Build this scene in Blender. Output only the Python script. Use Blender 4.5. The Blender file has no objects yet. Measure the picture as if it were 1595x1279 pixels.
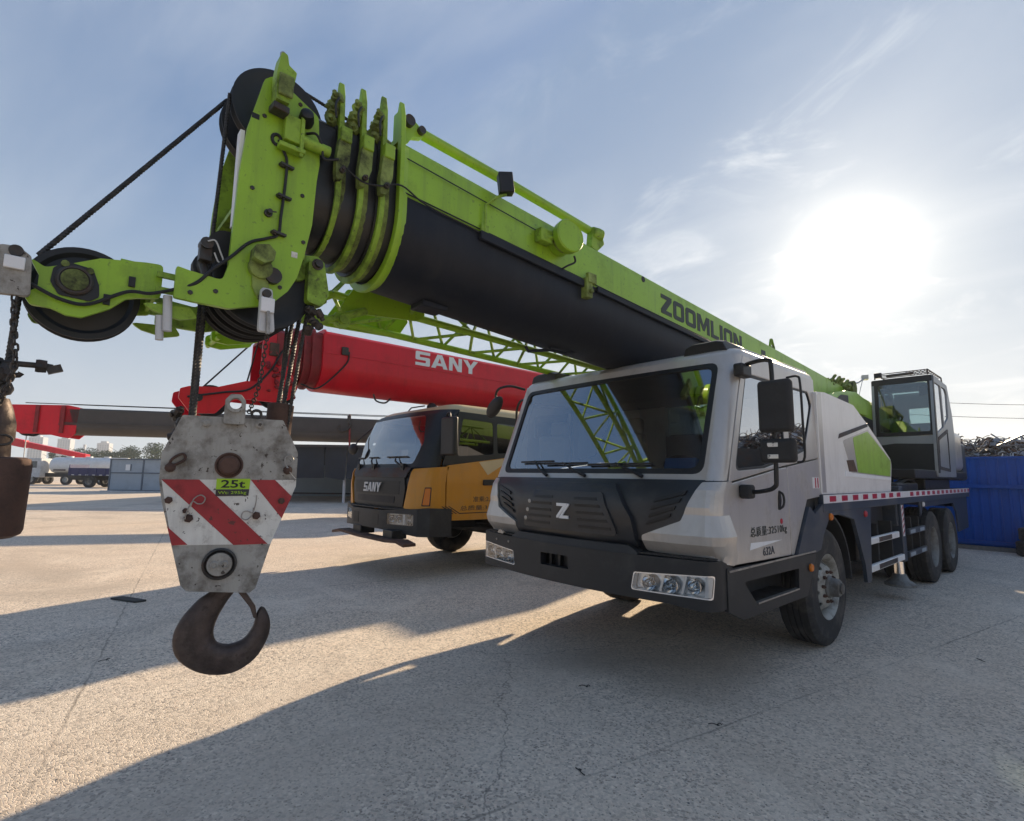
import bpy, bmesh, math, random
from math import sin, cos, pi, radians, sqrt
from mathutils import Vector, Matrix
random.seed(7)
S = bpy.context.scene
COL = S.collection
# ------------------------------------------------------------------ camera
CAM = Vector((2.950, -5.478, 1.510)); YAW = 0.8473; PITCH = 0.1237; ROLL = 0.0119; FPX = 805.64
fw = Vector((-sin(YAW)*cos(PITCH), cos(YAW)*cos(PITCH), sin(PITCH)))
rt0 = Vector((cos(YAW), sin(YAW), 0)); up0 = rt0.cross(fw)
rt = rt0*cos(ROLL) + up0*sin(ROLL); up = -rt0*sin(ROLL) + up0*cos(ROLL)
cd = bpy.data.cameras.new('camera'); cam = bpy.data.objects.new('camera', cd); COL.objects.link(cam)
cd.sensor_fit = 'HORIZONTAL'; cd.sensor_width = 36.0; cd.lens = FPX/1595*36.0
cd.clip_start = 0.05; cd.clip_end = 6000
M = Matrix((rt, up, -fw)).transposed().to_4x4(); M.translation = CAM
cam.matrix_world = M
S.camera = cam
def bgpos(px, depth, z=0.0):
    """a point on the ground in the direction of pixel column px, `depth` metres ahead"""
    h = Vector((-sin(YAW), cos(YAW), 0))
    p = CAM + h*depth + rt0*((px-797.5)/FPX*depth)
    return Vector((p.x, p.y, z))
# ------------------------------------------------------------------ sky and sun
SUN = Vector((-0.2310, 0.9094, 0.3459)).normalized()
EL = math.asin(SUN.z); AZ = math.atan2(SUN.x, SUN.y)
W = bpy.data.worlds.new('World'); S.world = W; W.use_nodes = True
nt = W.node_tree; nt.nodes.clear(); N = nt.nodes.new; LK = nt.links.new
def mth(op, a, b=None, clamp=False):
    n = N('ShaderNodeMath'); n.operation = op; n.use_clamp = clamp
    for i, v in enumerate((a, b)):
        if v is None: continue
        if isinstance(v, (int, float)): n.inputs[i].default_value = v
        else: LK(v, n.inputs[i])
    return n.outputs[0]
sky = N('ShaderNodeTexSky'); sky.sky_type = 'NISHITA'; sky.sun_disc = False
sky.sun_elevation = EL; sky.sun_rotation = AZ
sky.altitude = 50; sky.air_density = 1.0; sky.dust_density = 0.9; sky.ozone_density = 1.0
tc = N('ShaderNodeTexCoord')
dot = N('ShaderNodeVectorMath'); dot.operation = 'DOT_PRODUCT'
nrm = N('ShaderNodeVectorMath'); nrm.operation = 'NORMALIZE'
LK(tc.outputs['Generated'], nrm.inputs[0]); LK(nrm.outputs[0], dot.inputs[0]); dot.inputs[1].default_value = SUN
ang = mth('ARCCOSINE', mth('MINIMUM', dot.outputs['Value'], 1.0))          # radians from the sun
# thin high cloud
sep = N('ShaderNodeSeparateXYZ'); LK(nrm.outputs[0], sep.inputs[0])
zz = mth('MAXIMUM', sep.outputs['Z'], 0.0)
den = mth('ADD', zz, 0.22)
cmb = N('ShaderNodeCombineXYZ'); LK(mth('DIVIDE', sep.outputs['X'], den), cmb.inputs[0]); LK(mth('DIVIDE', sep.outputs['Y'], den), cmb.inputs[1])
CLR = 2.4; CLO = (7.7, 3.1, 0)
def cloud(rotz, scl, nsc, lo, hi, rough, off):
    mp = N('ShaderNodeMapping'); LK(cmb.outputs[0], mp.inputs[0]); mp.inputs['Rotation'].default_value = (0, 0, rotz); mp.inputs['Scale'].default_value = scl; mp.inputs['Location'].default_value = off
    nz = N('ShaderNodeTexNoise'); LK(mp.outputs[0], nz.inputs['Vector']); nz.inputs['Scale'].default_value = nsc; nz.inputs['Detail'].default_value = 9; nz.inputs['Roughness'].default_value = rough; nz.inputs['Distortion'].default_value = 0.6
    mr = N('ShaderNodeMapRange'); mr.interpolation_type = 'SMOOTHSTEP'; LK(nz.outputs['Fac'], mr.inputs[0]); mr.inputs[1].default_value = lo; mr.inputs[2].default_value = hi
    return mr.outputs[0]
c1 = cloud(CLR, (0.55, 1.7, 1), 0.85, 0.47, 0.74, 0.52, CLO)
c1b = cloud(2.6, (0.55, 1.7, 1), 0.85, 0.47, 0.74, 0.52, (4.4, 9.2, 0))
c1 = mth('MAXIMUM', mth('MULTIPLY', c1, 0.65), c1b)
c2 = cloud(-0.2, (1.0, 1.3, 1), 3.0, 0.50, 0.78, 0.62, (0.3, 5.2, 0))
near_sun = mth('POWER', mth('MAXIMUM', mth('SUBTRACT', 1.0, mth('MULTIPLY', ang, 1.35)), 0.0), 1.2)
cl = mth('ADD', mth('MULTIPLY', c1, 0.36), mth('MULTIPLY', mth('MULTIPLY', c2, near_sun), 1.0), clamp=True)
# pale haze towards the horizon
hz = mth('POWER', mth('SUBTRACT', 1.0, mth('MINIMUM', mth('MULTIPLY', zz, 1.45), 1.0)), 1.9)
SKYGAIN = 0.088
bg = N('ShaderNodeBackground'); bg.inputs['Strength'].default_value = SKYGAIN
def mixc(fac, a, b):
    m = N('ShaderNodeMix'); m.data_type = 'RGBA'
    (LK(fac, m.inputs[0]) if not isinstance(fac, (int, float)) else setattr(m.inputs[0], 'default_value', fac))
    for k, v in ((6, a), (7, b)):
        (LK(v, m.inputs[k]) if not isinstance(v, tuple) else setattr(m.inputs[k], 'default_value', v))
    return m.outputs[2]
lim = N('ShaderNodeVectorMath'); lim.operation = 'MINIMUM'; LK(sky.outputs[0], lim.inputs[0]); lim.inputs[1].default_value = (2.3, 2.9, 3.7)
base = mixc(0.62, lim.outputs[0], (0.58, 1.30, 2.70, 1))                       # the thin veil of cloud evens out the bright sun side
base = mixc(mth('MULTIPLY', hz, 0.85), base, (4.3, 4.75, 5.0, 1))
base = mixc(cl, base, (4.8, 5.1, 5.5, 1))
def glow(width, power, amt):
    g = mth('POWER', mth('MAXIMUM', mth('SUBTRACT', 1.0, mth('DIVIDE', ang, width)), 0.0), power)
    return mth('MULTIPLY', g, amt)
halo = mth('MULTIPLY', mth('POWER', 2.71828, mth('DIVIDE', ang, -0.20)), 2.8)
def gauss(sig, amt): return mth('MULTIPLY', mth('POWER', 2.71828, mth('MULTIPLY', mth('POWER', mth('DIVIDE', ang, sig), 2.0), -1.0)), amt)
gl = mth('ADD', mth('ADD', halo, gauss(0.125, 2.0)), mth('ADD', gauss(0.053, 12.0), gauss(0.03, 40.0)))
gcol = N('ShaderNodeVectorMath'); gcol.operation = 'SCALE'; gcol.inputs[0].default_value = (1.0, 0.89, 0.66); LK(gl, gcol.inputs['Scale'])
addv = N('ShaderNodeVectorMath'); addv.operation = 'ADD'; LK(base, addv.inputs[0]); LK(gcol.outputs[0], addv.inputs[1])
LK(addv.outputs[0], bg.inputs['Color'])
wo = N('ShaderNodeOutputWorld'); LK(bg.outputs[0], wo.inputs['Surface'])
sd = bpy.data.lights.new('sun', 'SUN'); sd.energy = 5.0; sd.angle = radians(0.9); sd.color = (1.0, 0.80, 0.55)
so = bpy.data.objects.new('sun', sd); COL.objects.link(so); so.location = (0, 0, 30)
so.rotation_euler = SUN.to_track_quat('Z', 'Y').to_euler()
S.view_settings.view_transform = 'Standard'; S.view_settings.look = 'None'; S.view_settings.exposure = 0.93; S.view_settings.gamma = 1.0
S.view_settings.use_curve_mapping = False
S.render.resolution_x = 1024; S.render.resolution_y = 821
# ------------------------------------------------------------------ materials
MATS = {}
def mat(name, col, rough=0.5, metal=0.0, var=0.10, vscale=5.0, dirt=None, damt=0.35, dscale=2.6, dlo=0.48, bump=0.0, bscale=120.0, coat=0.0, spec=0.5, emis=None, streak=0.0, scol=(0.05, 0.045, 0.04), chip=0.0):
    m = bpy.data.materials.new(name); MATS[name] = m; m.use_nodes = True
    t = m.node_tree; b = t.nodes['Principled BSDF']; n = t.nodes.new; k = t.links.new
    b.inputs['Roughness'].default_value = rough; b.inputs['Metallic'].default_value = metal; b.inputs['Specular IOR Level'].default_value = spec
    if coat: b.inputs['Coat Weight'].default_value = coat; b.inputs['Coat Roughness'].default_value = 0.12
    co = n('ShaderNodeTexCoord').outputs['Object']
    c4 = (*col, 1)
    nz = n('ShaderNodeTexNoise'); k(co, nz.inputs['Vector']); nz.inputs['Scale'].default_value = vscale; nz.inputs['Detail'].default_value = 7; nz.inputs['Roughness'].default_value = 0.62
    mr = n('ShaderNodeMapRange'); k(nz.outputs['Fac'], mr.inputs[0]); mr.inputs[1].default_value = 0.3; mr.inputs[2].default_value = 0.7; mr.inputs[3].default_value = 1-var; mr.inputs[4].default_value = 1+var
    hv = n('ShaderNodeHueSaturation'); hv.inputs['Color'].default_value = c4; k(mr.outputs[0], hv.inputs['Value']); out = hv.outputs[0]
    rfac = None
    if dirt:
        n2 = n('ShaderNodeTexNoise'); k(co, n2.inputs['Vector']); n2.inputs['Scale'].default_value = dscale; n2.inputs['Detail'].default_value = 10; n2.inputs['Roughness'].default_value = 0.72
        r2 = n('ShaderNodeMapRange'); k(n2.outputs['Fac'], r2.inputs[0]); r2.inputs[1].default_value = dlo; r2.inputs[2].default_value = dlo+0.22; r2.inputs[3].default_value = 0; r2.inputs[4].default_value = damt
        mx = n('ShaderNodeMix'); mx.data_type = 'RGBA'; k(r2.outputs[0], mx.inputs[0]); k(out, mx.inputs[6]); mx.inputs[7].default_value = (*dirt, 1); out = mx.outputs[2]
        rr = n('ShaderNodeMapRange'); k(r2.outputs[0], rr.inputs[0]); rr.inputs[1].default_value = 0; rr.inputs[2].default_value = 1; rr.inputs[3].default_value = rough; rr.inputs[4].default_value = min(0.95, rough+0.5); k(rr.outputs[0], b.inputs['Roughness'])
    if streak:      # rain-washed grime running down
        mp = n('ShaderNodeMapping'); k(co, mp.inputs[0]); mp.inputs['Scale'].default_value = (11, 11, 0.8)
        n4 = n('ShaderNodeTexNoise'); k(mp.outputs[0], n4.inputs['Vector']); n4.inputs['Scale'].default_value = 1.0; n4.inputs['Detail'].default_value = 8; n4.inputs['Roughness'].default_value = 0.7
        r4 = n('ShaderNodeMapRange'); k(n4.outputs['Fac'], r4.inputs[0]); r4.inputs[1].default_value = 0.50; r4.inputs[2].default_value = 0.78; r4.inputs[3].default_value = 0; r4.inputs[4].default_value = streak
        m4 = n('ShaderNodeMix'); m4.data_type = 'RGBA'; k(r4.outputs[0], m4.inputs[0]); k(out, m4.inputs[6]); m4.inputs[7].default_value = (*scol, 1); out = m4.outputs[2]
    if chip:        # small chipped spots
        n5 = n('ShaderNodeTexNoise'); k(co, n5.inputs['Vector']); n5.inputs['Scale'].default_value = 34; n5.inputs['Detail'].default_value = 4; n5.inputs['Roughness'].default_value = 0.6
        r5 = n('ShaderNodeMapRange'); k(n5.outputs['Fac'], r5.inputs[0]); r5.inputs[1].default_value = 0.645; r5.inputs[2].default_value = 0.665; r5.inputs[3].default_value = 0; r5.inputs[4].default_value = chip
        m5 = n('ShaderNodeMix'); m5.data_type = 'RGBA'; k(r5.outputs[0], m5.inputs[0]); k(out, m5.inputs[6]); m5.inputs[7].default_value = (0.045, 0.030, 0.022, 1); out = m5.outputs[2]
    k(out, b.inputs['Base Color'])
    if bump:
        n3 = n('ShaderNodeTexNoise'); k(co, n3.inputs['Vector']); n3.inputs['Scale'].default_value = bscale; n3.inputs['Detail'].default_value = 5
        bp = n('ShaderNodeBump'); k(n3.outputs['Fac'], bp.inputs['Height']); bp.inputs['Strength'].default_value = bump; bp.inputs['Distance'].default_value = 0.004; k(bp.outputs[0], b.inputs['Normal'])
    if emis: b.inputs['Emission Color'].default_value = (*emis[0], 1); b.inputs['Emission Strength'].default_value = emis[1]
    return m
def glass(name, tint, refl=0.08, rough=0.01):
    m = bpy.data.materials.new(name); MATS[name] = m; m.use_nodes = True
    t = m.node_tree; t.nodes.clear(); n = t.nodes.new; k = t.links.new
    tr = n('ShaderNodeBsdfTransparent'); tr.inputs[0].default_value = (*tint, 1)
    gl_ = n('ShaderNodeBsdfGlossy'); gl_.inputs['Roughness'].default_value = rough; gl_.inputs[0].default_value = (0.95, 0.97, 1, 1)
    fr = n('ShaderNodeFresnel'); fr.inputs[0].default_value = 1.52
    a = n('ShaderNodeMath'); a.operation = 'MULTIPLY_ADD'; k(fr.outputs[0], a.inputs[0]); a.inputs[1].default_value = 1.0-refl; a.inputs[2].default_value = refl
    mx = n('ShaderNodeMixShader'); k(a.outputs[0], mx.inputs[0]); k(tr.outputs[0], mx.inputs[1]); k(gl_.outputs[0], mx.inputs[2])
    o = n('ShaderNodeOutputMaterial'); k(mx.outputs[0], o.inputs[0])
    return m
GREASE = (0.018, 0.017, 0.014); DUST = (0.30, 0.26, 0.21); RUST = (0.11, 0.045, 0.022)
mat('lime', (0.275, 0.475, 0.020), 0.42, var=0.10, vscale=2.2, dirt=(0.075, 0.09, 0.03), damt=0.55, dscale=3.4, dlo=0.54, coat=0.12, streak=0.40, scol=(0.07, 0.085, 0.03), chip=0.35)
mat('lime_dirty', (0.25, 0.41, 0.03), 0.5, var=0.12, vscale=7, dirt=GREASE, damt=0.85, dscale=6, dlo=0.47, chip=0.6)
mat('lime_greasy', (0.22, 0.29, 0.06), 0.55, var=0.25, vscale=9, dirt=GREASE, damt=0.95, dscale=6, dlo=0.43)
mat('navy', (0.009, 0.012, 0.020), 0.50, var=0.25, vscale=1.6, dirt=(0.035, 0.036, 0.040), damt=0.45, dscale=1.4, dlo=0.5, spec=0.3, streak=0.25, scol=(0.045, 0.045, 0.045))
mat('navy_trim', (0.018, 0.020, 0.024), 0.40, var=0.12, vscale=3, dirt=(0.09, 0.085, 0.08), damt=0.35, dscale=3, dlo=0.52, coat=0.15)
mat('navy_body', (0.030, 0.042, 0.062), 0.45, var=0.12, vscale=3, dirt=DUST, damt=0.25, dscale=3, dlo=0.52)
mat('silver', (0.53, 0.50, 0.465), 0.32, metal=0.35, var=0.05, vscale=2, dirt=(0.28, 0.24, 0.20), damt=0.5, dscale=2.6, dlo=0.52, coat=0.2, streak=0.22, scol=(0.20, 0.17, 0.14))
mat('white_cover', (0.76, 0.745, 0.72), 0.42, var=0.05, vscale=2, dirt=(0.36, 0.32, 0.28), damt=0.35, dscale=3, dlo=0.55, coat=0.2, streak=0.25, scol=(0.30, 0.26, 0.22))
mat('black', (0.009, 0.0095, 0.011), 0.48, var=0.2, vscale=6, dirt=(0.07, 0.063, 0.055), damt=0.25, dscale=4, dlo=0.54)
mat('black_matt', (0.020, 0.021, 0.023), 0.75, var=0.2, vscale=8, dirt=(0.09, 0.085, 0.08), damt=0.35, dscale=4, dlo=0.55)
mat('bumper_black', (0.018, 0.019, 0.021), 0.55, var=0.15, vscale=5, dirt=(0.13, 0.12, 0.11), damt=0.35, dscale=3, dlo=0.52, bump=0.25, bscale=300)
mat('rubber', (0.022, 0.022, 0.023), 0.82, var=0.2, vscale=6, dirt=(0.17, 0.15, 0.13), damt=0.55, dscale=4, dlo=0.48, bump=0.3, bscale=90)
mat('grease', (0.012, 0.012, 0.012), 0.42, var=0.4, vscale=12, bump=0.4, bscale=60)
mat('rim_rear', (0.20, 0.205, 0.20), 0.6, metal=0.2, var=0.15, vscale=8, dirt=(0.08, 0.065, 0.05), damt=0.8, dscale=6, dlo=0.44)
mat('rim', (0.36, 0.365, 0.34), 0.55, metal=0.35, var=0.12, vscale=8, dirt=(0.10, 0.075, 0.055), damt=0.75, dscale=7, dlo=0.48)
mat('steel', (0.36, 0.35, 0.33), 0.45, metal=0.75, var=0.2, vscale=10, dirt=RUST, damt=0.5, dscale=9, dlo=0.5)
mat('dark_steel', (0.06, 0.056, 0.052), 0.5, metal=0.5, var=0.3, vscale=14, dirt=RUST, damt=0.6, dscale=12, dlo=0.5, bump=0.4, bscale=90)
mat('rope', (0.055, 0.052, 0.050), 0.5, metal=0.6, var=0.35, vscale=40)
mat('rust', (0.12, 0.066, 0.048), 0.75, metal=0.2, var=0.3, vscale=14, dirt=(0.03, 0.026, 0.024), damt=0.8, dscale=7, dlo=0.45, bump=0.5, bscale=70)
mat('hook_steel', (0.085, 0.062, 0.053), 0.52, metal=0.45, var=0.4, vscale=14, dirt=(0.20, 0.16, 0.13), damt=0.6, dscale=9, dlo=0.52, bump=0.8, bscale=45, streak=0.4, scol=(0.03, 0.022, 0.02), chip=0.6)
mat('block_grey', (0.36, 0.35, 0.32), 0.5, metal=0.15, var=0.10, vscale=6, dirt=(0.10, 0.075, 0.05), damt=0.85, dscale=7, dlo=0.47, bump=0.2, bscale=40, streak=0.45, scol=(0.09, 0.06, 0.04), chip=0.9)
mat('stripe_white', (0.72, 0.70, 0.64), 0.55, var=0.10, vscale=8, dirt=(0.16, 0.11, 0.07), damt=0.7, dscale=14, dlo=0.54, streak=0.3, scol=(0.15, 0.09, 0.05), chip=0.95)
mat('stripe_red', (0.36, 0.022, 0.028), 0.5, var=0.12, vscale=8, dirt=(0.10, 0.03, 0.025), damt=0.6, dscale=12, dlo=0.52, chip=0.7)
mat('label_green', (0.38, 0.62, 0.02), 0.5, var=0.05)
mat('ink', (0.012, 0.013, 0.014), 0.6, var=0.1)
mat('print_dark', (0.030, 0.040, 0.036), 0.55, var=0.1)
mat('white_paint', (0.78, 0.79, 0.80), 0.45, var=0.04, dirt=(0.4, 0.38, 0.35), damt=0.3, dscale=6, dlo=0.55)
mat('red_paint', (0.66, 0.006, 0.022), 0.34, var=0.08, vscale=1.5, dirt=(0.25, 0.008, 0.015), damt=0.45, dscale=1.6, dlo=0.5, coat=0.1, spec=0.35, streak=0.2, scol=(0.15, 0.01, 0.015))
mat('red_dark', (0.26, 0.010, 0.016), 0.5, var=0.2, vscale=6, dirt=GREASE, damt=0.7, dscale=6, dlo=0.47)
mat('yellow', (0.56, 0.235, 0.014), 0.38, var=0.06, vscale=2, dirt=(0.40, 0.24, 0.09), damt=0.4, dscale=2.5, dlo=0.5, coat=0.2, streak=0.3, scol=(0.22, 0.12, 0.04))
mat('tan_roof', (0.60, 0.47, 0.27), 0.5, var=0.06)
mat('red_reflex', (0.42, 0.015, 0.03), 0.3, var=0.05)
mat('white_reflex', (0.74, 0.74, 0.74), 0.3, var=0.04, dirt=(0.4, 0.37, 0.33), damt=0.4, dscale=8, dlo=0.52)
mat('amber', (0.62, 0.17, 0.012), 0.25, var=0.05)
mat('lamp_red', (0.45, 0.04, 0.05), 0.25, var=0.05)
mat('chrome', (0.80, 0.81, 0.82), 0.12, metal=1.0, var=0.05)
mat('lamp_silver', (0.86, 0.87, 0.88), 0.25, metal=0.5, var=0.05)
mat('cab_grey', (0.30, 0.315, 0.325), 0.4, metal=0.2, var=0.06, vscale=2, dirt=(0.2, 0.17, 0.14), damt=0.35, dscale=3, dlo=0.53, streak=0.2)
mat('beige_cloth', (0.55, 0.49, 0.38), 0.85, var=0.08)
mat('grey_cloth', (0.13, 0.14, 0.15), 0.85, var=0.12)
mat('cab_inside', (0.26, 0.26, 0.265), 0.8, var=0.1)
mat('blue_fence', (0.002, 0.075, 0.38), 0.5, var=0.14, vscale=1.2, dirt=(0.01, 0.035, 0.13), damt=0.5, dscale=1.8, dlo=0.50, spec=0.3, streak=0.4, scol=(0.01, 0.03, 0.10))
mat('blue_truck', (0.008, 0.014, 0.095), 0.5, var=0.1)
mat('tank_white', (0.72, 0.73, 0.73), 0.42, var=0.05, dirt=(0.4, 0.38, 0.34), damt=0.4, dscale=1.0, dlo=0.52)
mat('container_grey', (0.32, 0.38, 0.44), 0.55, var=0.06, vscale=1.0, dirt=(0.2, 0.2, 0.2), damt=0.3, dscale=1.2)
mat('container_frame', (0.10, 0.13, 0.17), 0.55, var=0.1)
mat('tarp', (0.018, 0.024, 0.036), 0.7, var=0.2, vscale=2)
mat('shed_wall', (0.24, 0.28, 0.31), 0.7, var=0.08, vscale=1)
mat('tower', (0.42, 0.43, 0.46), 0.8, var=0.05, vscale=0.05)
mat('tower_window', (0.20, 0.23, 0.28), 0.3, var=0.1)
mat('boom_grey', (0.055, 0.050, 0.048), 0.5, var=0.15, vscale=1.5, dirt=(0.11, 0.10, 0.09), damt=0.4, dscale=2)
mat('leaf', (0.050, 0.085, 0.030), 0.7, var=0.4, vscale=0.7)
mat('leaf_dark', (0.030, 0.055, 0.022), 0.7, var=0.4, vscale=0.7)
mat('bark', (0.09, 0.07, 0.05), 0.9, var=0.2)
mat('scrap_steel', (0.30, 0.30, 0.31), 0.45, metal=0.6, var=0.3, vscale=3, dirt=RUST, damt=0.6, dscale=3)
mat('scrap_dark', (0.05, 0.05, 0.055), 0.6, metal=0.3, var=0.3, vscale=3, dirt=RUST, damt=0.7, dscale=3)
mat('scrap_rust', (0.14, 0.075, 0.05), 0.75, metal=0.2, var=0.3, vscale=3)
mat('scrap_pale', (0.52, 0.53, 0.54), 0.5, var=0.2, vscale=3)
mat('asphalt_bits', (0.05, 0.048, 0.045), 0.9, var=0.3)
mat('cable', (0.014, 0.014, 0.015), 0.6, var=0.1)
mat('pebble_a', (0.34, 0.30, 0.26), 0.9, var=0.25, vscale=30)
mat('pebble_b', (0.20, 0.185, 0.175), 0.9, var=0.25, vscale=30)
mat('air_blue', (0.02, 0.20, 0.55), 0.6, var=0.1)
glass('windscreen', (0.66, 0.70, 0.72), 0.34, 0.012)
glass('side_glass', (0.20, 0.23, 0.25), 0.50, 0.012)
glass('dark_glass', (0.07, 0.08, 0.085), 0.07, 0.012)
glass('lens', (0.92, 0.95, 0.97), 0.04, 0.02)
glass('cab_glass', (0.50, 0.62, 0.62), 0.10, 0.012)
# ------------------------------------------------------------------ mesh tools
class MB:
    def __init__(s): s.v = []; s.f = []; s.m = []; s.mi = 0
    def add(s, V, F):
        o = len(s.v); s.v += [tuple(p) for p in V]; s.f += [tuple(i+o for i in f) for f in F]; s.m += [s.mi]*len(F); return s
    def box(s, x0, x1, y0, y1, z0, z1, mx=None):
        V = [Vector((x, y, z)) for x in (x0, x1) for y in (y0, y1) for z in (z0, z1)]
        if mx is not None: V = [mx @ p for p in V]
        return s.add(V, [(0, 1, 3, 2), (4, 6, 7, 5), (0, 4, 5, 1), (2, 3, 7, 6), (0, 2, 6, 4), (1, 5, 7, 3)])
    def cbox(s, c, size, rot=(0, 0, 0)):
        mx = Matrix.Translation(c) @ Matrix.Rotation(rot[2], 4, 'Z') @ Matrix.Rotation(rot[1], 4, 'Y') @ Matrix.Rotation(rot[0], 4, 'X')
        a, b, c_ = (q/2 for q in size)
        return s.box(-a, a, -b, b, -c_, c_, mx)
    def lathe(s, o, d, prof, n=24, close=False, start=0.0, sweep=2*pi):
        """prof: [(radius, distance along d)]"""
        d = Vector(d).normalized(); a = d.orthogonal().normalized(); b = d.cross(a); o = Vector(o)
        full = sweep > 6.28; V = []; F = []; nn = n if full else n+1
        for r, t in prof:
            for i in range(nn):
                q = start + sweep*i/n; V.append(o + d*t + (a*cos(q)+b*sin(q))*r)
        m = len(prof)
        for j in range(m if close else m-1):
            j2 = (j+1) % m
            for i in range(n):
                i2 = (i+1) % nn
                F.append((j*nn+i, j*nn+i2, j2*nn+i2, j2*nn+i))
        if full and not close:
            F.append(tuple(range(nn))[::-1]); F.append(tuple((m-1)*nn+i for i in range(nn)))
        return s.add(V, F)
    def cyl(s, p0, p1, r, n=16, r1=None):
        p0 = Vector(p0); p1 = Vector(p1); L = (p1-p0).length
        return s.lathe(p0, p1-p0, [(r, 0), (r if r1 is None else r1, L)], n)
    def tube(s, path, r, n=8, closed=False):
        P = [Vector(p) for p in path]; m = len(P); V = []; F = []
        T = []
        for i in range(m):
            a = P[(i-1) % m] if (closed or i > 0) else P[i]; b = P[(i+1) % m] if (closed or i < m-1) else P[i]
            T.append((b-a).normalized())
        nrm = T[0].orthogonal().normalized()
        for i in range(m):
            nrm = (nrm - T[i]*nrm.dot(T[i])).normalized(); bn = T[i].cross(nrm); rr = r[i] if isinstance(r, (list, tuple)) else r
            for k in range(n):
                q = 2*pi*k/n; V.append(P[i] + (nrm*cos(q)+bn*sin(q))*rr)
        for i in range(m if closed else m-1):
            j = (i+1) % m
            for k in range(n): F.append((i*n+k, i*n+(k+1) % n, j*n+(k+1) % n, j*n+k))
        if not closed: F.append(tuple(range(n))[::-1]); F.append(tuple((m-1)*n+k for k in range(n)))
        return s.add(V, F)
    def rope(s, p0, p1, r, lay=0.11):
        """a laid wire rope: six strands turning about the axis"""
        p0 = Vector(p0); p1 = Vector(p1); L = (p1-p0).length; d = (p1-p0)/L; a = d.orthogonal().normalized(); b = d.cross(a)
        m = max(2, int(L/lay*7)); n = 12; V = []; F = []
        for i in range(m+1):
            t = L*i/m
            for k in range(n):
                q = 2*pi*k/n + 2*pi*t/lay; rr = r*(1.0 if k % 2 else 0.84); V.append(p0 + d*t + (a*cos(q)+b*sin(q))*rr)
        for i in range(m):
            for k in range(n): F.append((i*n+k, i*n+(k+1) % n, (i+1)*n+(k+1) % n, (i+1)*n+k))
        return s.add(V, F)
    def loft(s, rings, caps=True, closed=True):
        n = len(rings[0]); V = [p for r in rings for p in r]; F = []
        for j in range(len(rings)-1):
            for i in range(n if closed else n-1): F.append((j*n+i, j*n+(i+1) % n, (j+1)*n+(i+1) % n, (j+1)*n+i))
        if caps and closed: F.append(tuple(range(n))[::-1]); F.append(tuple((len(rings)-1)*n+i for i in range(n)))
        return s.add(V, F)
    def sheet(s, outline, fn, thick, holes=(), cu=(), cv=()):
        """polygon in (u, v), with holes, cut along cu / cv, mapped by fn(u, v, w) with w from 0 down to -thick"""
        bm = bmesh.new()
        for loop in [outline, *holes]:
            vs = [bm.verts.new((u, v, 0)) for u, v in loop]
            for i in range(len(vs)): bm.edges.new((vs[i], vs[(i+1) % len(vs)]))
        bmesh.ops.triangle_fill(bm, use_beauty=True, use_dissolve=False, edges=bm.edges[:], normal=(0, 0, 1))
        for c in cu: bmesh.ops.bisect_plane(bm, geom=bm.verts[:]+bm.edges[:]+bm.faces[:], plane_co=(c, 0, 0), plane_no=(1, 0, 0))
        for c in cv: bmesh.ops.bisect_plane(bm, geom=bm.verts[:]+bm.edges[:]+bm.faces[:], plane_co=(0, c, 0), plane_no=(0, 1, 0))
        bm.normal_update(); bm.verts.index_update(); n = len(bm.verts)
        if bm.faces and sum(f.normal.z*f.calc_area() for f in bm.faces) < 0: bmesh.ops.reverse_faces(bm, faces=bm.faces[:])
        bm.verts.index_update()
        top = [Vector(fn(v.co.x, v.co.y, 0.0)) for v in bm.verts]
        V = top[:]; F = [tuple(v.index for v in f.verts) for f in bm.faces]
        if thick:
            V += [Vector(fn(v.co.x, v.co.y, -thick)) for v in bm.verts]
            F += [tuple(v.index+n for v in reversed(f.verts)) for f in bm.faces]
            for e in bm.edges:
                if len(e.link_faces) == 1:
                    l = e.link_faces[0].loops
                    for lp in l:
                        if lp.edge == e: a = lp.vert.index; b = lp.link_loop_next.vert.index
                    F.append((b, a, a+n, b+n))
        bm.free()
        return s.add(V, F)
    def plate(s, poly, axis, pos, thick, holes=()):
        """flat plate; axis 'x': poly is (y, z) and the outer face is at x = pos + thick/2"""
        fn = {'x': lambda u, v, w: (pos+thick/2+w, u, v), 'y': lambda u, v, w: (u, pos+thick/2+w, v), 'z': lambda u, v, w: (u, v, pos+thick/2+w)}[axis]
        return s.sheet(poly, fn, thick, holes)
    def mesh(s, name, smooth=35, fix=True):
        me = bpy.data.meshes.new(name); me.from_pydata(s.v, [], s.f)
        if fix:
            bm = bmesh.new(); bm.from_mesh(me); bmesh.ops.remove_doubles(bm, verts=bm.verts[:], dist=1e-5); bmesh.ops.recalc_face_normals(bm, faces=bm.faces[:]); 
            bm.to_mesh(me); bm.free()
        if smooth:
            me.polygons.foreach_set('use_smooth', [True]*len(me.polygons)); me.set_sharp_from_angle(angle=radians(smooth))
        me.update(); return me
    def obj(s, name, m, parent=None, bevel=0.0, seg=2, smooth=35, fix=True):
        return put(name, s.mesh(name, smooth, fix), m, parent, bevel, seg)
def put(name, me, m, parent=None, bevel=0.0, seg=2):
    if m and not me.materials: me.materials.append(MATS[m])
    o = bpy.data.objects.new(name, me); COL.objects.link(o)
    if parent: o.parent = parent
    if bevel:
        b = o.modifiers.new('bevel', 'BEVEL'); b.width = bevel; b.segments = seg; b.limit_method = 'ANGLE'; b.angle_limit = radians(38); b.harden_normals = False
    return o
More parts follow.
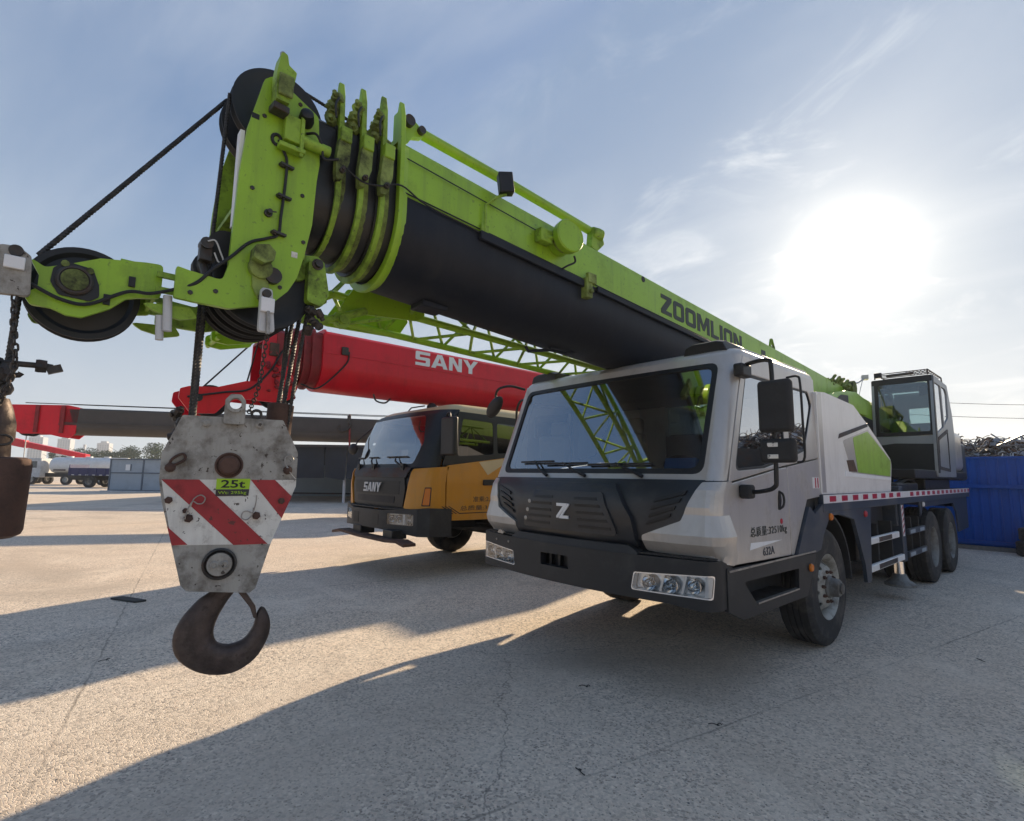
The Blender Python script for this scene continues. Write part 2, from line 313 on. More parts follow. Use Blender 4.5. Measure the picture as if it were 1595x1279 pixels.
def lump(b, p, s, r=random):
    p = Vector(p); d = Vector((r.gauss(0, 1), r.gauss(0, 1), r.gauss(0, 1))).normalized(); k = r.uniform(.7, 1.3)
    b.lathe(p-d*s*.6*k, d, [(s*.28, 0), (s*.5, s*.12), (s*.5, s*.8*k), (s*.3, s*.9*k), (s*.3, s*1.2*k), (s*.12, s*1.25*k)], 8)
def glyph(c):
    w = {'Z': .74, 'O': .80, 'M': 1.02, 'L': .68, 'I': .25, 'N': .82, 'S': .84, 'A': 1.0, 'Y': .98}[c]; t = .225
    if c == 'Z': return w, [(0, 1), (w, 1), (w, .79), (.33, .21), (w, .21), (w, 0), (0, 0), (0, .21), (w-.33, .79), (0, .79)], []
    if c == 'O': return w, fillet([(0, 0), (w, 0), (w, 1), (0, 1)], .20, 5), [fillet([(t, t), (w-t, t), (w-t, 1-t), (t, 1-t)], .06, 3)]
    if c == 'M': return w, [(0, 0), (0, 1), (.28, 1), (w/2, .46), (w-.28, 1), (w, 1), (w, 0), (w-t, 0), (w-t, .60), (w/2+.07, .14), (w/2-.07, .14), (t, .60), (t, 0)], []
    if c == 'L': return w, [(0, 0), (w, 0), (w, .22), (t, .22), (t, 1), (0, 1)], []
    if c == 'I': return w, [(0, 0), (w, 0), (w, 1), (0, 1)], []
    if c == 'N': return w, [(0, 0), (0, 1), (.27, 1), (w-t, .37), (w-t, 1), (w, 1), (w, 0), (w-.27, 0), (t, .63), (t, 0)], []
    if c == 'S': return w, fillet([(w, 1), (0, 1), (0, .395), (w-.24, .395), (w-.24, .21), (0, .21), (0, 0), (w, 0), (w, .605), (.24, .605), (.24, .79), (w, .79)], [.0, .10, .10, .04, .04, 0, 0, .10, .10, .04, .04, 0], 3), []
    if c == 'A': return w, [(0, 0), (w*.35, 1), (w*.65, 1), (w, 0), (w-.26, 0), (w-.32, .19), (.32, .19), (.26, 0)], [[(.39, .38), (w-.39, .38), (w/2, .76)]]
    if c == 'Y': return w, [(0, 1), (.29, 1), (w/2, .63), (w-.29, 1), (w, 1), (w/2+.125, .40), (w/2+.125, 0), (w/2-.125, 0), (w/2-.125, .40)], []
def block_letters(word, height, width, origin, ux, uy, m, parent, depth=.003, gap=.11, slant=0.0):
    gl_ = [glyph(c) for c in word]; tot = sum(q[0] for q in gl_)+gap*(len(word)-1); sx = width/tot; x = 0; ux = Vector(ux).normalized(); uy = Vector(uy).normalized(); nn = ux.cross(uy).normalized(); o = Vector(origin)
    for w, out, hol in gl_:
        MB().sheet([(x+u, v) for u, v in out], lambda u, v, q: o+ux*((u+slant*v)*sx)+uy*(v*height)+nn*(depth+q), depth-.0004, [[(x+u, v) for u, v in hh] for hh in hol]).obj('letter', m, parent, smooth=0)
        x += w+gap
def thing(name, label, cat, loc=(0, 0, 0), rotz=0.0, group=None):
    o = bpy.data.objects.new(name, None); COL.objects.link(o); o.location = loc; o.rotation_euler = (0, 0, rotz); o.empty_display_size = 0.3
    o['label'] = label; o['category'] = cat
    if group: o['group'] = group
    return o
def tag(o, label, cat, group=None):
    o['label'] = label; o['category'] = cat
    if group: o['group'] = group
    return o
def dup(o, parent):
    c = o.copy(); COL.objects.link(c); c.parent = parent
    for ch in list(o.children): dup(ch, c)
    return c
def fillet(poly, r, n=4):
    out = []; m = len(poly)
    for i in range(m):
        p = Vector(poly[i]); a = Vector(poly[i-1]); b = Vector(poly[(i+1) % m]); rr = r[i] if isinstance(r, (list, tuple)) else r
        d1 = (a-p); d2 = (b-p); l1 = d1.length; l2 = d2.length
        if rr <= 0 or l1 < 1e-6 or l2 < 1e-6: out.append(tuple(p)); continue
        d1 /= l1; d2 /= l2; an = d1.angle(d2)
        if an > 3.0: out.append(tuple(p)); continue
        t = min(rr/math.tan(an/2), l1*0.45, l2*0.45)
        A = p+d1*t; B = p+d2*t
        for k in range(n+1):
            q = k/n; out.append(tuple((1-q)**2*A + 2*q*(1-q)*p + q*q*B))
    return out
def rrect(x0, x1, y0, y1, r, n=4): return fillet([(x0, y0), (x1, y0), (x1, y1), (x0, y1)], r, n)
def circle(cx, cy, r, n=20): return [(cx+r*cos(2*pi*i/n), cy+r*sin(2*pi*i/n)) for i in range(n)]
def bez(pts, n=6):
    """smooth path through points (Catmull-Rom)"""
    P = [Vector(p) for p in pts]; P = [P[0]*2-P[1]] + P + [P[-1]*2-P[-2]]; out = []
    for i in range(1, len(P)-2):
        for k in range(n):
            t = k/n; a, b, c, d = P[i-1:i+3]
            out.append(0.5*((2*b)+(c-a)*t+(2*a-5*b+4*c-d)*t*t+(3*b-a-3*c+d)*t**3))
    out.append(P[-2]); return out
def text(name, body, size, origin, ux, uy, m, parent, depth=0.003, bold=0.0, width=None, shear=0.0, sp=1.0):
    """flat lettering standing a little proud of its surface; origin is the lower left corner, ux / uy the reading and up directions"""
    cu = bpy.data.curves.new(name, 'FONT'); cu.body = body; cu.size = 1.0; cu.offset = bold; cu.shear = shear; cu.resolution_u = 3; cu.space_character = sp
    to = bpy.data.objects.new(name, cu); me = bpy.data.meshes.new_from_object(to); bpy.data.objects.remove(to)
    if len(me.vertices) == 0: return None
    xs = [v.co.x for v in me.vertices]; ys = [v.co.y for v in me.vertices]; x0 = min(xs); x1 = max(xs); y0 = min(ys); y1 = max(ys)
    sy = size/(y1-y0); sx = sy if width is None else width/(x1-x0)
    ux = Vector(ux).normalized(); uy = Vector(uy).normalized(); nn = ux.cross(uy).normalized(); o = Vector(origin)
    bm = bmesh.new(); bm.from_mesh(me); bmesh.ops.remove_doubles(bm, verts=bm.verts[:], dist=1e-5)
    r = bmesh.ops.extrude_face_region(bm, geom=bm.faces[:]); mv = set(g for g in r['geom'] if isinstance(g, bmesh.types.BMVert))
    for v in bm.verts:
        p = o + ux*((v.co.x-x0)*sx) + uy*((v.co.y-y0)*sy) + nn*(depth if v in mv else 0.0005); v.co = p
    bmesh.ops.recalc_face_normals(bm, faces=bm.faces[:])
    bm.to_mesh(me); bm.free(); me.materials.clear()
    for p in me.polygons: p.use_smooth = False
    to = put(name, me, m, parent); to['kind'] = 'stuff'
    return to
# ------------------------------------------------------------------ ground
def ground_mat():
    m = bpy.data.materials.new('worn_concrete'); MATS['worn_concrete'] = m; m.use_nodes = True
    t = m.node_tree; b = t.nodes['Principled BSDF']; n = t.nodes.new; k = t.links.new
    co = n('ShaderNodeTexCoord').outputs['Object']
    def noise(scale, detail=6, rough=.6, src=co, dist=0.0):
        q = n('ShaderNodeTexNoise'); k(src, q.inputs['Vector']); q.inputs['Scale'].default_value = scale; q.inputs['Detail'].default_value = detail; q.inputs['Roughness'].default_value = rough; q.inputs['Distortion'].default_value = dist; return q
    def rng(src, a, c, lo, hi):
        q = n('ShaderNodeMapRange'); k(src, q.inputs[0]); q.inputs[1].default_value = a; q.inputs[2].default_value = c; q.inputs[3].default_value = lo; q.inputs[4].default_value = hi; return q.outputs[0]
    def mix(f, a, c):
        q = n('ShaderNodeMix'); q.data_type = 'RGBA'
        (k(f, q.inputs[0]) if not isinstance(f, float) else setattr(q.inputs[0], 'default_value', f))
        for i, v in ((6, a), (7, c)): (k(v, q.inputs[i]) if not isinstance(v, tuple) else setattr(q.inputs[i], 'default_value', (*v, 1)))
        return q.outputs[2]
    def mth_(op, a, c):
        q = n('ShaderNodeMath'); q.operation = op
        for i, v in enumerate((a, c)): (k(v, q.inputs[i]) if not isinstance(v, (int, float)) else setattr(q.inputs[i], 'default_value', v))
        return q.outputs[0]
    # stones of the exposed aggregate, two sizes
    warp = noise(30, 2); av = n('ShaderNodeVectorMath'); av.operation = 'MULTIPLY_ADD'; k(warp.outputs['Color'], av.inputs[0]); av.inputs[1].default_value = (.018, .018, 0); k(co, av.inputs[2])
    def vor(scale, feat='F1'):
        v = n('ShaderNodeTexVoronoi'); v.voronoi_dimensions = '2D'; v.feature = feat; k(av.outputs[0], v.inputs['Vector']); v.inputs['Scale'].default_value = scale; return v
    v1 = vor(60); e1 = vor(60, 'DISTANCE_TO_EDGE'); v2 = vor(150); v3 = vor(27); v4 = vor(46)
    s1 = n('ShaderNodeSeparateColor'); k(v1.outputs['Color'], s1.inputs[0]); s2 = n('ShaderNodeSeparateColor'); k(v2.outputs['Color'], s2.inputs[0])
    stone = n('ShaderNodeValToRGB'); k(s1.outputs[0], stone.inputs[0]); cr = stone.color_ramp
    cr.elements[0].position = 0; cr.elements[0].color = (.17, .16, .155, 1); cr.elements[1].position = 1; cr.elements[1].color = (.82, .75, .66, 1)
    for p, c in ((.10, (.20, .19, .185)), (.22, (.33, .305, .28)), (.34, (.46, .42, .375)), (.55, (.57, .515, .455)), (.78, (.70, .63, .55)), (.92, (.50, .415, .36))):
        e = cr.elements.new(p); e.color = (*c, 1)
    cement = mix(rng(s2.outputs[0], 0, 1, 0, 1), (.40, .37, .335), (.74, .68, .605))
    wear = noise(1.1, 8, .7)
    s3 = n('ShaderNodeSeparateColor'); k(v3.outputs['Color'], s3.inputs[0])
    smask = mth_('MULTIPLY', rng(e1.outputs['Distance'], .0, .16, 0, 1), rng(wear.outputs['Fac'], .36, .58, .55, 1.0))
    colr = mix(smask, cement, stone.outputs[0])
    bigst = mth_('MULTIPLY', rng(s3.outputs[1], .86, .88, 0, 1), rng(v3.outputs['Distance'], .30, .24, 0, .8))
    colr = mix(bigst, colr, mix(rng(s3.outputs[0], .4, .6, 0, 1), (.16, .155, .16), (.80, .74, .66)))
    s4 = n('ShaderNodeSeparateColor'); k(v4.outputs['Color'], s4.inputs[0])
    pit = mth_('MULTIPLY', rng(s4.outputs[2], .80, .82, 0, 1), rng(v4.outputs['Distance'], .26, .16, 0, .9))
    colr = mix(pit, colr, (.055, .052, .05))
    # dust films, tyre-darkened lanes, stains
    big = noise(.18, 6, .6); mid = noise(.75, 8, .68)
    colr = mix(rng(mid.outputs['Fac'], .52, .74, 0, .45), colr, (.64, .55, .455))
    st_ = n('ShaderNodeMapping'); st_.inputs['Scale'].default_value = (.9, .12, 1); st_.inputs['Rotation'].default_value = (0, 0, .35); k(co, st_.inputs[0])
    lane = noise(.55, 5, .6, st_.outputs[0])
    colr = mix(rng(lane.outputs['Fac'], .50, .66, 0, .55), colr, (.42, .375, .33))
    spots = noise(2.7, 9, .75)
    colr = mix(rng(spots.outputs['Fac'], .60, .74, 0, .6), colr, (.11, .10, .092))
    blot = noise(.42, 7, .62, co, .8)
    colr = mix(rng(blot.outputs['Fac'], .52, .66, 0, .6), colr, (.27, .245, .22))
    pale = noise(.9, 8, .66, co, 1.2)
    colr = mix(rng(pale.outputs['Fac'], .55, .70, 0, .5), colr, (.74, .68, .60))
    dpt = noise(3.8, 8, .7, co, .5)
    colr = mix(rng(dpt.outputs['Fac'], .56, .72, 0, .38), colr, (.25, .23, .21))
    fa = n('ShaderNodeMapping'); k(co, fa.inputs[0]); fa.inputs['Scale'].default_value = (.09, .035, 1); fa.inputs['Rotation'].default_value = (0, 0, -.75)
    farn = noise(1.0, 7, .65, fa.outputs[0])
    colr = mix(rng(farn.outputs['Fac'], .42, .66, 0, .45), colr, (.60, .475, .365))
    # slab joints
    jm = n('ShaderNodeMapping'); k(co, jm.inputs[0]); jm.inputs['Rotation'].default_value = (0, 0, .18); jm.inputs['Location'].default_value = (.9, 2.2, 0)
    wob = noise(6, 3); jv = n('ShaderNodeVectorMath'); jv.operation = 'MULTIPLY_ADD'; k(wob.outputs['Color'], jv.inputs[0]); jv.inputs[1].default_value = (.05, .05, 0); k(jm.outputs[0], jv.inputs[2])
    js = n('ShaderNodeSeparateXYZ'); k(jv.outputs[0], js.inputs[0])
    jx = mth_('ABSOLUTE', mth_('SUBTRACT', mth_('FRACT', mth_('DIVIDE', js.outputs[0], 5.2), 0), .5), 0); jy = mth_('ABSOLUTE', mth_('SUBTRACT', mth_('FRACT', mth_('DIVIDE', js.outputs[1], 6.4), 0), .5), 0)
    jt = mth_('MULTIPLY', mth_('MAXIMUM', rng(jx, .0008, .0022, 1, 0), rng(jy, .0007, .0018, 1, 0)), rng(mid.outputs['Fac'], .35, .55, .75, .15))
    colr = mix(jt, colr, (.10, .09, .08))
    # cracks
    wz = noise(1.4, 5, .6); cw = n('ShaderNodeVectorMath'); cw.operation = 'MULTIPLY_ADD'; k(wz.outputs['Color'], cw.inputs[0]); cw.inputs[1].default_value = (.9, .9, 0); k(co, cw.inputs[2])
    cv = n('ShaderNodeTexVoronoi'); cv.voronoi_dimensions = '2D'; cv.feature = 'DISTANCE_TO_EDGE'; k(cw.outputs[0], cv.inputs['Vector']); cv.inputs['Scale'].default_value = .34
    ck = rng(cv.outputs['Distance'], .0008, .0035, 1, 0); ckm = mth_('MULTIPLY', ck, rng(big.outputs['Fac'], .46, .60, .0, .55))
    colr = mix(ckm, colr, (.11, .10, .09))
    br = n('ShaderNodeVectorMath'); br.operation = 'MULTIPLY'; k(colr, br.inputs[0]); br.inputs[1].default_value = (1.20, 1.16, 1.10); k(br.outputs[0], b.inputs['Base Color']); b.inputs['Roughness'].default_value = .88; b.inputs['Specular IOR Level'].default_value = .3
    hgt = mth_('ADD', mth_('MULTIPLY', smask, .8), mth_('MULTIPLY', s2.outputs[1], .22))
    hgt = mth_('SUBTRACT', mth_('ADD', hgt, mth_('MULTIPLY', mid.outputs['Fac'], 1.2)), mth_('MULTIPLY', ckm, 2.0))
    bp = n('ShaderNodeBump'); k(hgt, bp.inputs['Height']); bp.inputs['Strength'].default_value = .65; bp.inputs['Distance'].default_value = .004; k(bp.outputs[0], b.inputs['Normal'])
ground_mat()
g = MB(); R_ = 985.0
g.add([(-R_, -R_, 0), (R_, -R_, 0), (R_, R_, 0), (-R_, R_, 0)], [(0, 1, 2, 3)])
gr = g.obj('ground', 'worn_concrete', None, smooth=0); gr['kind'] = 'structure'
# loose grit near the camera
rg = random.Random(3)
for nm, m_, cnt in (('loose_grit', 'pebble_a', 3800), ('loose_grit', 'pebble_b', 2600)):
    b = MB()
    for i in range(cnt):
        x = rg.uniform(-4.2, 3.2); y = rg.uniform(-5.4, 4.5); s_ = .0018+.0042*rg.random()**3; a = rg.random()*6.3
        c_, s2_ = cos(a), sin(a); hx, hy = s_*(1+rg.random()), s_*(.7+.5*rg.random())
        b.add([(x+hx*c_, y+hx*s2_, 0.0), (x-hy*s2_, y+hy*c_, 0.0), (x-hx*c_, y-hx*s2_, 0.0), (x+hy*s2_, y-hy*c_, 0.0), (x+s_*.2, y, s_*.9)], [(0, 1, 4), (1, 2, 4), (2, 3, 4), (3, 0, 4)])
    o = b.obj(nm, m_, None, smooth=0, fix=False); o['kind'] = 'stuff'; o['label'] = 'loose pale grit scattered on the concrete' if m_ == 'pebble_a' else 'loose dark grit scattered on the concrete'; o['category'] = 'grit'
# ------------------------------------------------------------------ wheels (shared by all vehicles)
def tyre_mesh(R=0.52, w=0.28, n=72):
    h = w/2
    prof = [(0.53*R, -h*.80), (.60*R, -h*.98), (.74*R, -h*1.08), (.88*R, -h*1.02), (.955*R, -h*.93), (R, -h*.80),
            (R, -h*.42), (.975*R, -h*.40), (.975*R, -h*.30), (R, -h*.28), (R, -h*.06), (.975*R, -h*.04), (.975*R, h*.04), (R, h*.06),
            (R, h*.28), (.975*R, h*.30), (.975*R, h*.40), (R, h*.42), (R, h*.80), (.955*R, h*.93), (.88*R, h*1.02), (.86*R, h*1.035), (.85*R, h*1.02), (.74*R, h*1.08), (.60*R, h*.98), (.575*R, h*.99), (.53*R, h*.80)]
    b = MB(); V = []; F = []; m = len(prof)
    for j, (r, t) in enumerate(prof):
        for i in range(n):
            q = 2*pi*i/n; lug = 0.992 if (i % 3 == 0 and j in (4, 5, 6, 17, 18, 19)) else 1.0
            V.append((t, r*lug*cos(q), r*lug*sin(q)))
    for j in range(m-1):
        for i in range(n): F.append((j*n+i, j*n+(i+1) % n, (j+1)*n+(i+1) % n, (j+1)*n+i))
    b.add(V, F); return b.mesh('tyre', 40)
def rim_mesh(front, R=0.52, w=0.28):
    k = R/0.52; h = w/2; b = MB()
    if front: pt = [(0, .135), (.09, .135), (.115, .135), (.15, .128), (.185, .112), (.235, .055), (.26, .03)]
    else: pt = [(0, -.06), (.09, -.06), (.115, -.06), (.15, -.05), (.185, -.035), (.235, .01), (.26, .02)]
    def tt(r):
        for (a, ta), (c, tc_) in zip(pt, pt[1:]):
            if r <= c*k: return ta+(tc_-ta)*(r/k-a)/(c-a)
        return pt[-1][1]
    holes = [circle(.205*k*cos(2*pi*i/10), .205*k*sin(2*pi*i/10), .026*k, 10) for i in range(10)]
    b.sheet(circle(0, 0, .245*k, 60), lambda u, v, q: (tt(sqrt(u*u+v*v))+q, u, v), 0.012, holes, cu=[-.16, -.08, 0, .08, .16], cv=[-.16, -.08, 0, .08, .16])
    b.lathe((0, 0, 0), (1, 0, 0), [(.24*k, -.10), (.243*k, .05), (.255*k, h*.72), (.278*k, h*.90), (.292*k, h*.97), (.297*k, h*.90), (.285*k, h*.70), (.262*k, .04), (.262*k, -.10)], 48, close=True)
    return b.mesh('wheel', 32)
def hub_mesh(front, R=0.52):
    k = R/0.52; b = MB(); o = .135 if front else -.06
    b.lathe((0, 0, 0), (1, 0, 0), [(.10*k, o-.02), (.10*k, o+.01), (.085*k, o+.025), (.08*k, o+.08), (.07*k, o+.095), (.05*k, o+.10), (.048*k, o+.115), (.02*k, o+.12)] if front else [(.11*k, o-.02), (.105*k, o+.05), (.085*k, o+.06), (.08*k, o+.10), (.05*k, o+.115), (.02*k, o+.116)], 24)
    return b.mesh('hub', 30)
def nut_mesh(front, R=0.52):
    k = R/0.52; b = MB(); o = .135 if front else -.06
    for i in range(10):
        q = 2*pi*(i+.5)/10; c = (o-.02, .135*k*cos(q), .135*k*sin(q))
        b.lathe(c, (1, 0, 0), [(.017*k, 0), (.017*k, .030), (.009*k, .031), (.009*k, .042)], 6)
    return b.mesh('wheel_nuts', 30)
def drum_mesh(R=0.52):
    return MB().lathe((0, 0, 0), (1, 0, 0), [(.237*R/.52, -.13), (.237*R/.52, .0), (.230*R/.52, .0), (.230*R/.52, -.10), (.05, -.105)], 28).mesh('drum_and_shade_liner')  # brake drum plus a dark lining that stands in for shade behind hand holes
WM = {}
for fr in (True, False): WM[fr] = (rim_mesh(fr), hub_mesh(fr), nut_mesh(fr))
TY = tyre_mesh(); DR = drum_mesh()
def wheel(parent, x, y, R=0.52, front=True, side=1, rotx=0.0, mrim='rim', dirty=True):
    """x is the outer face of the tyre"""
    me, hb, nu = WM[front]
    if mrim != 'rim' and front is False and not me.materials: me.materials.append(MATS[mrim])
    w = put('wheel', me, mrim, parent); w.location = (x-side*0.15, y, R); w.rotation_euler = (rotx, 0, 0 if side > 0 else pi)
    s = R/0.52; w.scale = (1, s, s)
    put('tyre', TY, 'rubber', w); o_ = put('hub', hb, None, w); (hb.materials.append(MATS['rim_rear']) if not hb.materials else None); put('drum_and_shade_liner', DR, 'black_matt', w); put('wheel_nuts', nu, 'rust', w)['kind'] = 'stuff'
    return w
# ------------------------------------------------------------------ the lime truck crane
CR = thing('truck_crane', 'truck crane with lime green telescopic boom over a silver and navy cab', 'crane')
RW = 0.52
# --- chassis, deck and running gear
b = MB()
for sx in (-1, 1): b.box(sx*.34, sx*.46, -1.75, 7.55, .62, .96)
for y in (-1.2, 1.4, 3.2, 7.2): b.box(-.34, .34, y, y+.12, .68, .92)
b.obj('chassis_frame', 'black_matt', CR, .01)
b = MB()
b.box(-1.19, 1.19, 0.02, 7.70, 1.235, 1.345)
b.obj('deck', 'black_matt', CR, .006)
b = MB()
for sx in (-1, 1):
    b.box(sx*1.195, sx*1.242, -.145, 7.80, 1.20, 1.36)
b.box(-1.19, 1.19, 7.72, 7.80, 1.0, 1.35)
b.obj('deck_edge', 'navy_body', CR, .006)
st = MB().box(1.2435, 1.2475, -.14, 7.79, 1.281, 1.358).obj('reflective_strip', 'white_reflex', CR)
y = 0.10; i = 0
sq = MB().box(0, .003, -.085, .085, -.026, .026).mesh('red_reflector', 0)
while y < 7.7:
    if not (2.62 < y < 2.98):
        o = put('red_reflector', sq, 'red_reflex', st); o.location = (1.2476, y, 1.320)
    y += 0.345
# axles
b = MB(); b.cyl((-1.0, 0, RW), (1.0, 0, RW), .075, 16); b.box(-.55, .55, -.07, .07, RW-.08, RW+.06); b.obj('front_axle', 'black_matt', CR)
b = MB()
for y in (4.51, 5.86): b = MB(); b.cyl((-1.0, y, RW), (1.0, y, RW), .09, 16); b.lathe((-.28, y, RW), (1, 0, 0), [(.10, 0), (.22, .12), (.25, .28), (.22, .44), (.10, .56)], 20); b.obj('rear_axle', 'black_matt', CR)
for sx in (1, -1):
    wheel(CR, sx*1.215, 0, RW, True, sx, 0.2)
    for y in (4.51, 5.86):
        wheel(CR, sx*1.235, y, RW, False, sx, 0.5*y, 'rim_rear')
        wheel(CR, sx*0.915, y, RW, False, sx, 0.9*y, 'rim_rear')
# front fender and mud guards
fen = [(-.345, 1.195), (-.15, 1.275), (1.345, 1.232), (1.20, .42), (1.06, .425), (1.02, .62), (.74, 1.10), (.30, 1.165), (.04, 1.165), (-.16, 1.00), (-.245, .88), (-.36, .865), (-.80, .868), (-.47, 1.27)]
for xf in (1.236, -1.201): MB().sheet(fillet(fen, .025, 2), lambda u, v, w: (xf+w, u, v), .035).obj('front_fender', 'navy_body', CR, .006)
for sx in (-1, 1):
    b = MB(); arc = [(sx*1.20, .0+.66*sin(a), RW+.66*cos(a)) for a in [radians(q) for q in range(-62, 100, 9)]]
    r1 = [[(x, y, z), (sx*.62, y, z), (sx*.62, y*1.03, z+.02), (x, y*1.03, z+.02)] for x, y, z in arc]
    b.loft([[Vector(p) for p in r] for r in r1]); b.obj('wheel_arch_liner', 'black_matt', CR)
# rear mudguards: a skirt over the tandem
for sx in (-1, 1):
    b = MB(); sk = [(3.86, 1.20), (7.78, 1.20), (7.74, .62), (6.72, .60), (6.60, .95), (6.38, 1.115), (4.05, 1.115), (3.90, .98)]
    b.sheet(sk if sx > 0 else [(u, v) for u, v in sk], lambda u, v, w: (sx*(1.20)+w*.8, u, v), .03); b.obj('rear_skirt', 'navy_body', CR, .005)
# boxes under the deck, seen dark between the wheels
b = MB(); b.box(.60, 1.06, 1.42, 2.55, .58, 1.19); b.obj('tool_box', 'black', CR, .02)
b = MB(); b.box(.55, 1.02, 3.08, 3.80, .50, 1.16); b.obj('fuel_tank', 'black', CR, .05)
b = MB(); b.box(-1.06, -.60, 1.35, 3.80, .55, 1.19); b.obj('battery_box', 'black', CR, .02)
b = MB(); b.box(1.066, 1.070, 1.50, 1.62, 1.02, 1.10); b.obj('sticker', 'white_paint', CR)
# outriggers
b = MB()
b.box(-1.16, 1.18, 2.66, 2.98, .92, 1.20); b.obj('outrigger_beam', 'navy_body', CR, .01)
for sx in (1, -1):
    j = MB(); j.box(sx*1.06, sx*1.215, 2.72, 2.90, .47, 1.42); o = j.obj('outrigger_jack', 'navy_body', CR, .01)
    MB().cyl((sx*1.13, 2.81, .30), (sx*1.13, 2.81, .55), .055, 16).obj('jack_rod', 'chrome', o)
    MB().lathe((sx*1.13, 2.81, .16), (0, 0, 1), [(.17, 0), (.17, .03), (.10, .08), (.07, .15)], 20).obj('float_pad', 'rim_rear', o)
    f = MB()
    for k in range(5):
        f.mi = 0; z0 = .80+.075*k
        f.add([(sx*1.2185, 2.75, z0), (sx*1.2185, 2.83, z0+.05), (sx*1.2185, 2.83, z0+.085), (sx*1.2185, 2.75, z0+.035)], [(0, 1, 2, 3)])
    f.obj('warning_tape', 'stripe_red', o, smooth=0)
    MB().box(sx*1.2155, sx*1.2172, 2.745, 2.835, .79, 1.18).obj('warning_tape_base', 'white_paint', o)
# side guard rails
for (y0, y1, z, m2) in ((1.27, 2.48, .835, 'white_paint'), (1.21, 2.66, .545, 'white_paint'), (3.0, 3.93, .83, 'navy_body'), (2.92, 3.94, .545, 'navy_body')):
    r = MB().box(1.19, 1.235, y0, y1, z-.036, z+.036).obj('side_rail', m2, CR, .008)
    k = 0
    for yy in ((y0+.05, y0+.30), (y1-.35, y1-.1)):
        MB().box(1.236, 1.239, yy[0], yy[1], z-.022, z+.022).obj('rail_reflector', 'white_reflex' if m2 == 'white_paint' else 'container_grey', r)
    if m2 == 'white_paint': MB().box(1.2352, 1.2375, y0+.31, y1-.36, z-.026, z+.026).obj('rail_inset', 'scrap_dark', r)
for y in (1.7, 2.3, 3.3, 3.75): MB().box(1.05, 1.19, y, y+.04, .52, 1.0).obj('rail_bracket', 'black_matt', CR)
for (x, y, z, m2) in ((1.238, .025, 1.155, 'amber'), (1.238, 1.10, 1.14, 'lamp_red'), (1.246, -.56, .756, 'amber'), (1.21, 4.0, 1.16, 'white_paint')):
    MB().lathe((x, y, z), (1, 0, 0), [(.034, 0), (.034, .012), (.026, .022), (.010, .026)], 14).obj('marker_lamp', m2, CR)
# white cover behind the cab, mirrored on the far side
hood = [(-.10, 1.364), (2.30, 1.36), (2.44, 1.74), (1.57, 2.11), (1.03, 2.31), (.15, 2.35), (-.10, 2.33)]
for sx in (1, -1):
    b = MB(); b.plate(fillet(hood, [.01, .03, .1, .08, .1, .1, .03], 4), 'x', sx*.815, .81)
    h = b.obj('engine_cover', 'white_cover', CR, .045, 4)
    if sx < 0: continue
    fn = lambda u, v, w: (1.2245+w, u, v)
    MB().sheet(fillet([(.60, 1.90), (1.50, 2.075), (2.40, 1.735), (2.33, 1.535), (.82, 1.575)], .02, 2), lambda u, v, w: (1.2225+w, u, v), .006).obj('side_flash', 'silver', h)
    g = fillet([(.93, 1.95), (1.48, 2.05), (2.38, 1.735), (2.31, 1.545), (1.03, 1.58)], .03, 3)
    MB().sheet(g, fn, .006).obj('green_flash', 'lime', h)
    MB().sheet([(.46, 1.915), (1.49, 2.105), (1.50, 2.145), (.50, 1.965)], lambda u, v, w: (1.226+w, u, v), .012).obj('dark_trim', 'scrap_dark', h)
    MB().sheet([(.62, 1.595), (.60, 1.535), (2.32, 1.498), (2.33, 1.53), (.80, 1.575)], lambda u, v, w: (1.2265+w, u, v), .012).obj('light_trim', 'white_paint', h)
    MB().sheet([(.68, 1.70), (.90, 1.71), (1.00, 1.585), (.74, 1.585)], lambda u, v, w: (1.2255+w, u, v), .006).obj('louvre', 'rust', h)
    MB().sheet([(-.075, 1.38), (-.075, 2.30), (-.02, 2.33), (.03, 2.34), (.03, 1.38)], lambda u, v, w: (1.2215+w, u, v), .01).obj('front_trim', 'silver', h)
    bx = MB(); bx.box(-1.0, 1.0, .0, .10, 1.36, 2.0); bx.obj('rear_bulkhead', 'black_matt', CR)
# --- cab
def yF(z):
    P = [(.60, -2.08), (.90, -2.08), (.95, -2.03), (1.05, -2.10), (1.30, -2.115), (1.42, -2.085), (1.50, -2.03), (1.52, -2.02), (2.40, -1.68), (2.60, -1.60)]
    if z <= P[0][0]: return P[0][1]
    for (a, ya), (c, yc) in zip(P, P[1:]):
        if z <= c: return ya+(yc-ya)*(z-a)/(c-a)
    return P[-1][1]
CA, CRD = 1.115, .10; ARC = CRD*pi/2
def xS(z): return CA+CRD - max(0, z-1.5)*.028
def front(bulge, dy=0.0):
    def PF(s, z, w):
        sg = 1 if s >= 0 else -1; q = abs(s); y0 = yF(z)+dy; a = xS(z)-CRD
        bl = bulge*(1-min(1, q/CA)**2)
        if q <= a: return (s, y0-bl-w, z)
        if q <= a+ARC:
            th = (q-a)/CRD; return (sg*(a+(CRD+w)*sin(th)), y0+CRD-(CRD+w)*cos(th), z)
        return (sg*(a+CRD+w), y0+CRD+(q-a-ARC), z)
    return PF
GR = [i*.09-1.35 for i in range(31)]; GC = [CA+ARC*k/6 for k in range(7)]; GRID = sorted(set(GR+GC+[-g for g in GC]))
P6 = front(.13); PW = front(.05)
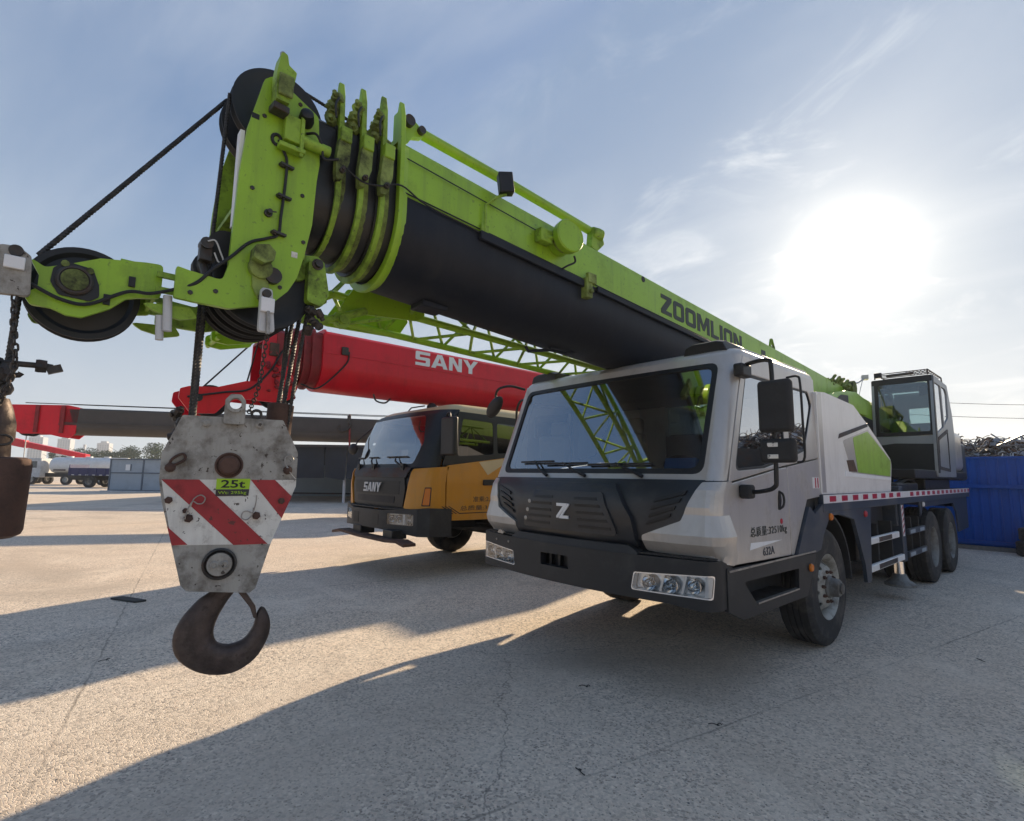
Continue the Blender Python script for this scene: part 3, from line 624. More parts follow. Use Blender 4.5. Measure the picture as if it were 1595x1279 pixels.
# roof and rear wall: a shell that the other cab panels hang on
def ring(z, inset):
    pts = []; x = xS(z)-inset; yf = yF(z)+inset; yr = -.03-inset*.5; r = .13
    for (cx, cy, a0) in ((x-r, yf+r, -90), (x-.06, yr-.06, 0), (-x+.06, yr-.06, 90), (-x+r, yf+r, 180)):
        rr = r if cy < -1 else .06
        for k in range(6):
            a = radians(a0+90*k/5); xx = cx+rr*cos(a); yy = cy+rr*sin(a)
            pts.append(Vector((xx, yy, z)))
    return pts
b = MB()
b.loft([ring(2.445, .0), ring(2.475, .004), ring(2.503, .02), ring(2.522, .05), ring(2.535, .11), ring(2.54, .3)])
cab = b.obj('cab', 'silver', CR, 0, smooth=50)
b = MB()      # rear wall with its window, floor
b.plate(rrect(-1.18, 1.18, .98, 2.45, .03), 'y', -.06, .05, [rrect(-.48, .30, 1.98, 2.32, .05)])
b.obj('rear_wall', 'cab_inside', cab, .005)
MB().plate(rrect(-.50, .32, 1.96, 2.34, .05), 'y', -.03, .006).obj('rear_window', 'cab_glass', cab)
MB().box(-1.16, 1.16, -1.95, -.10, .93, 1.0).obj('floor_pan', 'cab_inside', cab)
MB().box(-1.10, 1.10, -1.60, -.10, 2.425, 2.442).obj('headliner', 'cab_inside', cab)
for sx in (-1, 1):      # corner pillars
    b = MB(); rings = []
    for z in [1.485, 1.6, 1.8, 2.0, 2.2, 2.4, 2.455]:
        q = [Vector(PW(sx*(xS(z)-CRD-.004+ARC*k/8*1.06), z, 0)) for k in range(9)]
        q += [Vector(PW(sx*(xS(z)-CRD-.004+ARC*k/8*1.06), z, -.05)) for k in range(8, -1, -1)]
        rings.append(q)
    b.loft(rings); b.obj('corner_pillar', 'silver', cab, smooth=50)
# windscreen with frame, seal
fr_out = [(-1.116, 1.486), (1.116, 1.486), (1.089, 2.455), (-1.089, 2.455)]
gl_out = fillet([(-1.085, 1.53), (1.085, 1.53), (1.068, 2.395), (-1.068, 2.395)], .08, 5)
gl_in = fillet([(-1.04, 1.572), (1.04, 1.572), (1.025, 2.358), (-1.025, 2.358)], .07, 5)
MB().sheet(fr_out, lambda u, v, w: PW(u, v, w), .03, [gl_out], GR).obj('windscreen_frame', 'silver', cab, .004)
MB().sheet(gl_out, lambda u, v, w: PW(u, v, -.001+w), .02, [gl_in], GR).obj('windscreen_seal', 'black', cab, .003)
MB().sheet(gl_out, lambda u, v, w: PW(u, v, -.012+w), .0, [], GR).obj('windscreen', 'windscreen', cab, smooth=60)
# greenhouse sides, doors
def PS(sx, off): return lambda u, v, w: (sx*(xS(v)+off+w), u, v)
up_out = [(-1.90, 1.475), (-1.0, 1.60), (-.09, 1.70), (-.05, 2.455), (-1.545, 2.455)]
win1 = fillet([(-1.80, 1.555), (-1.30, 1.585), (-.86, 1.665), (-.86, 2.315), (-1.515, 2.315)], [.05, .1, .04, .04, .05], 4)
win2 = fillet([(-.76, 1.68), (-.42, 1.755), (-.15, 2.20), (-.22, 2.315), (-.76, 2.315)], .035, 4)
for sx in (1, -1):
    d = MB().sheet(up_out, PS(sx, 0), .035, [win1, win2]).obj('side_frame', 'silver', CR, .006)
    MB().sheet(win1, PS(sx, -.012), .0).obj('side_window', 'side_glass' if sx > 0 else 'cab_glass', d, smooth=0)
    MB().sheet(win2, PS(sx, -.012), .0).obj('quarter_window', 'side_glass' if sx > 0 else 'cab_glass', d, smooth=0)
    for wv in (win1, win2):
        cxm = sum(p[0] for p in wv)/len(wv); czm = sum(p[1] for p in wv)/len(wv)
        inn = [(cxm+(p[0]-cxm)*.955, czm+(p[1]-czm)*.95) for p in wv]
        MB().sheet(wv, PS(sx, -.004), .012, [inn]).obj('window_seal', 'black', d)
    dr = fillet([(-1.945, .905), (-.862, .882), (-.862, 1.602), (-1.0, 1.588), (-1.90, 1.463), (-1.945, 1.455)], .02, 2)
    door = MB().sheet(dr, lambda u, v, w: (sx*(1.2135+w), u, v), .04).obj('door', 'silver', CR, .008, 3)
    MB().box(sx*1.150, sx*1.168, -1.96, -.14, 1.00, 1.56).obj('gap_shade_backing', 'black_matt', door)  # black plate added behind the door so its gaps read as shaded
    rp = fillet([(-.852, .880), (-.80, .880), (-.45, 1.325), (-.11, 1.345), (-.095, 1.690), (-.852, 1.603)], .02, 2)
    MB().sheet(rp, lambda u, v, w: (sx*(1.212+w), u, v), .04).obj('rear_quarter_panel', 'silver', CR, .008, 3)
    if sx > 0:
        h = MB(); h.sheet(fillet([(-1.085, 1.255), (-1.04, 1.255), (-1.015, 1.33), (-1.025, 1.40), (-1.06, 1.415), (-1.08, 1.35)], .015, 3), lambda u, v, w: (1.218+w, u, v), .008)
        h.tube(bez([(1.218, -1.05, 1.40), (1.236, -1.035, 1.38), (1.240, -1.025, 1.33), (1.236, -1.04, 1.285), (1.218, -1.06, 1.265)], 5), .009, 8)
        h.obj('door_handle', 'black', door)
        MB().sheet([(-1.62, .985), (-1.04, 1.02), (-1.60, 1.035)][::1], lambda u, v, w: (1.2155+w, u, v), .003).obj('white_dart', 'white_paint', door, smooth=0)
        t1 = text('door_lettering', '总质量:32510kg', .085, (1.2145, -1.60, 1.062), (0, 1, 0), (0, 0, 1), 'print_dark', door, bold=.0, width=.66, sp=1.15)
        text('door_number', '632A', .062, (1.2145, -1.40, .925), (0, 1, 0), (0, 0, 1), 'air_blue' if 0 else 'navy_body', door, bold=.0, width=.20)
        MB().lathe((1.214, -1.035, 1.165), (1, 0, 0), [(.022, 0), (.022, .003), (.002, .0035)], 16).obj('round_sticker', 'red_reflex', door)
        MB().sheet([(-1.93, 1.452), (-1.0, 1.575), (-.87, 1.588), (-.87, 1.578), (-1.0, 1.563), (-1.92, 1.436)], lambda u, v, w: (1.2165+w, u, v), .004).obj('belt_crease', 'silver', door)
# red and white mark on the cab rear edge
MB().box(1.2125, 1.2145, -.30, -.13, 1.42, 1.52).obj('reflex_mark', 'white_reflex', CR); 
for k in range(2): MB().box(1.2148, 1.2162, -.24+.06*k, -.215+.06*k, 1.425, 1.515).obj('reflex_mark_red', 'red_reflex', CR)
# front panel below the windscreen
fp_out = [(-1.29, .965), (1.29, .965), (1.29, 1.49), (-1.29, 1.49)]
fp = MB().sheet(fp_out, lambda u, v, w: P6(u, v, w), .03, [], GRID, [1.05, 1.3, 1.42]).obj('front_panel', 'navy_trim', CR, .006, smooth=28)
# raised centre with the grille
cen = fillet([(-.66, .99), (.66, .99), (.62, 1.20), (.47, 1.455), (-.47, 1.455), (-.62, 1.20)], .03, 3)
MB().sheet(cen, lambda u, v, w: P6(u, v, .045+w), .05, [], GR, [1.05, 1.3, 1.42]).obj('grille_surround', 'navy_trim', fp, .008, 3)
cen2 = fillet([(-.52, 1.065), (.52, 1.065), (.38, 1.385), (-.38, 1.385)], .03, 3)
MB().sheet(cen2, lambda u, v, w: P6(u, v, .062+w), .03, [], GR, [1.3]).obj('grille', 'navy_trim', fp, .010, 3)
for sx in (-1, 1):
    for k in range(5):
        z = 1.10+.055*k; wo_ = .47-.022*k*1.4
        MB().sheet([(sx*.16+sx*.01*k*-1, z), (sx*wo_, z), (sx*(wo_-.012), z+.022), (sx*.16-sx*.01*k, z+.022)], lambda u, v, w: P6(u, v, .0655+w), .01, [], GR).obj('grille_slot', 'black', fp)
for k in range(3):
    p = Vector(P6(-.475+.032*k, 1.135+.075*k, .062))
    MB().lathe(p, (0, -1, 0), [(.018, 0), (.018, .004), (.012, .006)], 10).obj('grille_bolt', 'steel', fp)
# emblem: a slanted Z built of two strokes
def em(poly): return MB().sheet(poly, lambda u, v, w: P6(u, v, .046+w), .010)
E1 = [(-.085, 1.295), (.075, 1.295), (.075, 1.268), (-.028, 1.155), (-.075, 1.155), (.005, 1.262), (-.085, 1.262)]
E2 = [(.092, 1.292), (.092, 1.262), (.010, 1.175), (.075, 1.175), (.065, 1.143), (-.090, 1.143), (-.090, 1.150), (-.020, 1.150)]
eb = MB()
eb.sheet([(-.075, 1.30), (.070, 1.30), (.062, 1.278), (-.062, 1.150), (-.085, 1.150), (-.082, 1.168), (.012, 1.270), (-.075, 1.270)], lambda u, v, w: P6(u*.80, 1.222+(v-1.222)*.80, .075+w), .012)
eb.sheet([(.080, 1.298), (.094, 1.298), (.090, 1.278), (.000, 1.176), (.078, 1.176), (.078, 1.146), (-.050, 1.146), (-.044, 1.156)], lambda u, v, w: P6(u*.80, 1.222+(v-1.222)*.80, .075+w), .012)
eb.obj('emblem', 'white_paint', fp)
# silver corner panels
cs = [(.69, .972), (.69, 1.085), (.985, 1.205), (1.035, 1.34), (1.10, 1.475), (1.34, 1.482), (1.34, .905), (1.20, .930)]
def fct(v):
    K = ((.90, .020), (.98, .034), (1.11, .060), (1.25, .016), (1.49, .012))
    for (a, oa), (c, oc_) in zip(K, K[1:]):
        if v <= c: return oa+(oc_-oa)*max(0, v-a)/(c-a)
    return .012
for sx in (-1, 1):
    pl = fillet([(sx*u, v) for u, v in cs], .02, 3)
    MB().sheet(pl, lambda u, v, w: P6(u, v, fct(v)*min(1, .35+max(0, abs(u)-.66)*2.2)+w), .04, [], GRID, [.98, 1.05, 1.11, 1.25, 1.3, 1.42]).obj('corner_panel', 'silver', CR, .005, 2, smooth=14)
    for k in range(4):
        z0 = 1.16+.055*k; u0 = .72+.02*k
        MB().sheet([(sx*(u0), z0), (sx*(.90+.035*k), z0+.065), (sx*(.91+.035*k), z0+.090), (sx*(u0+.02), z0+.03)], lambda u, v, w: P6(u, v, .016+w), .014, [], GR).obj('vent_rib', 'black', fp)
# bumper
def PBm(s, z, w): 
    x, y, z2 = front(.13, -.095)(s, .80, w); return (x*1.010, y, z)
hl = fillet([(.62, .700), (.645, .828), (1.215, .862), (1.195, .705)], .02, 3)
tow = rrect(-.26, .06, .765, .865, .01, 2)
bo = fillet([(-1.42, .66), (-1.10, .635), (-.9, .645), (.9, .645), (1.10, .625), (1.42, .645), (1.42, .905), (1.28, .952), (.70, .948), (-.70, .948), (-1.28, .955), (-1.42, .93)], .015, 2)
bmpr = MB().sheet(bo, PBm, .07, [hl, [(-u, v) for u, v in hl], tow], GRID).obj('bumper', 'bumper_black', CR, .012, 3, smooth=30)
lip = fillet([(-.70, .945), (.70, .945), (.60, 1.005), (-.60, 1.005)], .02, 3)
MB().sheet(lip, lambda u, v, w: PBm(u, v, -.006-.25*(v-.945)+w), .10, [], GR, [.965, .985]).obj('bumper_step', 'bumper_black', bmpr, .012, 3)
tl = MB().sheet([(-1.28, .955), (1.28, .955), (1.28, .965), (-1.28, .965)], lambda u, v, w: PBm(u, v, -.03+w), .12, [], GRID); tl.obj('bumper_top', 'bumper_black', bmpr)
bk = MB().sheet([(-.30, .74), (.10, .74), (.10, .89), (-.30, .89)], lambda u, v, w: PBm(u, v, -.10+w), .01, [], GR)
for u in (-.20, -.10, 0.0): bk.box(u-.012, u+.012, -2.24, -2.19, .76, .87)
bk.obj('tow_pocket', 'black', bmpr)
for (u, z) in ((-.93, .90), (-.93, .74), (-.72, .90), (-.72, .74)):
    p = Vector(PBm(u, z, 0)); MB().lathe(p, (0, -1, 0), [(.011, -.002), (.011, .006), (.006, .009)], 8).obj('bumper_bolt', 'steel', bmpr)
MB().sheet(fillet([(-.92, .962), (-.82, .960), (-.80, .975), (-.88, 1.0)], .005, 2), lambda u, v, w: PBm(u, v, .004+w), .02).obj('small_badge', 'steel', bmpr)
for sx in (1, -1):
    hp = [(sx*u, v) for u, v in hl]
    H = MB().sheet(hp, lambda u, v, w: PBm(u, v, -.065+w), .012, [], GRID).obj('headlight', 'lamp_silver', CR)
    rimp = [(sx*u, v) for u, v in fillet([(.628, .708), (.652, .820), (1.208, .853), (1.188, .713)], .02, 3)]
    MB().sheet(hp, lambda u, v, w: PBm(u, v, -.004+w), .05, [rimp], GRID).obj('lamp_bezel', 'lamp_silver', H)
    for (u, z, r) in ((.755, .762, .052), (.905, .768, .056), (1.065, .778, .050)):
        p = Vector(PBm(sx*u, z, -.055)); nn = (p-Vector(PBm(sx*u, z, -.075))).normalized()
        L = MB().lathe(p, nn, [(r*.35, -.004), (r*.45, .0), (r*.75, .018), (r, .042), (r*1.06, .042), (r*1.06, .0)], 20).obj('reflector_bowl', 'chrome', H)
        MB().lathe(p, nn, [(r*.36, .004), (r*.34, .024), (r*.2, .034), (.002, .037)], 14).obj('bulb', 'lens', H)
    rb = MB()
    for (u0, u1) in ((.825, .84), (.975, .99)):
        rb.sheet([(sx*u0, .715), (sx*u1, .715), (sx*(u1+.03), .835), (sx*(u0+.03), .835)], lambda u, v, w: PBm(u, v, -.02+w), .03, [], GRID)
    rb.obj('lamp_divider', 'lamp_silver', H)
    MB().sheet([(sx*1.135, .715), (sx*1.185, .717), (sx*1.203, .848), (sx*1.15, .845)], lambda u, v, w: PBm(u, v, -.012+w), .02, [], GRID).obj('side_indicator', 'white_reflex', H)
    MB().sheet(rimp, lambda u, v, w: PBm(u, v, -.003+w), .0, [], GRID).obj('lens', 'lens', H)
# step skirts
for sx in (1, -1):
    so_ = fillet([(-2.02, .905), (-1.93, .890), (-.86, .868), (-.37, .858), (-.62, .53), (-1.80, .535), (-2.02, .62)], .015, 2)
    sh = fillet([(-1.78, .785), (-.78, .772), (-.80, .60), (-1.58, .602)], .012, 2)
    sk = MB().sheet(so_, lambda u, v, w: (sx*(1.236)+w, u, v), .03, [sh]).obj('step_skirt', 'navy_body' if sx < 0 else 'bumper_black', CR, .006)
    bx = MB(); bx.box(sx*1.0, sx*1.02, -1.9, -.6, .56, .85); bx.box(sx*1.0, sx*1.20, -1.82, -.66, .80, .83); bx.obj('step_recess', 'black_matt', sk)
    tr = MB(); tr.box(sx*1.0, sx*1.222, -1.60, -.80, .580, .606)
    tr.obj('step_tread', 'dark_steel', sk, .004)
    MB().box(sx*1.208, sx*1.242, -1.575, -.805, .6065, .618).obj('step_edge', 'steel', sk)
    MB().box(sx*1.2365, sx*1.244, -2.00, -.40, .872, .884).obj('skirt_rail', 'steel', sk)
# roof lamps and side rails
for sx in (1, -1):
    pod = []
    for (y, k) in ((-1.62, .80), (-1.56, 1.0), (-1.30, 1.0), (-.9, .55)):
        pod.append([Vector((sx*(.90+dx), y, 2.50+dz*k)) for dx, dz in ((-.17, 0), (.20, 0), (.17, .085), (.11, .105), (-.09, .105), (-.15, .08))])
    pd = MB().loft(pod).obj('roof_lamp', 'black', CR, .006)
    MB().add([(sx*.79, -1.618, 2.518), (sx*1.02, -1.618, 2.518), (sx*.995, -1.602, 2.572), (sx*.825, -1.602, 2.572)], [(0, 1, 2, 3)]).obj('lamp_lens', 'beige_cloth', pd)
    MB().box(sx*1.10, sx*1.135, -1.45, -.06, 2.505, 2.545).obj('roof_rail', 'silver', CR, .01)
# mirrors
for sx in (1,):
    mr = MB().tube(bez([(sx*1.20, -1.62, 2.335), (sx*1.30, -1.68, 2.350), (sx*1.44, -1.72, 2.345), (sx*1.468, -1.725, 2.28), (sx*1.468, -1.73, 1.9), (sx*1.468, -1.73, 1.52), (sx*1.45, -1.73, 1.445), (sx*1.36, -1.72, 1.415), (sx*1.24, -1.70, 1.405)], 6), .0155, 10).obj('mirror', 'black', CR)
    MB().cbox((sx*1.50, -1.765, 2.005), (.225, .075, .365)).obj('mirror_housing', 'black_matt', mr, .03, 4)
    MB().cbox((sx*1.505, -1.765, 1.695), (.235, .065, .165)).obj('lower_mirror_housing', 'black_matt', mr, .028, 4)
    MB().box(sx*1.40, sx*1.60, -1.7268, -1.7255, 1.84, 2.17).obj('mirror_glass', 'chrome', mr)
    MB().cbox((sx*1.235, -1.66, 2.305), (.075, .16, .10)).obj('upper_bracket', 'black', mr, .015)
    MB().cbox((sx*1.255, -1.715, 1.41), (.085, .10, .10)).obj('lower_bracket', 'black_matt', mr, .02, 3)
    MB().tube(bez([(sx*1.56, -1.72, 2.20), (sx*1.625, -1.70, 2.205), (sx*1.642, -1.70, 2.15), (sx*1.645, -1.70, 1.9), (sx*1.645, -1.70, 1.65), (sx*1.60, -1.71, 1.615)], 5), .008, 8).obj('mirror_guard', 'black', mr)
    for z in (1.735, 1.655):
        MB().box(sx*1.445, sx*1.515, -1.802, -1.7975, z-.014, z+.014).obj('mirror_clamp', 'stripe_white', mr, .003)
# small look-down mirror at the far front corner
mr = MB().tube(bez([(-1.16, -1.66, 2.44), (-1.24, -1.80, 2.47), (-1.36, -1.86, 2.45), (-1.42, -1.86, 2.38), (-1.40, -1.84, 2.30)], 6), .014, 8).obj('front_mirror', 'black', CR)
mb_ = MB(); mx = Matrix.Translation((-1.46, -1.84, 2.255)) @ Matrix.Rotation(-.75, 4, 'Y') @ Matrix.Rotation(.25, 4, 'X')
mb_.loft([[mx @ Vector((.150*k*cos(2*pi*q/20), dy, .075*k*sin(2*pi*q/20))) for q in range(20)] for dy, k in ((-.045, .55), (-.035, .85), (-.01, 1.0), (.012, 1.0))])
mb_.obj('front_mirror_bowl', 'black', mr, smooth=50)
mr2 = MB().tube(bez([(-1.20, -1.62, 2.335), (-1.30, -1.60, 2.33), (-1.40, -1.56, 2.25), (-1.42, -1.55, 2.1)], 6), .014, 8).obj('far_mirror_arm', 'black', CR)
# wipers
for (ux0, ub0, ub1, z) in ((-.40, -.82, -.36, 1.635), (.06, -.48, .05, 1.615), (.62, .06, .68, 1.605)):
    p = Vector(PW(ux0, 1.51, .02)); wv = MB()
    mid = (ub0+ub1)/2-.02
    wv.tube([p, Vector(PW((ux0+mid)/2, 1.565, .035)), Vector(PW(mid, z+.01, .03))], [.016, .011, .007], 8)
    wo2 = wv.obj('wiper', 'black', CR)
    MB().tube([PW(ub0+(ub1-ub0)*k/8, z+.004*k/8, .014) for k in range(9)], .009, 6).obj('wiper_blade', 'black', wo2)
# cab interior
b = MB(); b.loft([[Vector((sx_, y, z)) for sx_, y, z in ((-1.12, -1.95, zz), (1.12, -1.95, zz), (1.12, yb, zz), (-1.12, yb, zz))] for zz, yb in ((1.1, -1.5), (1.48, -1.5), (1.53, -1.62))])
b.obj('dashboard', 'black', cab, .03, 3)
for sx in (.62, -.62):
    st2 = MB(); st2.cbox((sx, -.82, 1.28), (.50, .50, .16)); so2 = st2.obj('seat', 'grey_cloth' if sx > 0 else 'beige_cloth', cab, .05, 3)
    st2 = MB(); st2.cbox((sx, -.52, 1.66), (.50, .14, .66), (radians(10), 0, 0)); st2.cbox((sx, -.46, 2.08), (.30, .11, .20)); st2.obj('seat_back', 'grey_cloth' if sx > 0 else 'beige_cloth', cab, .05, 3)
    MB().box(sx-.15, sx+.15, -1.0, -.65, 1.0, 1.21).obj('seat_base', 'black', cab)
sw = MB(); c0 = Vector((.62, -1.38, 1.56)); ax = Vector((0, -.55, -.83)).normalized(); a1 = Vector((1, 0, 0)); a2 = ax.cross(a1)
sw.tube([c0+(a1*cos(2*pi*k/28)+a2*sin(2*pi*k/28))*.21 for k in range(28)], .015, 8, closed=True)
for q in (0.4, 2.74, 4.71): sw.tube([c0+ax*.02, c0+(a1*cos(q)+a2*sin(q))*.21], .012, 6)
sw.cyl(c0, c0+ax*.3, .03, 10); sw.obj('steering_wheel', 'black', cab)
MB().cbox((.82, -1.86, 1.60), (.26, .04, .10), (radians(-20), 0, 0)).obj('dash_card', 'air_blue', cab)
# --- superstructure
b = MB(); b.lathe((0, 4.95, 1.36), (0, 0, 1), [(.72, 0), (.72, .10), (.66, .11), (.66, .17)], 40); b.obj('slewing_ring', 'black', CR)
b = MB()
b.box(-.62, 1.20, 3.75, 8.05, 1.53, 1.66)
b.box(-1.10, -.62, 4.4, 7.9, 1.53, 1.60)
b.obj('turntable', 'black', CR, .01)
for sx in (-1, 1):
    MB().plate(fillet([(4.0, 1.66), (7.95, 1.66), (8.0, 2.55), (7.6, 2.95), (7.1, 2.95), (5.4, 2.1), (4.0, 1.95)], .05, 3), 'x', sx*.41, .03).obj('turret_plate', 'lime', CR, .004)
b = MB(); b.box(-1.15, 1.15, 8.06, 8.55, 1.50, 2.25); b.obj('counterweight', 'navy_body', CR, .06, 3)
b = MB(); b.loft([[Vector((x, y, z)) for x in (.45, 1.18) for y in ((7.0, 8.02) if x == .45 else (8.02, 7.0))] for z in (1.67, 2.2, 2.45)]); b.obj('winch_cover', 'silver', CR, .12, 4)
b = MB(); b.box(-1.15, -.46, 4.4, 7.9, 1.61, 2.25); b.obj('hydraulic_cover', 'silver', CR, .06, 3)
b = MB(); b.lathe((-.34, 7.3, 2.2), (1, 0, 0), [(.30, 0), (.30, .03), (.2, .031), (.2, .64), (.30, .641), (.30, .68)], 28); b.obj('winch_drum', 'rope', CR)
b = MB(); b.cyl((0, 4.15, 1.78), (0, 1.9, 2.20), .13, 20); o = b.obj('luffing_cylinder', 'lime', CR)
MB().cyl((0, 1.95, 2.19), (0, 1.0, 2.40), .085, 20).obj('cylinder_rod', 'chrome', o)
MB().cyl((-.36, 1.0, 2.40), (.36, 1.0, 2.40), .05, 14).obj('cylinder_pin', 'steel', o)
# green canopy over the turret front and the lump of hydraulics on the boom's back
rr = []
for (y, z0, z1) in ((2.40, 2.56, 2.60), (2.75, 2.52, 2.72), (3.3, 2.50, 2.82), (3.8, 2.50, 2.85), (4.15, 2.50, 2.80)):
    rr.append([Vector((x, y, z)) for x, z in ((.36, z0), (.58, z0), (.60, z0+(z1-z0)*.6), (.54, z1), (.38, z1))])
MB().loft(rr).obj('turret_canopy', 'lime', CR, .02, 3)
MB().sheet(fillet([(2.55, 2.58), (2.85, 2.70), (3.15, 2.72), (3.15, 2.58)], .03, 3), lambda u, v, w: (.603+w, u, v), .01).obj('canopy_opening', 'black', CR)
b = MB()
for k in range(8):
    p = Vector((.28+random.uniform(-.08, .10), 3.30+.12*k, 2.98+random.uniform(-.03, .05))); b.lathe(p, (random.uniform(-.3, 1), random.uniform(-1, 1), .4), [(.035, -.06), (.05, -.05), (.05, .03), (.03, .04), (.03, .08), (.015, .085)], 10)
for k in range(4): b.tube(bez([(.30, 3.3+.2*k, 2.93), (.38, 3.4+.2*k, 3.08), (.30, 3.55+.2*k, 3.05), (.25, 3.7+.2*k, 2.9)], 5), .022, 8)
b.cyl((.22, 4.2, 2.98), (.42, 4.2, 2.98), .12, 18)
b.obj('hydraulic_valve', 'lime_greasy', CR)
b = MB(); b.tube([(.3, 4.25, 3.05), (.35, 4.65, 3.13), (.36, 5.0, 3.25)], .014, 8); b.cbox((.36, 5.04, 3.27), (.10, .16, .07), (0, 0, .3)); b.tube([(.36, 4.9, 3.22), (.34, 4.6, 2.80)], .006, 6); b.obj('mast_lamp', 'scrap_pale', CR)
# operator's cab
OC = MB()
x0, x1 = .36, 1.225
side = [(5.22, 1.56), (6.78, 1.56), (6.95, 2.3), (6.90, 2.7), (6.62, 3.22), (5.40, 3.26), (5.30, 2.25)]
swin = fillet([(5.42, 2.27), (6.02, 2.42), (6.02, 3.14), (5.50, 3.15)], .04, 3)
swin2 = fillet([(6.08, 2.44), (6.50, 2.62), (6.55, 3.05), (6.45, 3.13), (6.08, 3.14)], .04, 3)
for x in (x0, x1): OC.plate(fillet(side, .05, 3), 'x', x-.02 if x == x1 else x+.02, .04, [swin, swin2])
OC.box(x0+.04, x1-.04, 6.60, 6.66, 1.6, 3.2) if 0 else None
OC.box(x0+.041, x1-.041, 5.25, 6.80, 1.56, 1.60)
OC.box(x0+.041, x1-.041, 5.42, 5.52, 3.16, 3.255); OC.box(x0+.041, x1-.041, 6.3, 6.62, 3.16, 3.225); OC.box(x0+.041, x0+.12, 5.52, 6.3, 3.17, 3.24); OC.box(x1-.12, x1-.041, 5.52, 6.3, 3.17, 3.24)
OC.plate([(x0+.041, 1.60), (x1-.041, 1.60), (x1-.041, 3.15), (x0+.041, 3.15)], 'y', 6.74, .04, [rrect(.62, .98, 2.55, 2.85, .03)])
oc = OC.obj('operator_cab', 'cab_grey', CR, .012, 3)
MB().plate(fillet([(5.24, 1.62), (5.36, 1.62), (5.47, 3.24), (5.40, 3.255), (5.30, 2.3)], .01, 2), 'x', x1+.004, .008).obj('front_pillar', 'black', oc)
MB().plate(swin, 'x', x1-.018, .006).obj('door_window', 'side_glass', oc); MB().plate(swin2, 'x', x1-.018, .006).obj('rear_side_window', 'side_glass', oc)
MB().plate(swin, 'x', x0+.018, .006).obj('inner_window', 'cab_glass', oc); MB().plate(swin2, 'x', x0+.018, .006).obj('inner_rear_window', 'cab_glass', oc)
MB().box(x0+.12, x1-.12, 5.52, 6.3, 3.20, 3.206).obj('roof_window', 'cab_glass', oc)
def PO(u, v, w): return (u, 5.27-w+(v-1.56)*.075, v)
MB().sheet(rrect(x0+.005, x1-.005, 2.245, 3.255, .03), PO, .03, [rrect(x0+.095, x1-.07, 2.31, 3.16, .04)]).obj('front_window_frame', 'black', oc, .004)
MB().sheet(rrect(x0+.06, x1-.05, 2.29, 3.20, .03), lambda u, v, w: PO(u, v, w-.015), .004).obj('front_window', 'cab_glass', oc)
MB().sheet([(x0+.003, 2.10), (x1-.003, 2.10), (x1-.003, 2.24), (x0+.003, 2.24)], lambda u, v, w: PO(u, v, w-.004), .03).obj('waist_panel', 'cab_grey', oc, .004)
MB().sheet(fillet([(x0+.003, 1.57), (x1-.003, 1.57), (x1-.003, 2.095), (x0+.30, 2.12), (x0+.003, 2.08)], .02, 2), lambda u, v, w: PO(u, v, w-.002), .03).obj('lower_panel', 'black', oc, .006)
MB().plate(fillet([(5.36, 1.68), (6.24, 1.65), (6.30, 2.40), (5.44, 2.21)], .03, 3), 'x', x1+.003, .012, [fillet([(5.41, 1.73), (6.20, 1.70), (6.25, 2.33), (5.48, 2.16)], .03, 3)]).obj('door_outline', 'scrap_dark', oc)
MB().box(x1-.001, x1+.012, 5.40, 5.44, 1.95, 2.12).obj('door_grip', 'black', oc, .004)
b = MB()
for x in (x0+.06, x1-.06): b.tube([(x, 5.40, 3.27), (x, 5.42, 3.36), (x, 6.55, 3.36), (x, 6.6, 3.24)], .012, 6)
for k in range(8): b.tube([(x0+.06, 5.42+.16*k, 3.36), (x1-.06, 5.42+.16*k, 3.36)], .008, 6)
for k in range(7): b.tube([(x1-.06-.05*k, 5.42, 3.36), (x1-.06-.05*k, 5.9, 3.36)], .006, 6)
b.obj('roof_guard', 'scrap_dark', oc)
MB().cbox((x0+.12, 5.36, 3.33), (.11, .07, .09)).obj('work_lamp', 'black', oc, .01)
MB().cyl((x0+.24, 5.385, 3.31), (x0+.62, 5.385, 3.315), .025, 12).obj('roof_roller', 'scrap_dark', oc)
b = MB(); b.cbox((.80, 6.3, 1.95), (.45, .45, .14)); b.cbox((.80, 6.55, 2.25), (.45, .12, .6)); b.obj('operator_seat', 'grey_cloth', oc, .04, 3)
MB().cbox((1.08, 5.5, 3.02), (.13, .03, .17)).obj('inside_mirror', 'black', oc, .03)
b = MB(); b.cbox((.50, 5.6, 2.45), (.10, .06, .22)); b.tube([(.62, 5.9, 1.6), (.60, 5.85, 2.2)], .012, 6); b.tube([(.98, 5.9, 1.6), (1.0, 5.85, 2.2)], .012, 6); b.cbox((.8, 5.55, 2.1), (.7, .12, .2)); b.obj('controls', 'black', oc)

b = MB(); b.box(.55, 1.12, 3.1, 4.3, 1.346, 1.46); b.obj('hose_tray', 'black', CR, .02)
b = MB()
for k in range(6): b.tube(bez([(1.0-.05*k, 3.3+.2*k, 1.40), (1.08-.05*k, 4.0+.2*k, 1.52), (1.0-.04*k, 4.8+.2*k, 1.42), (.8, 5.6+.1*k, 1.50)], 5), .022, 7)
b.obj('hydraulic_hoses', 'black_matt', CR)
b = MB(); b.box(.75, 1.10, 4.9, 6.9, 1.346, 1.525); b.obj('deck_locker', 'black', CR, .02)
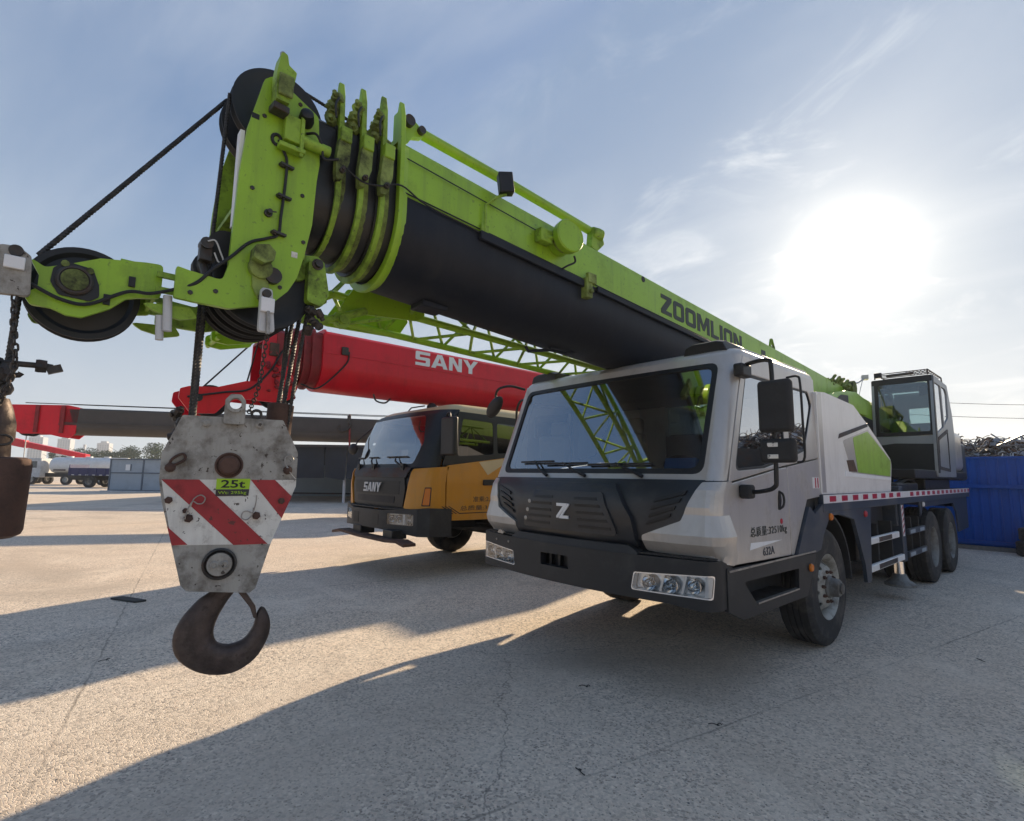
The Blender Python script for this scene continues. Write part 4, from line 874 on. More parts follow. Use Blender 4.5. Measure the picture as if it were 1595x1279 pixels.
# ------------------------------------------------------------------ telescopic boom of the lime crane
def zt(y): return 3.50 - .064*(y+4.09)
HW = .348
def sec_up(y, hw=HW, drop=0.0): return [Vector((x, y, zt(y)+n-drop)) for x, n in ((-hw, -.35), (hw, -.35), (hw, -.05), (hw-.012, -.018), (hw-.045, 0), (-hw+.045, 0), (-hw+.012, -.018), (-hw, -.05))]
def sec_lo(y, hw=HW+.006, deep=.83, top=-.352, drop=0.0):
    P = [(hw, top), (hw, -.47)] + [(hw*cos(a), -.47-(deep-.47)*sin(a)) for a in [pi*k/18 for k in range(1, 18)]] + [(-hw, -.47), (-hw, top)]
    return [Vector((x, y, zt(y)+n-drop)) for x, n in P]
YS = [-4.085, -3.2, -2.2, -1.2, 0, 1.5, 3, 5, 7.3, 7.85]
BO = MB().loft([sec_up(y) for y in YS]).obj('boom', 'lime', CR, smooth=30)
MB().loft([sec_lo(y) for y in YS]).obj('boom_underside', 'navy', BO, smooth=40)
MB().cyl((-.46, 7.55, 2.45), (.46, 7.55, 2.45), .07, 20).obj('boom_pivot', 'steel', CR)
# lettering on the near flank
uy = Vector((0, 1, -.064)).normalized()
LETW = 1.66; letters = 'ZOOMLION'; lw = LETW/8.0
block_letters('ZOOMLION', .185, 1.66, (HW, -1.33, zt(-1.33)-.285), uy, (0, 0, 1), 'print_dark', BO)
# nested inner sections and collars
for (y0, y1, hw, dr, dpt) in ((-4.60, -4.40, .262, .06, .25), (-4.45, -4.28, .285, .045, .275), (-4.33, -4.16, .305, .03, .305), (-4.22, -4.05, .325, .015, .335)):
    r = []
    for y in (y0, y1):
        P = [(-hw+.04, -.02), (hw-.04, -.02), (hw, -.06), (hw, -.45)] + [(hw*cos(a), -.45-dpt*sin(a)) for a in [pi*k/14 for k in range(1, 14)]] + [(-hw, -.45), (-hw, -.06)]
        r.append([Vector((x, y, zt(y)+n-dr*.6)) for x, n in P])
    MB().loft(r).obj('inner_section', 'grease', BO, smooth=40)
for k, (y, hw, ear, deep) in enumerate(((-4.435, .305, .195, .765), (-4.315, .330, .215, .805), (-4.195, .352, .225, .83), (-4.090, .378, .235, .855))):
    def outl(hw, top, deep, ear):
        P = [(hw, -.45)] + [(hw*cos(a), -.45-(deep-.45)*sin(a)) for a in [pi*q/18 for q in range(1, 18)]] + [(-hw, -.45), (-hw, -.10), (-hw+.012, ear-.09), (-hw+.035, ear), (-hw+.05, ear), (-hw+.10, top), (hw-.10, top), (hw-.05, ear), (hw-.035, ear), (hw-.012, ear-.09), (hw, -.10)]
        return P
    hin = hw-.045
    inner = [(hin, -.45)] + [(hin*cos(a), -.45-(deep-.50)*sin(a)) for a in [pi*q/14 for q in range(1, 14)]] + [(-hin, -.45), (-hin, -.02), (hin, -.02)]
    mt = ('lime_dirty', 'lime_dirty', 'lime_dirty', 'lime')[k]
    z0 = zt(y)
    c_ = MB().sheet(outl(hw, .02, deep, ear), lambda u, v, w: (u, y-.0125-w, z0+v), .030, [inner]).obj('section_collar', mt, CR, .003)
    # thicker band under the flange
    band = []
    for yy, gr in ((y+.008, -.006), (y+.052, -.022)):
        hh = hw+gr; dd = deep+gr
        band.append([Vector((x, yy, z0+n)) for x, n in [(hh, -.05), (hh, -.45)] + [(hh*cos(a), -.45-(dd-.45)*sin(a)) for a in [pi*q/18 for q in range(1, 18)]] + [(-hh, -.45), (-hh, -.05)]])
    MB().loft(band).obj('collar_band', 'lime_greasy' if k < 3 else 'lime', c_, smooth=40)
    if k < 3:
        lb = MB(); lb.plate(fillet([(y-.020, z0-.185), (y+.045, z0-.165), (y+.040, z0-.31), (y+.005, z0-.42), (y-.03, z0-.43), (y-.035, z0-.33)], .012, 2), 'x', hw+.015, .045); lg = lb.obj('collar_lug', 'lime_greasy', c_, .006)
        MB().box(hw-.01, hw+.05, y-.018, y+.045, z0-.20, z0-.115).obj('lug_block', 'lime_dirty', c_, .006)
        MB().lathe((hw+.045, y-.005, z0-.38), (1, 0, 0), [(.016, 0), (.016, .02), (.009, .022), (.009, .034)], 8).obj('lug_pin', 'dark_steel', c_)
        cb = MB()
        for q in range(4):
            lump(cb, (hw-.06+.02*(q % 2), y-.045+.02*(q//2), z0-.03+.035*q), .062)
        for q in range(3): cb.lathe((hw-.05+.02*q, y-.03, z0-.06+.06*q), (.8, -.6, 0), [(.024, 0), (.024, .035), (.013, .036), (.013, .065)], 6)
        cb.obj('adjuster_bolts', 'lime_greasy', c_)
        MB().tube(bez([(hw+.02, y-.03, z0+.06), (hw+.05, y-.06, z0-.02), (hw+.045, y-.05, z0-.09)], 4), .006, 6).obj('adjuster_hose', 'cable', c_)
# --- boom head
HP = [(-4.84, 3.50), (-4.80, 3.54), (-4.70, 3.50), (-4.56, 3.43), (-4.54, 3.16), (-4.55, 3.06), (-4.56, 2.81), (-4.59, 2.63), (-4.62, 2.50), (-4.66, 2.42), (-4.74, 2.33), (-4.92, 2.272), (-5.06, 2.272), (-5.14, 2.275), (-5.14, 2.42), (-5.09, 2.412), (-4.955, 2.40), (-4.935, 2.48), (-4.93, 2.66), (-4.92, 2.97), (-4.90, 3.21)]
HPf = fillet(HP, [.03, .03, .05, .04, .05, .1, .1, .05, .05, .05, .06, .05, .03, .01, .01, .03, .03, .02, .02, .1, .1], 3)
HD = MB().plate(HPf, 'x', .28, .028).obj('boom_head', 'lime', CR, .004)
MB().plate(HPf, 'x', -.28, .028).obj('far_cheek_plate', 'lime_dirty', HD, .004)
MB().box(.205, .262, -4.925, -4.905, 2.70, 3.20).obj('front_web', 'white_paint', HD)
MB().box(-.262, .262, -4.80, -4.785, 2.75, 3.2).obj('inner_web', 'lime_greasy', HD)
MB().box(-.262, .262, -4.60, -4.575, 2.62, 3.36).obj('rear_web', 'lime_dirty', HD)
MB().box(-.262, .262, -4.90, -4.60, 2.84, 2.865).obj('mid_web', 'lime_dirty', HD)
def sheave(R, w, n=48):
    return [(R*.18, -w*.7), (R*.22, -w*.55), (R*.80, -w*.30), (R*.88, -w*.5), (R, -w*.5), (R*1.0, -w*.42), (R*.90, -w*.1), (R*.90, w*.1), (R*1.0, w*.42), (R, w*.5), (R*.88, w*.5), (R*.80, w*.30), (R*.22, w*.55), (R*.18, w*.7)]
def mk_sheave(name, x, y, z, R, w, parent, m='black'):
    return MB().lathe((x, y, z), (1, 0, 0), sheave(R, w), 48).obj(name, m, parent, smooth=40)
for x in (.10, -.12): mk_sheave('top_sheave', x, -4.715, 3.465, .237, .06, HD)
MB().cyl((-.30, -4.715, 3.465), (.27, -4.715, 3.465), .03, 14).obj('top_sheave_axle', 'dark_steel', HD)
for x in (.17, .06, -.06, -.17): mk_sheave('lower_sheave', x, -4.74, 2.475, .240, .055, HD)
MB().cyl((-.32, -4.74, 2.475), (.325, -4.74, 2.475), .04, 16).obj('lower_sheave_axle', 'dark_steel', HD)
MB().lathe((-.20, -4.93, 2.60), (1, 0, 0), [(.085, 0), (.085, .06), (.07, .065), (.07, .335), (.085, .34), (.085, .40)], 20).obj('guide_roller', 'black_matt', HD)
b = MB(); b.cbox((.20, -5.02, 2.55), (.05, .05, .09)); b.cyl((.17, -5.02, 2.585), (.24, -5.02, 2.585), .028, 12); b.cyl((.17, -5.02, 2.50), (.20, -5.00, 2.42), .02, 10); b.obj('roller_pin', 'dark_steel', HD)
MB().tube(bez([(.245, -5.02, 2.59), (.25, -4.99, 2.60), (.25, -4.965, 2.55), (.25, -4.95, 2.51), (.25, -4.97, 2.50), (.25, -4.99, 2.54)], 5), .004, 6).obj('lynch_clip', 'scrap_pale', HD)
# lugs, brackets and hose on the near cheek
b = MB(); b.plate(fillet([(-4.805, 3.36), (-4.74, 3.36), (-4.715, 3.545), (-4.755, 3.565), (-4.765, 3.62), (-4.795, 3.62), (-4.81, 3.5)], .012, 2), 'x', .345, .085); hl_ = b.obj('top_lug', 'lime_dirty', HD, .006)
MB().box(.39, .405, -4.80, -4.73, 3.385, 3.50).obj('lug_cap', 'lime_greasy', HD, .006)
MB().cbox((.34, -4.775, 3.335), (.07, .08, .035), (0, 0, .1)).obj('lug_foot', 'dark_steel', HD, .005)
MB().tube([(.345+.0*k, -4.775+.014*cos(2*pi*k/12), 3.635+.022*sin(2*pi*k/12)) for k in range(12)], .0035, 6, closed=True).obj('ring_clip', 'steel', HD)
b = MB(); b.lathe((.29, -4.625, 3.36), (1, -.25, .2), [(.035, 0), (.04, .03), (.032, .075), (.015, .085)], 12); b.obj('cap_bolt', 'black', HD)
b = MB(); b.box(.295, .34, -4.74, -4.655, 3.20, 3.34); b.box(.335, .35, -4.665, -4.645, 3.13, 3.36); b.cyl((.32, -4.66, 3.235), (.32, -4.50, 3.235), .03, 14); b.cbox((.33, -4.70, 3.16), (.05, .13, .025)); b.obj('sensor_bracket', 'lime_dirty', HD, .004)
b = MB(); b.tube([(.297, -4.765+.022*cos(2*pi*k/14), 3.20+.028*sin(2*pi*k/14)) for k in range(14)], .009, 6, closed=True)
b.tube(bez([(.30, -4.755, 3.20), (.305, -4.725, 3.14), (.31, -4.712, 3.09), (.305, -4.712, 2.95), (.308, -4.722, 2.80), (.305, -4.728, 2.70), (.305, -4.78, 2.66), (.305, -4.855, 2.615), (.308, -4.93, 2.52), (.30, -5.0, 2.44), (.295, -5.06, 2.36), (.27, -5.14, 2.315), (.22, -5.22, 2.29), (.21, -5.30, 2.28), (.20, -5.42, 2.20), (.205, -5.5, 2.195), (.21, -5.58, 2.225), (.215, -5.70, 2.29)], 6), .0075, 8)
b.obj('sensor_cable', 'cable', HD)
for (y, z) in ((-4.712, 3.07), (-4.715, 2.90), (-4.728, 2.70)): b = MB(); b.cbox((.31, y, z), (.03, .07, .012), (0, 0, .2)); b.lathe((.30, y-.02, z), (1, 0, 0), [(.013, 0), (.013, .02), (.005, .022)], 6); b.obj('cable_clamp', 'dark_steel', HD)
b = MB(); b.lathe((.294, -4.78, 2.795), (1, 0, 0), [(.02, 0), (.02, .012), (.012, .014), (.012, .04)], 10); b.tube([(.325, -4.78+.001*k, 2.795) for k in range(2)] + [(.33, -4.75, 2.80)], .004, 6)
b.obj('cable_clamp', 'dark_steel', HD)
b = MB(); b.plate(fillet([(-4.845, 2.585), (-4.785, 2.605), (-4.752, 2.575), (-4.757, 2.53), (-4.80, 2.505), (-4.848, 2.52)], .012, 3), 'x', .335, .09); b.lathe((.295, -4.80, 2.50), (1, 0, 0), [(.055, 0), (.055, .03), (.045, .035)], 18); b.plate([(-4.835, 2.50), (-4.77, 2.50), (-4.745, 2.36), (-4.79, 2.33), (-4.83, 2.40)], 'x', .302, .016); b.obj('lower_boss', 'lime_greasy', HD, .006)
# limit switch box hanging on the cheek
b = MB(); b.plate(fillet([(-4.805, 2.385), (-4.755, 2.385), (-4.732, 2.175), (-4.805, 2.17)], .015, 3), 'x', .36, .03); sw_ = b.obj('limit_switch', 'scrap_pale', HD, .005)
MB().cyl((.30, -4.782, 2.355), (.392, -4.782, 2.355), .020, 14).obj('switch_pin', 'dark_steel', sw_)
MB().box(.3755, .392, -4.805, -4.745, 2.265, 2.335).obj('switch_label', 'white_paint', sw_, .003)
MB().tube([(.385, -4.772, 2.27), (.386, -4.768, 2.22), (.384, -4.766, 2.16)], .010, 8).obj('switch_plunger', 'steel', sw_)
# lug at the rear foot of the head (holds the folded jib)
b = MB(); b.plate(fillet([(-4.555, 2.62), (-4.52, 2.66), (-4.475, 2.63), (-4.44, 2.46), (-4.475, 2.385), (-4.555, 2.40)], .02, 3), 'x', .25, .05); b.plate(fillet([(-4.60, 2.66), (-4.50, 2.68), (-4.46, 2.61), (-4.60, 2.50)], .02, 2), 'x', .20, .03); lg = b.obj('rear_lug', 'lime_dirty', HD, .005)
MB().lathe((.27, -4.512, 2.61), (1, 0, 0), [(.03, 0), (.03, .012), (.02, .014), (.02, .035)], 12).obj('rear_lug_pin', 'dark_steel', lg)
b = MB()
for k in range(9): lump(b, (.24+random.uniform(-.02, .03), -4.50+random.uniform(-.03, .03), 2.375-.016*k), .042)
b.obj('rope_wedge', 'dark_steel', HD)
# --- single-line arm in front of the head
AR = [(-5.62, 2.355), (-5.57, 2.325), (-5.51, 2.352), (-5.40, 2.412), (-5.24, 2.44), (-5.175, 2.446), (-5.175, 2.288), (-5.26, 2.27), (-5.30, 2.255), (-5.35, 2.20), (-5.44, 2.142), (-5.49, 2.142), (-5.54, 2.162), (-5.60, 2.162), (-5.625, 2.20), (-5.585, 2.235), (-5.585, 2.29)]
ARf = fillet(AR, .02, 3)
AM = MB().plate(ARf, 'x', .17, .022).obj('single_line_arm', 'lime', CR, .004)
MB().plate(ARf, 'x', -.17, .022).obj('far_arm_plate', 'lime_dirty', AM, .004)
MB().box(-.158, .158, -5.33, -5.19, 2.425, 2.440).obj('arm_top_web', 'lime', AM)
MB().box(-.158, .158, -5.20, -5.185, 2.30, 2.425).obj('arm_rear_web', 'lime_dirty', AM)
for sx in (-1, 1):
    b = MB(); b.plate(fillet([(-5.25, 2.245), (-5.06, 2.26), (-5.03, 2.215), (-5.10, 2.195), (-5.20, 2.215)], .01, 2), 'x', sx*.21, .02); b.plate([(-5.20, 2.40), (-5.10, 2.40), (-5.10, 2.375), (-5.20, 2.375)], 'x', sx*.215, .02); b.plate([(-5.20, 2.33), (-5.10, 2.33), (-5.10, 2.305), (-5.20, 2.305)], 'x', sx*.215, .02); b.obj('arm_hinge', 'lime_dirty', AM)

b = MB(); b.cyl((.235, -5.155, 2.29), (.235, -5.145, 2.13), .018, 12); b.cyl((.21, -5.175, 2.20), (.21, -5.168, 2.09), .016, 12); b.obj('arm_pin', 'scrap_pale', AM)
SHV = mk_sheave('arm_sheave', 0, -5.44, 2.285, .205, .07, AM)
b = MB(); b.lathe((.17, -5.475, 2.29), (1, 0, 0), [(.062, 0), (.062, .03), (.055, .035), (.050, .035), (.048, .03), (.002, .032)], 24); sh2 = b.obj('arm_axle_cap', 'dark_steel', AM)
b = MB(); b.lathe((.20, -5.475, 2.29), (1, 0, 0), [(.045, 0), (.045, .006), (.002, .007)], 20)
for (dy, dz) in ((-.035, .062), (.045, .052)): b.lathe((.18, -5.475+dy, 2.29+dz), (1, 0, 0), [(.014, 0), (.014, .022), (.003, .023)], 8)
b.obj('axle_plate', 'lime_greasy', AM)
b = MB(); b.plate(fillet([(-5.545, 2.33), (-5.50, 2.365), (-5.42, 2.355), (-5.395, 2.29), (-5.39, 2.24), (-5.42, 2.215), (-5.52, 2.22), (-5.55, 2.27)], .02, 3), 'x', .184, .008); b.obj('bearing_carrier', 'grease', AM)
for (y, z) in ((-5.285, 2.335), (-5.365, 2.235)): MB().box(.181, .195, y-.012, y+.012, z-.022, z+.022).obj('arm_sticker', 'ink', AM)
# fork end with its switch box
b = MB(); b.plate(fillet([(-5.745, 2.30), (-5.70, 2.365), (-5.65, 2.37), (-5.61, 2.34), (-5.60, 2.18), (-5.74, 2.17)], .02, 3), 'x', .22, .03); fk = b.obj('arm_switch', 'block_grey', AM, .005)
MB().cyl((.17, -5.655, 2.348), (.25, -5.655, 2.348), .022, 14).obj('switch_pin', 'dark_steel', fk)
MB().box(.2355, .252, -5.685, -5.625, 2.275, 2.325).obj('switch_label', 'white_paint', fk, .003)
# --- ropes (parts of the crane)
b = MB()
b.rope((.10, -4.955, 3.47), (.06, -4.975, 2.52), .0105)
b.obj('hoist_rope', 'rope', CR)
b = MB(); b.rope((-.12, -4.925, 3.575), (0, -5.60, 2.425), .0125); b.obj('auxiliary_rope', 'rope', CR)
b = MB()
for (x, yt, yb) in ((.06, -4.978, -4.985), (-.06, -4.978, -4.975), (.06, -4.505, -4.60), (-.06, -4.505, -4.59)): b.rope((x, yt, 2.46), (x*1.0, yb, 1.60), .0125)
for (x) in (.17, -.17): b.rope((x, -4.505, 2.46), (x*.35, -4.56, 1.60), .0105)
b.obj('fall_ropes', 'rope', CR)
b = MB(); b.rope((.10, -4.70, 3.692), (.08, -4.0, 3.61), .0105); b.rope((.08, -4.0, 3.61), (.05, 6.9, 2.98), .0105, .2); b.rope((-.12, -4.70, 3.692), (-.10, -4.0, 3.61), .0105); b.rope((-.10, -4.0, 3.61), (-.05, 6.9, 2.98), .0105, .2); b.obj('boom_top_rope', 'rope', CR)
b = MB(); b.rope((0, -5.643, 2.30), (0, -5.655, 1.72), .0125); b.obj('auxiliary_fall', 'rope', CR)
# --- fittings along the boom
PIPE = MB().tube([(.27, -3.95, 3.655), (.27, -3.2, 3.62), (.27, -2.22, 3.555)], .034, 16).obj('handrail', 'lime', CR)
b = MB(); b.plate(fillet([(-4.09, 3.52), (-4.09, 3.715), (-3.98, 3.70), (-3.90, 3.66), (-3.90, 3.62), (-3.98, 3.59), (-4.02, 3.52)], .02, 3), 'x', .27, .05); b.obj('handrail_foot', 'lime', PIPE, .006)
b = MB(); b.cyl((.27, -4.02, 3.665), (.33, -4.02, 3.665), .035, 14); b.cyl((.27, -3.93, 3.645), (.325, -3.93, 3.645), .025, 14); b.obj('handrail_bolt', 'dark_steel', PIPE)
b = MB(); b.lathe((.30, -2.235, 3.53), (.2, 1, -.06), [(.05, -.03), (.055, .03), (.05, .07)], 18); b.plate(fillet([(-2.28, 3.55), (-2.16, 3.55), (-2.13, 3.46), (-2.22, 3.375), (-2.30, 3.39)], .02, 3), 'x', .29, .06); b.obj('handrail_end', 'lime_dirty', PIPE, .005)
DRm = MB().lathe((.355, -2.74, 3.265), (1, -.12, .05), [(.105, 0), (.105, .05), (.085, .055), (.085, .09), (.125, .095), (.128, .145), (.120, .155), (.115, .150), (.005, .152)], 32).obj('cable_reel', 'lime', CR)
MB().lathe((.355, -2.74, 3.265), (1, -.12, .05), [(.1, .05), (.1, .094)], 28).obj('reel_cable', 'lime_greasy', DRm)
b = MB(); b.box(.35, .42, -2.98, -2.86, 3.20, 3.30); b.tube([(.40, -2.92, 3.24), (.42, -2.84, 3.25)], .02, 8); b.obj('reel_bracket', 'lime_dirty', DRm, .006)
MB().tube(bez([(.45, -2.66, 3.16), (.44, -2.64, 3.12), (.42, -2.70, 3.08), (.40, -2.74, 3.05)], 5), .008, 8).obj('reel_lead', 'cable', DRm)
b = MB(); b.tube([(.37, -3.46, 3.10), (.375, -3.46, 3.30), (.42, -3.40, 3.36), (.43, -3.33, 3.40)], .010, 8); b.box(.355, .375, -3.49, -3.43, 3.08, 3.16); wl = b.obj('boom_work_lamp', 'lime_dirty', CR)
MB().cbox((.43, -3.335, 3.475), (.075, .10, .145), (.12, 0, -.5)).obj('lamp_housing', 'black', wl, .008)
MB().cbox((.409, -3.372, 3.480), (.06, .006, .115), (.12, 0, -.5)).obj('lamp_glass', 'lamp_silver', wl, .002)
b = MB(); b.tube([(HW+.012, y, zt(y)-.115-.02*(y+4.1)) for y in (-4.05, -3.6, -3.2, -2.9)], .0035, 6); b.tube([(HW+.010, -4.07+.3*k, zt(-4.07+.3*k)-.335) for k in range(14)], .0045, 6); b.obj('boom_cable', 'cable', CR)
MB().box(HW+.006, HW+.040, -3.50, -2.42, -.03, .03, Matrix(((1, 0, 0, 0), (0, 1, 0, 0), (0, -.064, 1, 2.855), (0, 0, 0, 1)))).obj('boom_ledge', 'navy', CR, .006)
MB().box(HW+.006, HW+.036, -2.30, 1.0, -.022, .022, Matrix(((1, 0, 0, 0), (0, 1, 0, 0), (0, -.064, 1, 2.862), (0, 0, 0, 1)))).obj('boom_ledge', 'navy', CR, .006)
b = MB(); b.box(HW+.0, HW+.065, -2.47, -2.40, 2.90, 3.06); b.box(HW+.04, HW+.075, -2.46, -2.36, 3.02, 3.10); b.cyl((HW+.05, -2.43, 2.95), (HW+.09, -2.43, 2.95), .018, 10); b.obj('rope_guide_bracket', 'lime_greasy', CR, .005)
MB().lathe((HW-.001, -1.61, 3.285), (1, 0, 0), [(.028, 0), (.028, .003), (.002, .0035)], 16).obj('boom_plug', 'ink', CR)
MB().plate(fillet([(1.28, 3.175), (1.33, 3.30), (1.38, 3.30), (1.46, 3.165)], .02, 2), 'x', .27, .02, [fillet([(1.325, 3.195), (1.345, 3.262), (1.365, 3.262), (1.41, 3.19)], .01, 2)]).obj('boom_lug', 'lime_dirty', CR)
b = MB(); b.tube([(.05, -2.21, 2.56), (.05, -2.30, 2.53), (.0, -2.46, 2.545), (-.05, -2.66, 2.51), (-.05, -2.69, 2.545)], .014, 8); b.tube([(0, -2.46, 2.54), (0, -2.46, 2.66)], .016, 8); b.obj('under_boom_hook', 'navy', CR)
MB().box(-.08, .08, -3.74, -3.54, 2.615, 2.66).obj('under_boom_slide', 'navy', CR, .01)
# ------------------------------------------------------------------ folded lattice jib
JB = thing('lattice_jib', 'folded lime green lattice jib hung along the far side under the lime boom', 'jib', (-.6, -3.0, 2.3))
JO = Vector((-.6, -3.0, 2.3))
def J(p): return Vector(p)-JO
yj = [-4.15+.60*k for k in range(11)]
def cN(y): return Vector((-.42, y, 2.695-.036*(y+3.49)))
def cF(y): return Vector((-.86, y, 2.66-.030*(y+3.55)))
def cT(y): return Vector((-.66, y, 3.07-.040*(y+3.5)))
for f in (cN, cF, cT): MB().tube([J(f(-4.15)), J(f(1.9))], .028, 12).obj('chord', 'lime', JB)
tip = Vector((-.55, -4.80, 2.335))
b = MB()
for f in (cN, cF): b.tube([J(f(-4.15)), J(tip+Vector((.06 if f is cN else -.06, 0, 0)))], .028, 12)
b.obj('tip_chord', 'lime', JB)
for i in range(len(yj)-1):
    a, c_ = yj[i], yj[i+1]; m_ = (a+c_)/2
    for (f, g) in ((cN, cF), (cN, cT), (cF, cT)):
        MB().tube([J(f(a)), J(g(m_))], .0135, 6).obj('brace', 'lime_dirty', JB); MB().tube([J(g(m_)), J(f(c_))], .0135, 6).obj('brace', 'lime_dirty', JB)
b = MB()
for x in (-.47, -.63): b.plate([(y-JO.y, z-JO.z) for y, z in fillet([(-4.84, 2.275), (-4.75, 2.265), (-4.58, 2.31), (-4.58, 2.40), (-4.75, 2.375), (-4.84, 2.335)], .02, 3)], 'x', x-JO.x, .02)
for z in (2.29, 2.325): b.cyl(J((-.40, -4.81, z)), J((-.70, -4.81, z)), .014, 10)
b.obj('jib_tip', 'lime', JB, .003)
b = MB(); b.plate([(y-JO.y, z-JO.z) for y, z in fillet([(-4.12, 2.60), (-3.98, 2.84), (-3.62, 2.90), (-3.42, 2.72), (-3.5, 2.66)], .03, 3)], 'x', -.40-JO.x, .02); b.obj('jib_gusset', 'lime', JB, .004); b = MB(); b.plate([(y-JO.y, z-JO.z) for y, z in fillet([(-4.05, 2.62), (-3.85, 2.95), (-3.45, 3.0), (-3.3, 2.8), (-3.4, 2.64)], .03, 3)], 'x', -.88-JO.x, .02); b.obj('jib_gusset', 'lime', JB, .004)
b = MB(); b.tube([J((-.42, -4.35, 2.50)), J((-.30, -4.30, 2.46)), J((-.32, -3.95, 2.62))], .026, 10); b.lathe(J((-.33, -4.12, 2.52)), (1, 0, 0), [(.06, 0), (.06, .03), (.03, .032), (.03, .06)], 16); b.tube([J((-.30, -4.5, 2.42)), J((-.42, -4.2, 2.66))], .02, 8); b.obj('jib_latch', 'lime_dirty', JB)
MB().box(.3+.6-.60-.35, .3+.6-.60-.05, -.2-.05, -.2+.05, .38, .50).obj('jib_bracket', 'lime_dirty', JB) if 0 else None
b = MB()
for y in (-3.55, .8): b.tube([J(cT(y)), J((-.34, y, zt(y)-.30))], .022, 8); b.tube([J(cN(y)), J((-.30, y, zt(y)-.66))], .02, 8)
b.obj('jib_carrier', 'lime_dirty', JB)
# ------------------------------------------------------------------ main hook block
HB = thing('hook_block', 'grey steel hook block with red and white stripes and 25t plate hanging from lime boom', 'hook block', (.003, -4.778, .52), -.2266)
O = Vector((0, -4.80, .52))
def h(p): return Vector(p)-O
def h2(poly): return [(u-O.y, v-O.z) for u, v in poly]
BP = [(-5.03, 1.775), (-4.59, 1.775), (-4.51, 1.61), (-4.51, 1.44), (-4.61, 1.16), (-4.665, .945), (-4.69, .925), (-4.955, .955), (-4.98, .985), (-5.085, 1.38), (-5.10, 1.47), (-5.10, 1.59)]
BPf = fillet(BP, [.01, .01, .05, .05, .03, .02, .02, .02, .02, .03, .04, .06], 4)
for x in (.118, -.118): MB().plate(h2(BPf), 'x', x, .024).obj('cheek_plate', 'block_grey', HB, .004)
for x in (.06, -.06): mk_sheave('block_sheave', x, O.y*0-4.815-O.y, 1.545-O.z, .205, .055, HB)
b = MB(); b.box(-.106, .106, -4.98-O.y, -4.66-O.y, .97-O.z, 1.12-O.z); b.obj('crosshead', 'dark_steel', HB, .01)
b = MB(); b.box(-.106, .106, -4.95-O.y, -4.67-O.y, 1.76-O.z, 1.772-O.z); b.obj('block_spacer', 'block_grey', HB)
def band(poly, off, nm, m): return MB().sheet(h2(poly), lambda u, v, w: (off+w, u, v), .0015).obj(nm, m, HB, smooth=0)
band([(-5.091, 1.47), (-4.511, 1.47), (-4.511, 1.437), (-4.612, 1.153), (-5.027, 1.168)], .1319, 'white_band', 'stripe_white')
band([(-5.091, 1.47), (-4.94, 1.47), (-4.625, 1.155), (-4.775, 1.157)], .1337, 'red_stripe', 'stripe_red')
band([(-4.72, 1.47), (-4.61, 1.47), (-4.527, 1.387), (-4.568, 1.278)], .1337, 'red_stripe', 'stripe_red')
band([(-5.052, 1.255), (-4.965, 1.168), (-5.027, 1.168)], .1337, 'red_stripe', 'stripe_red')
band([(-4.868, 1.475), (-4.722, 1.475), (-4.724, 1.425), (-4.868, 1.424)], .1354, 'capacity_plate', 'label_green')
band([(-4.868, 1.423), (-4.724, 1.424), (-4.726, 1.392), (-4.868, 1.391)], .1354, 'weight_plate', 'scrap_dark')
text('capacity_text', '25t', .038, (.1356, -4.848-O.y, 1.431-O.z), (0, 1, 0), (0, 0, 1), 'ink', HB, .0015, .02, width=.105)
text('weight_text', 'Wt: 295kg', .018, (.1356, -4.858-O.y, 1.397-O.z), (0, 1, 0), (0, 0, 1), 'label_green', HB, .0015, .0, width=.122)
b = MB(); b.lathe(h((.129, -4.82, 1.54)), (1, 0, 0), [(.062, 0), (.062, .010), (.054, .012), (.052, .006), (.046, .006), (.044, .040), (.036, .046), (.002, .047)], 32); b.obj('sheave_pin', 'rust', HB)
b = MB(); b.lathe(h((.129, -4.828, 1.072)), (1, 0, 0), [(.074, 0), (.074, .012), (.066, .016), (.060, .012), (.058, .006), (.056, .022), (.002, .024)], 32); b.obj('trunnion_cap', 'dark_steel', HB)
b = MB(); b.lathe(h((.150, -4.828, 1.072)), (1, 0, 0), [(.053, 0), (.053, .006), (.002, .007)], 24); 
for dy in (-.022, .022): b.lathe(h((.155, -4.828+dy, 1.072)), (1, 0, 0), [(.017, 0), (.017, .010), (.012, .012), (.010, .008), (.001, .008)], 12)
b.obj('cap_plate', 'block_grey', HB)
for (y, z, r) in ((-4.93, 1.742, .02), (-4.70, 1.747, .02), (-5.055, 1.375, .017), (-4.575, 1.365, .017), (-4.97, 1.29, .02), (-4.685, 1.295, .02), (-4.985, 1.325, .013)):
    MB().lathe(h((.129, y, z)), (1, 0, 0), [(r, 0), (r, .014), (r*.6, .016), (r*.6, .022)], 6).obj('block_bolt', 'block_grey' if z > 1.7 else 'rust', HB)
def clip(y, z, a):
    P = [(0, 0), (.02, .03), (.05, .04), (.065, .02), (.05, 0), (.03, .004), (.012, .02), (-.02, -.02), (-.035, -.05)]
    return MB().tube(bez([h((.155, y+u*cos(a)-v*sin(a), z+u*sin(a)+v*cos(a))) for u, v in P], 4), .003, 6).obj('spring_clip', 'steel', HB)
clip(-4.965, 1.345, .3); clip(-4.70, 1.335, 3.6); clip(-4.55, 1.525, 1.2)
for (y, z) in ((-5.06, 1.525), (-4.555, 1.52)): MB().lathe(h((.129, y, z)), (1, 0, 0), [(.022, 0), (.022, .02), (.010, .03)], 10).obj('pin_boss', 'rust', HB)
MB().tube(bez([h((.135, -5.07, 1.52)), h((.14, -5.055, 1.565)), h((.14, -5.015, 1.59)), h((.14, -5.005, 1.565)), h((.14, -5.04, 1.54)), h((.138, -5.065, 1.535))], 5), .006, 6).obj('loop_pin', 'rust', HB)
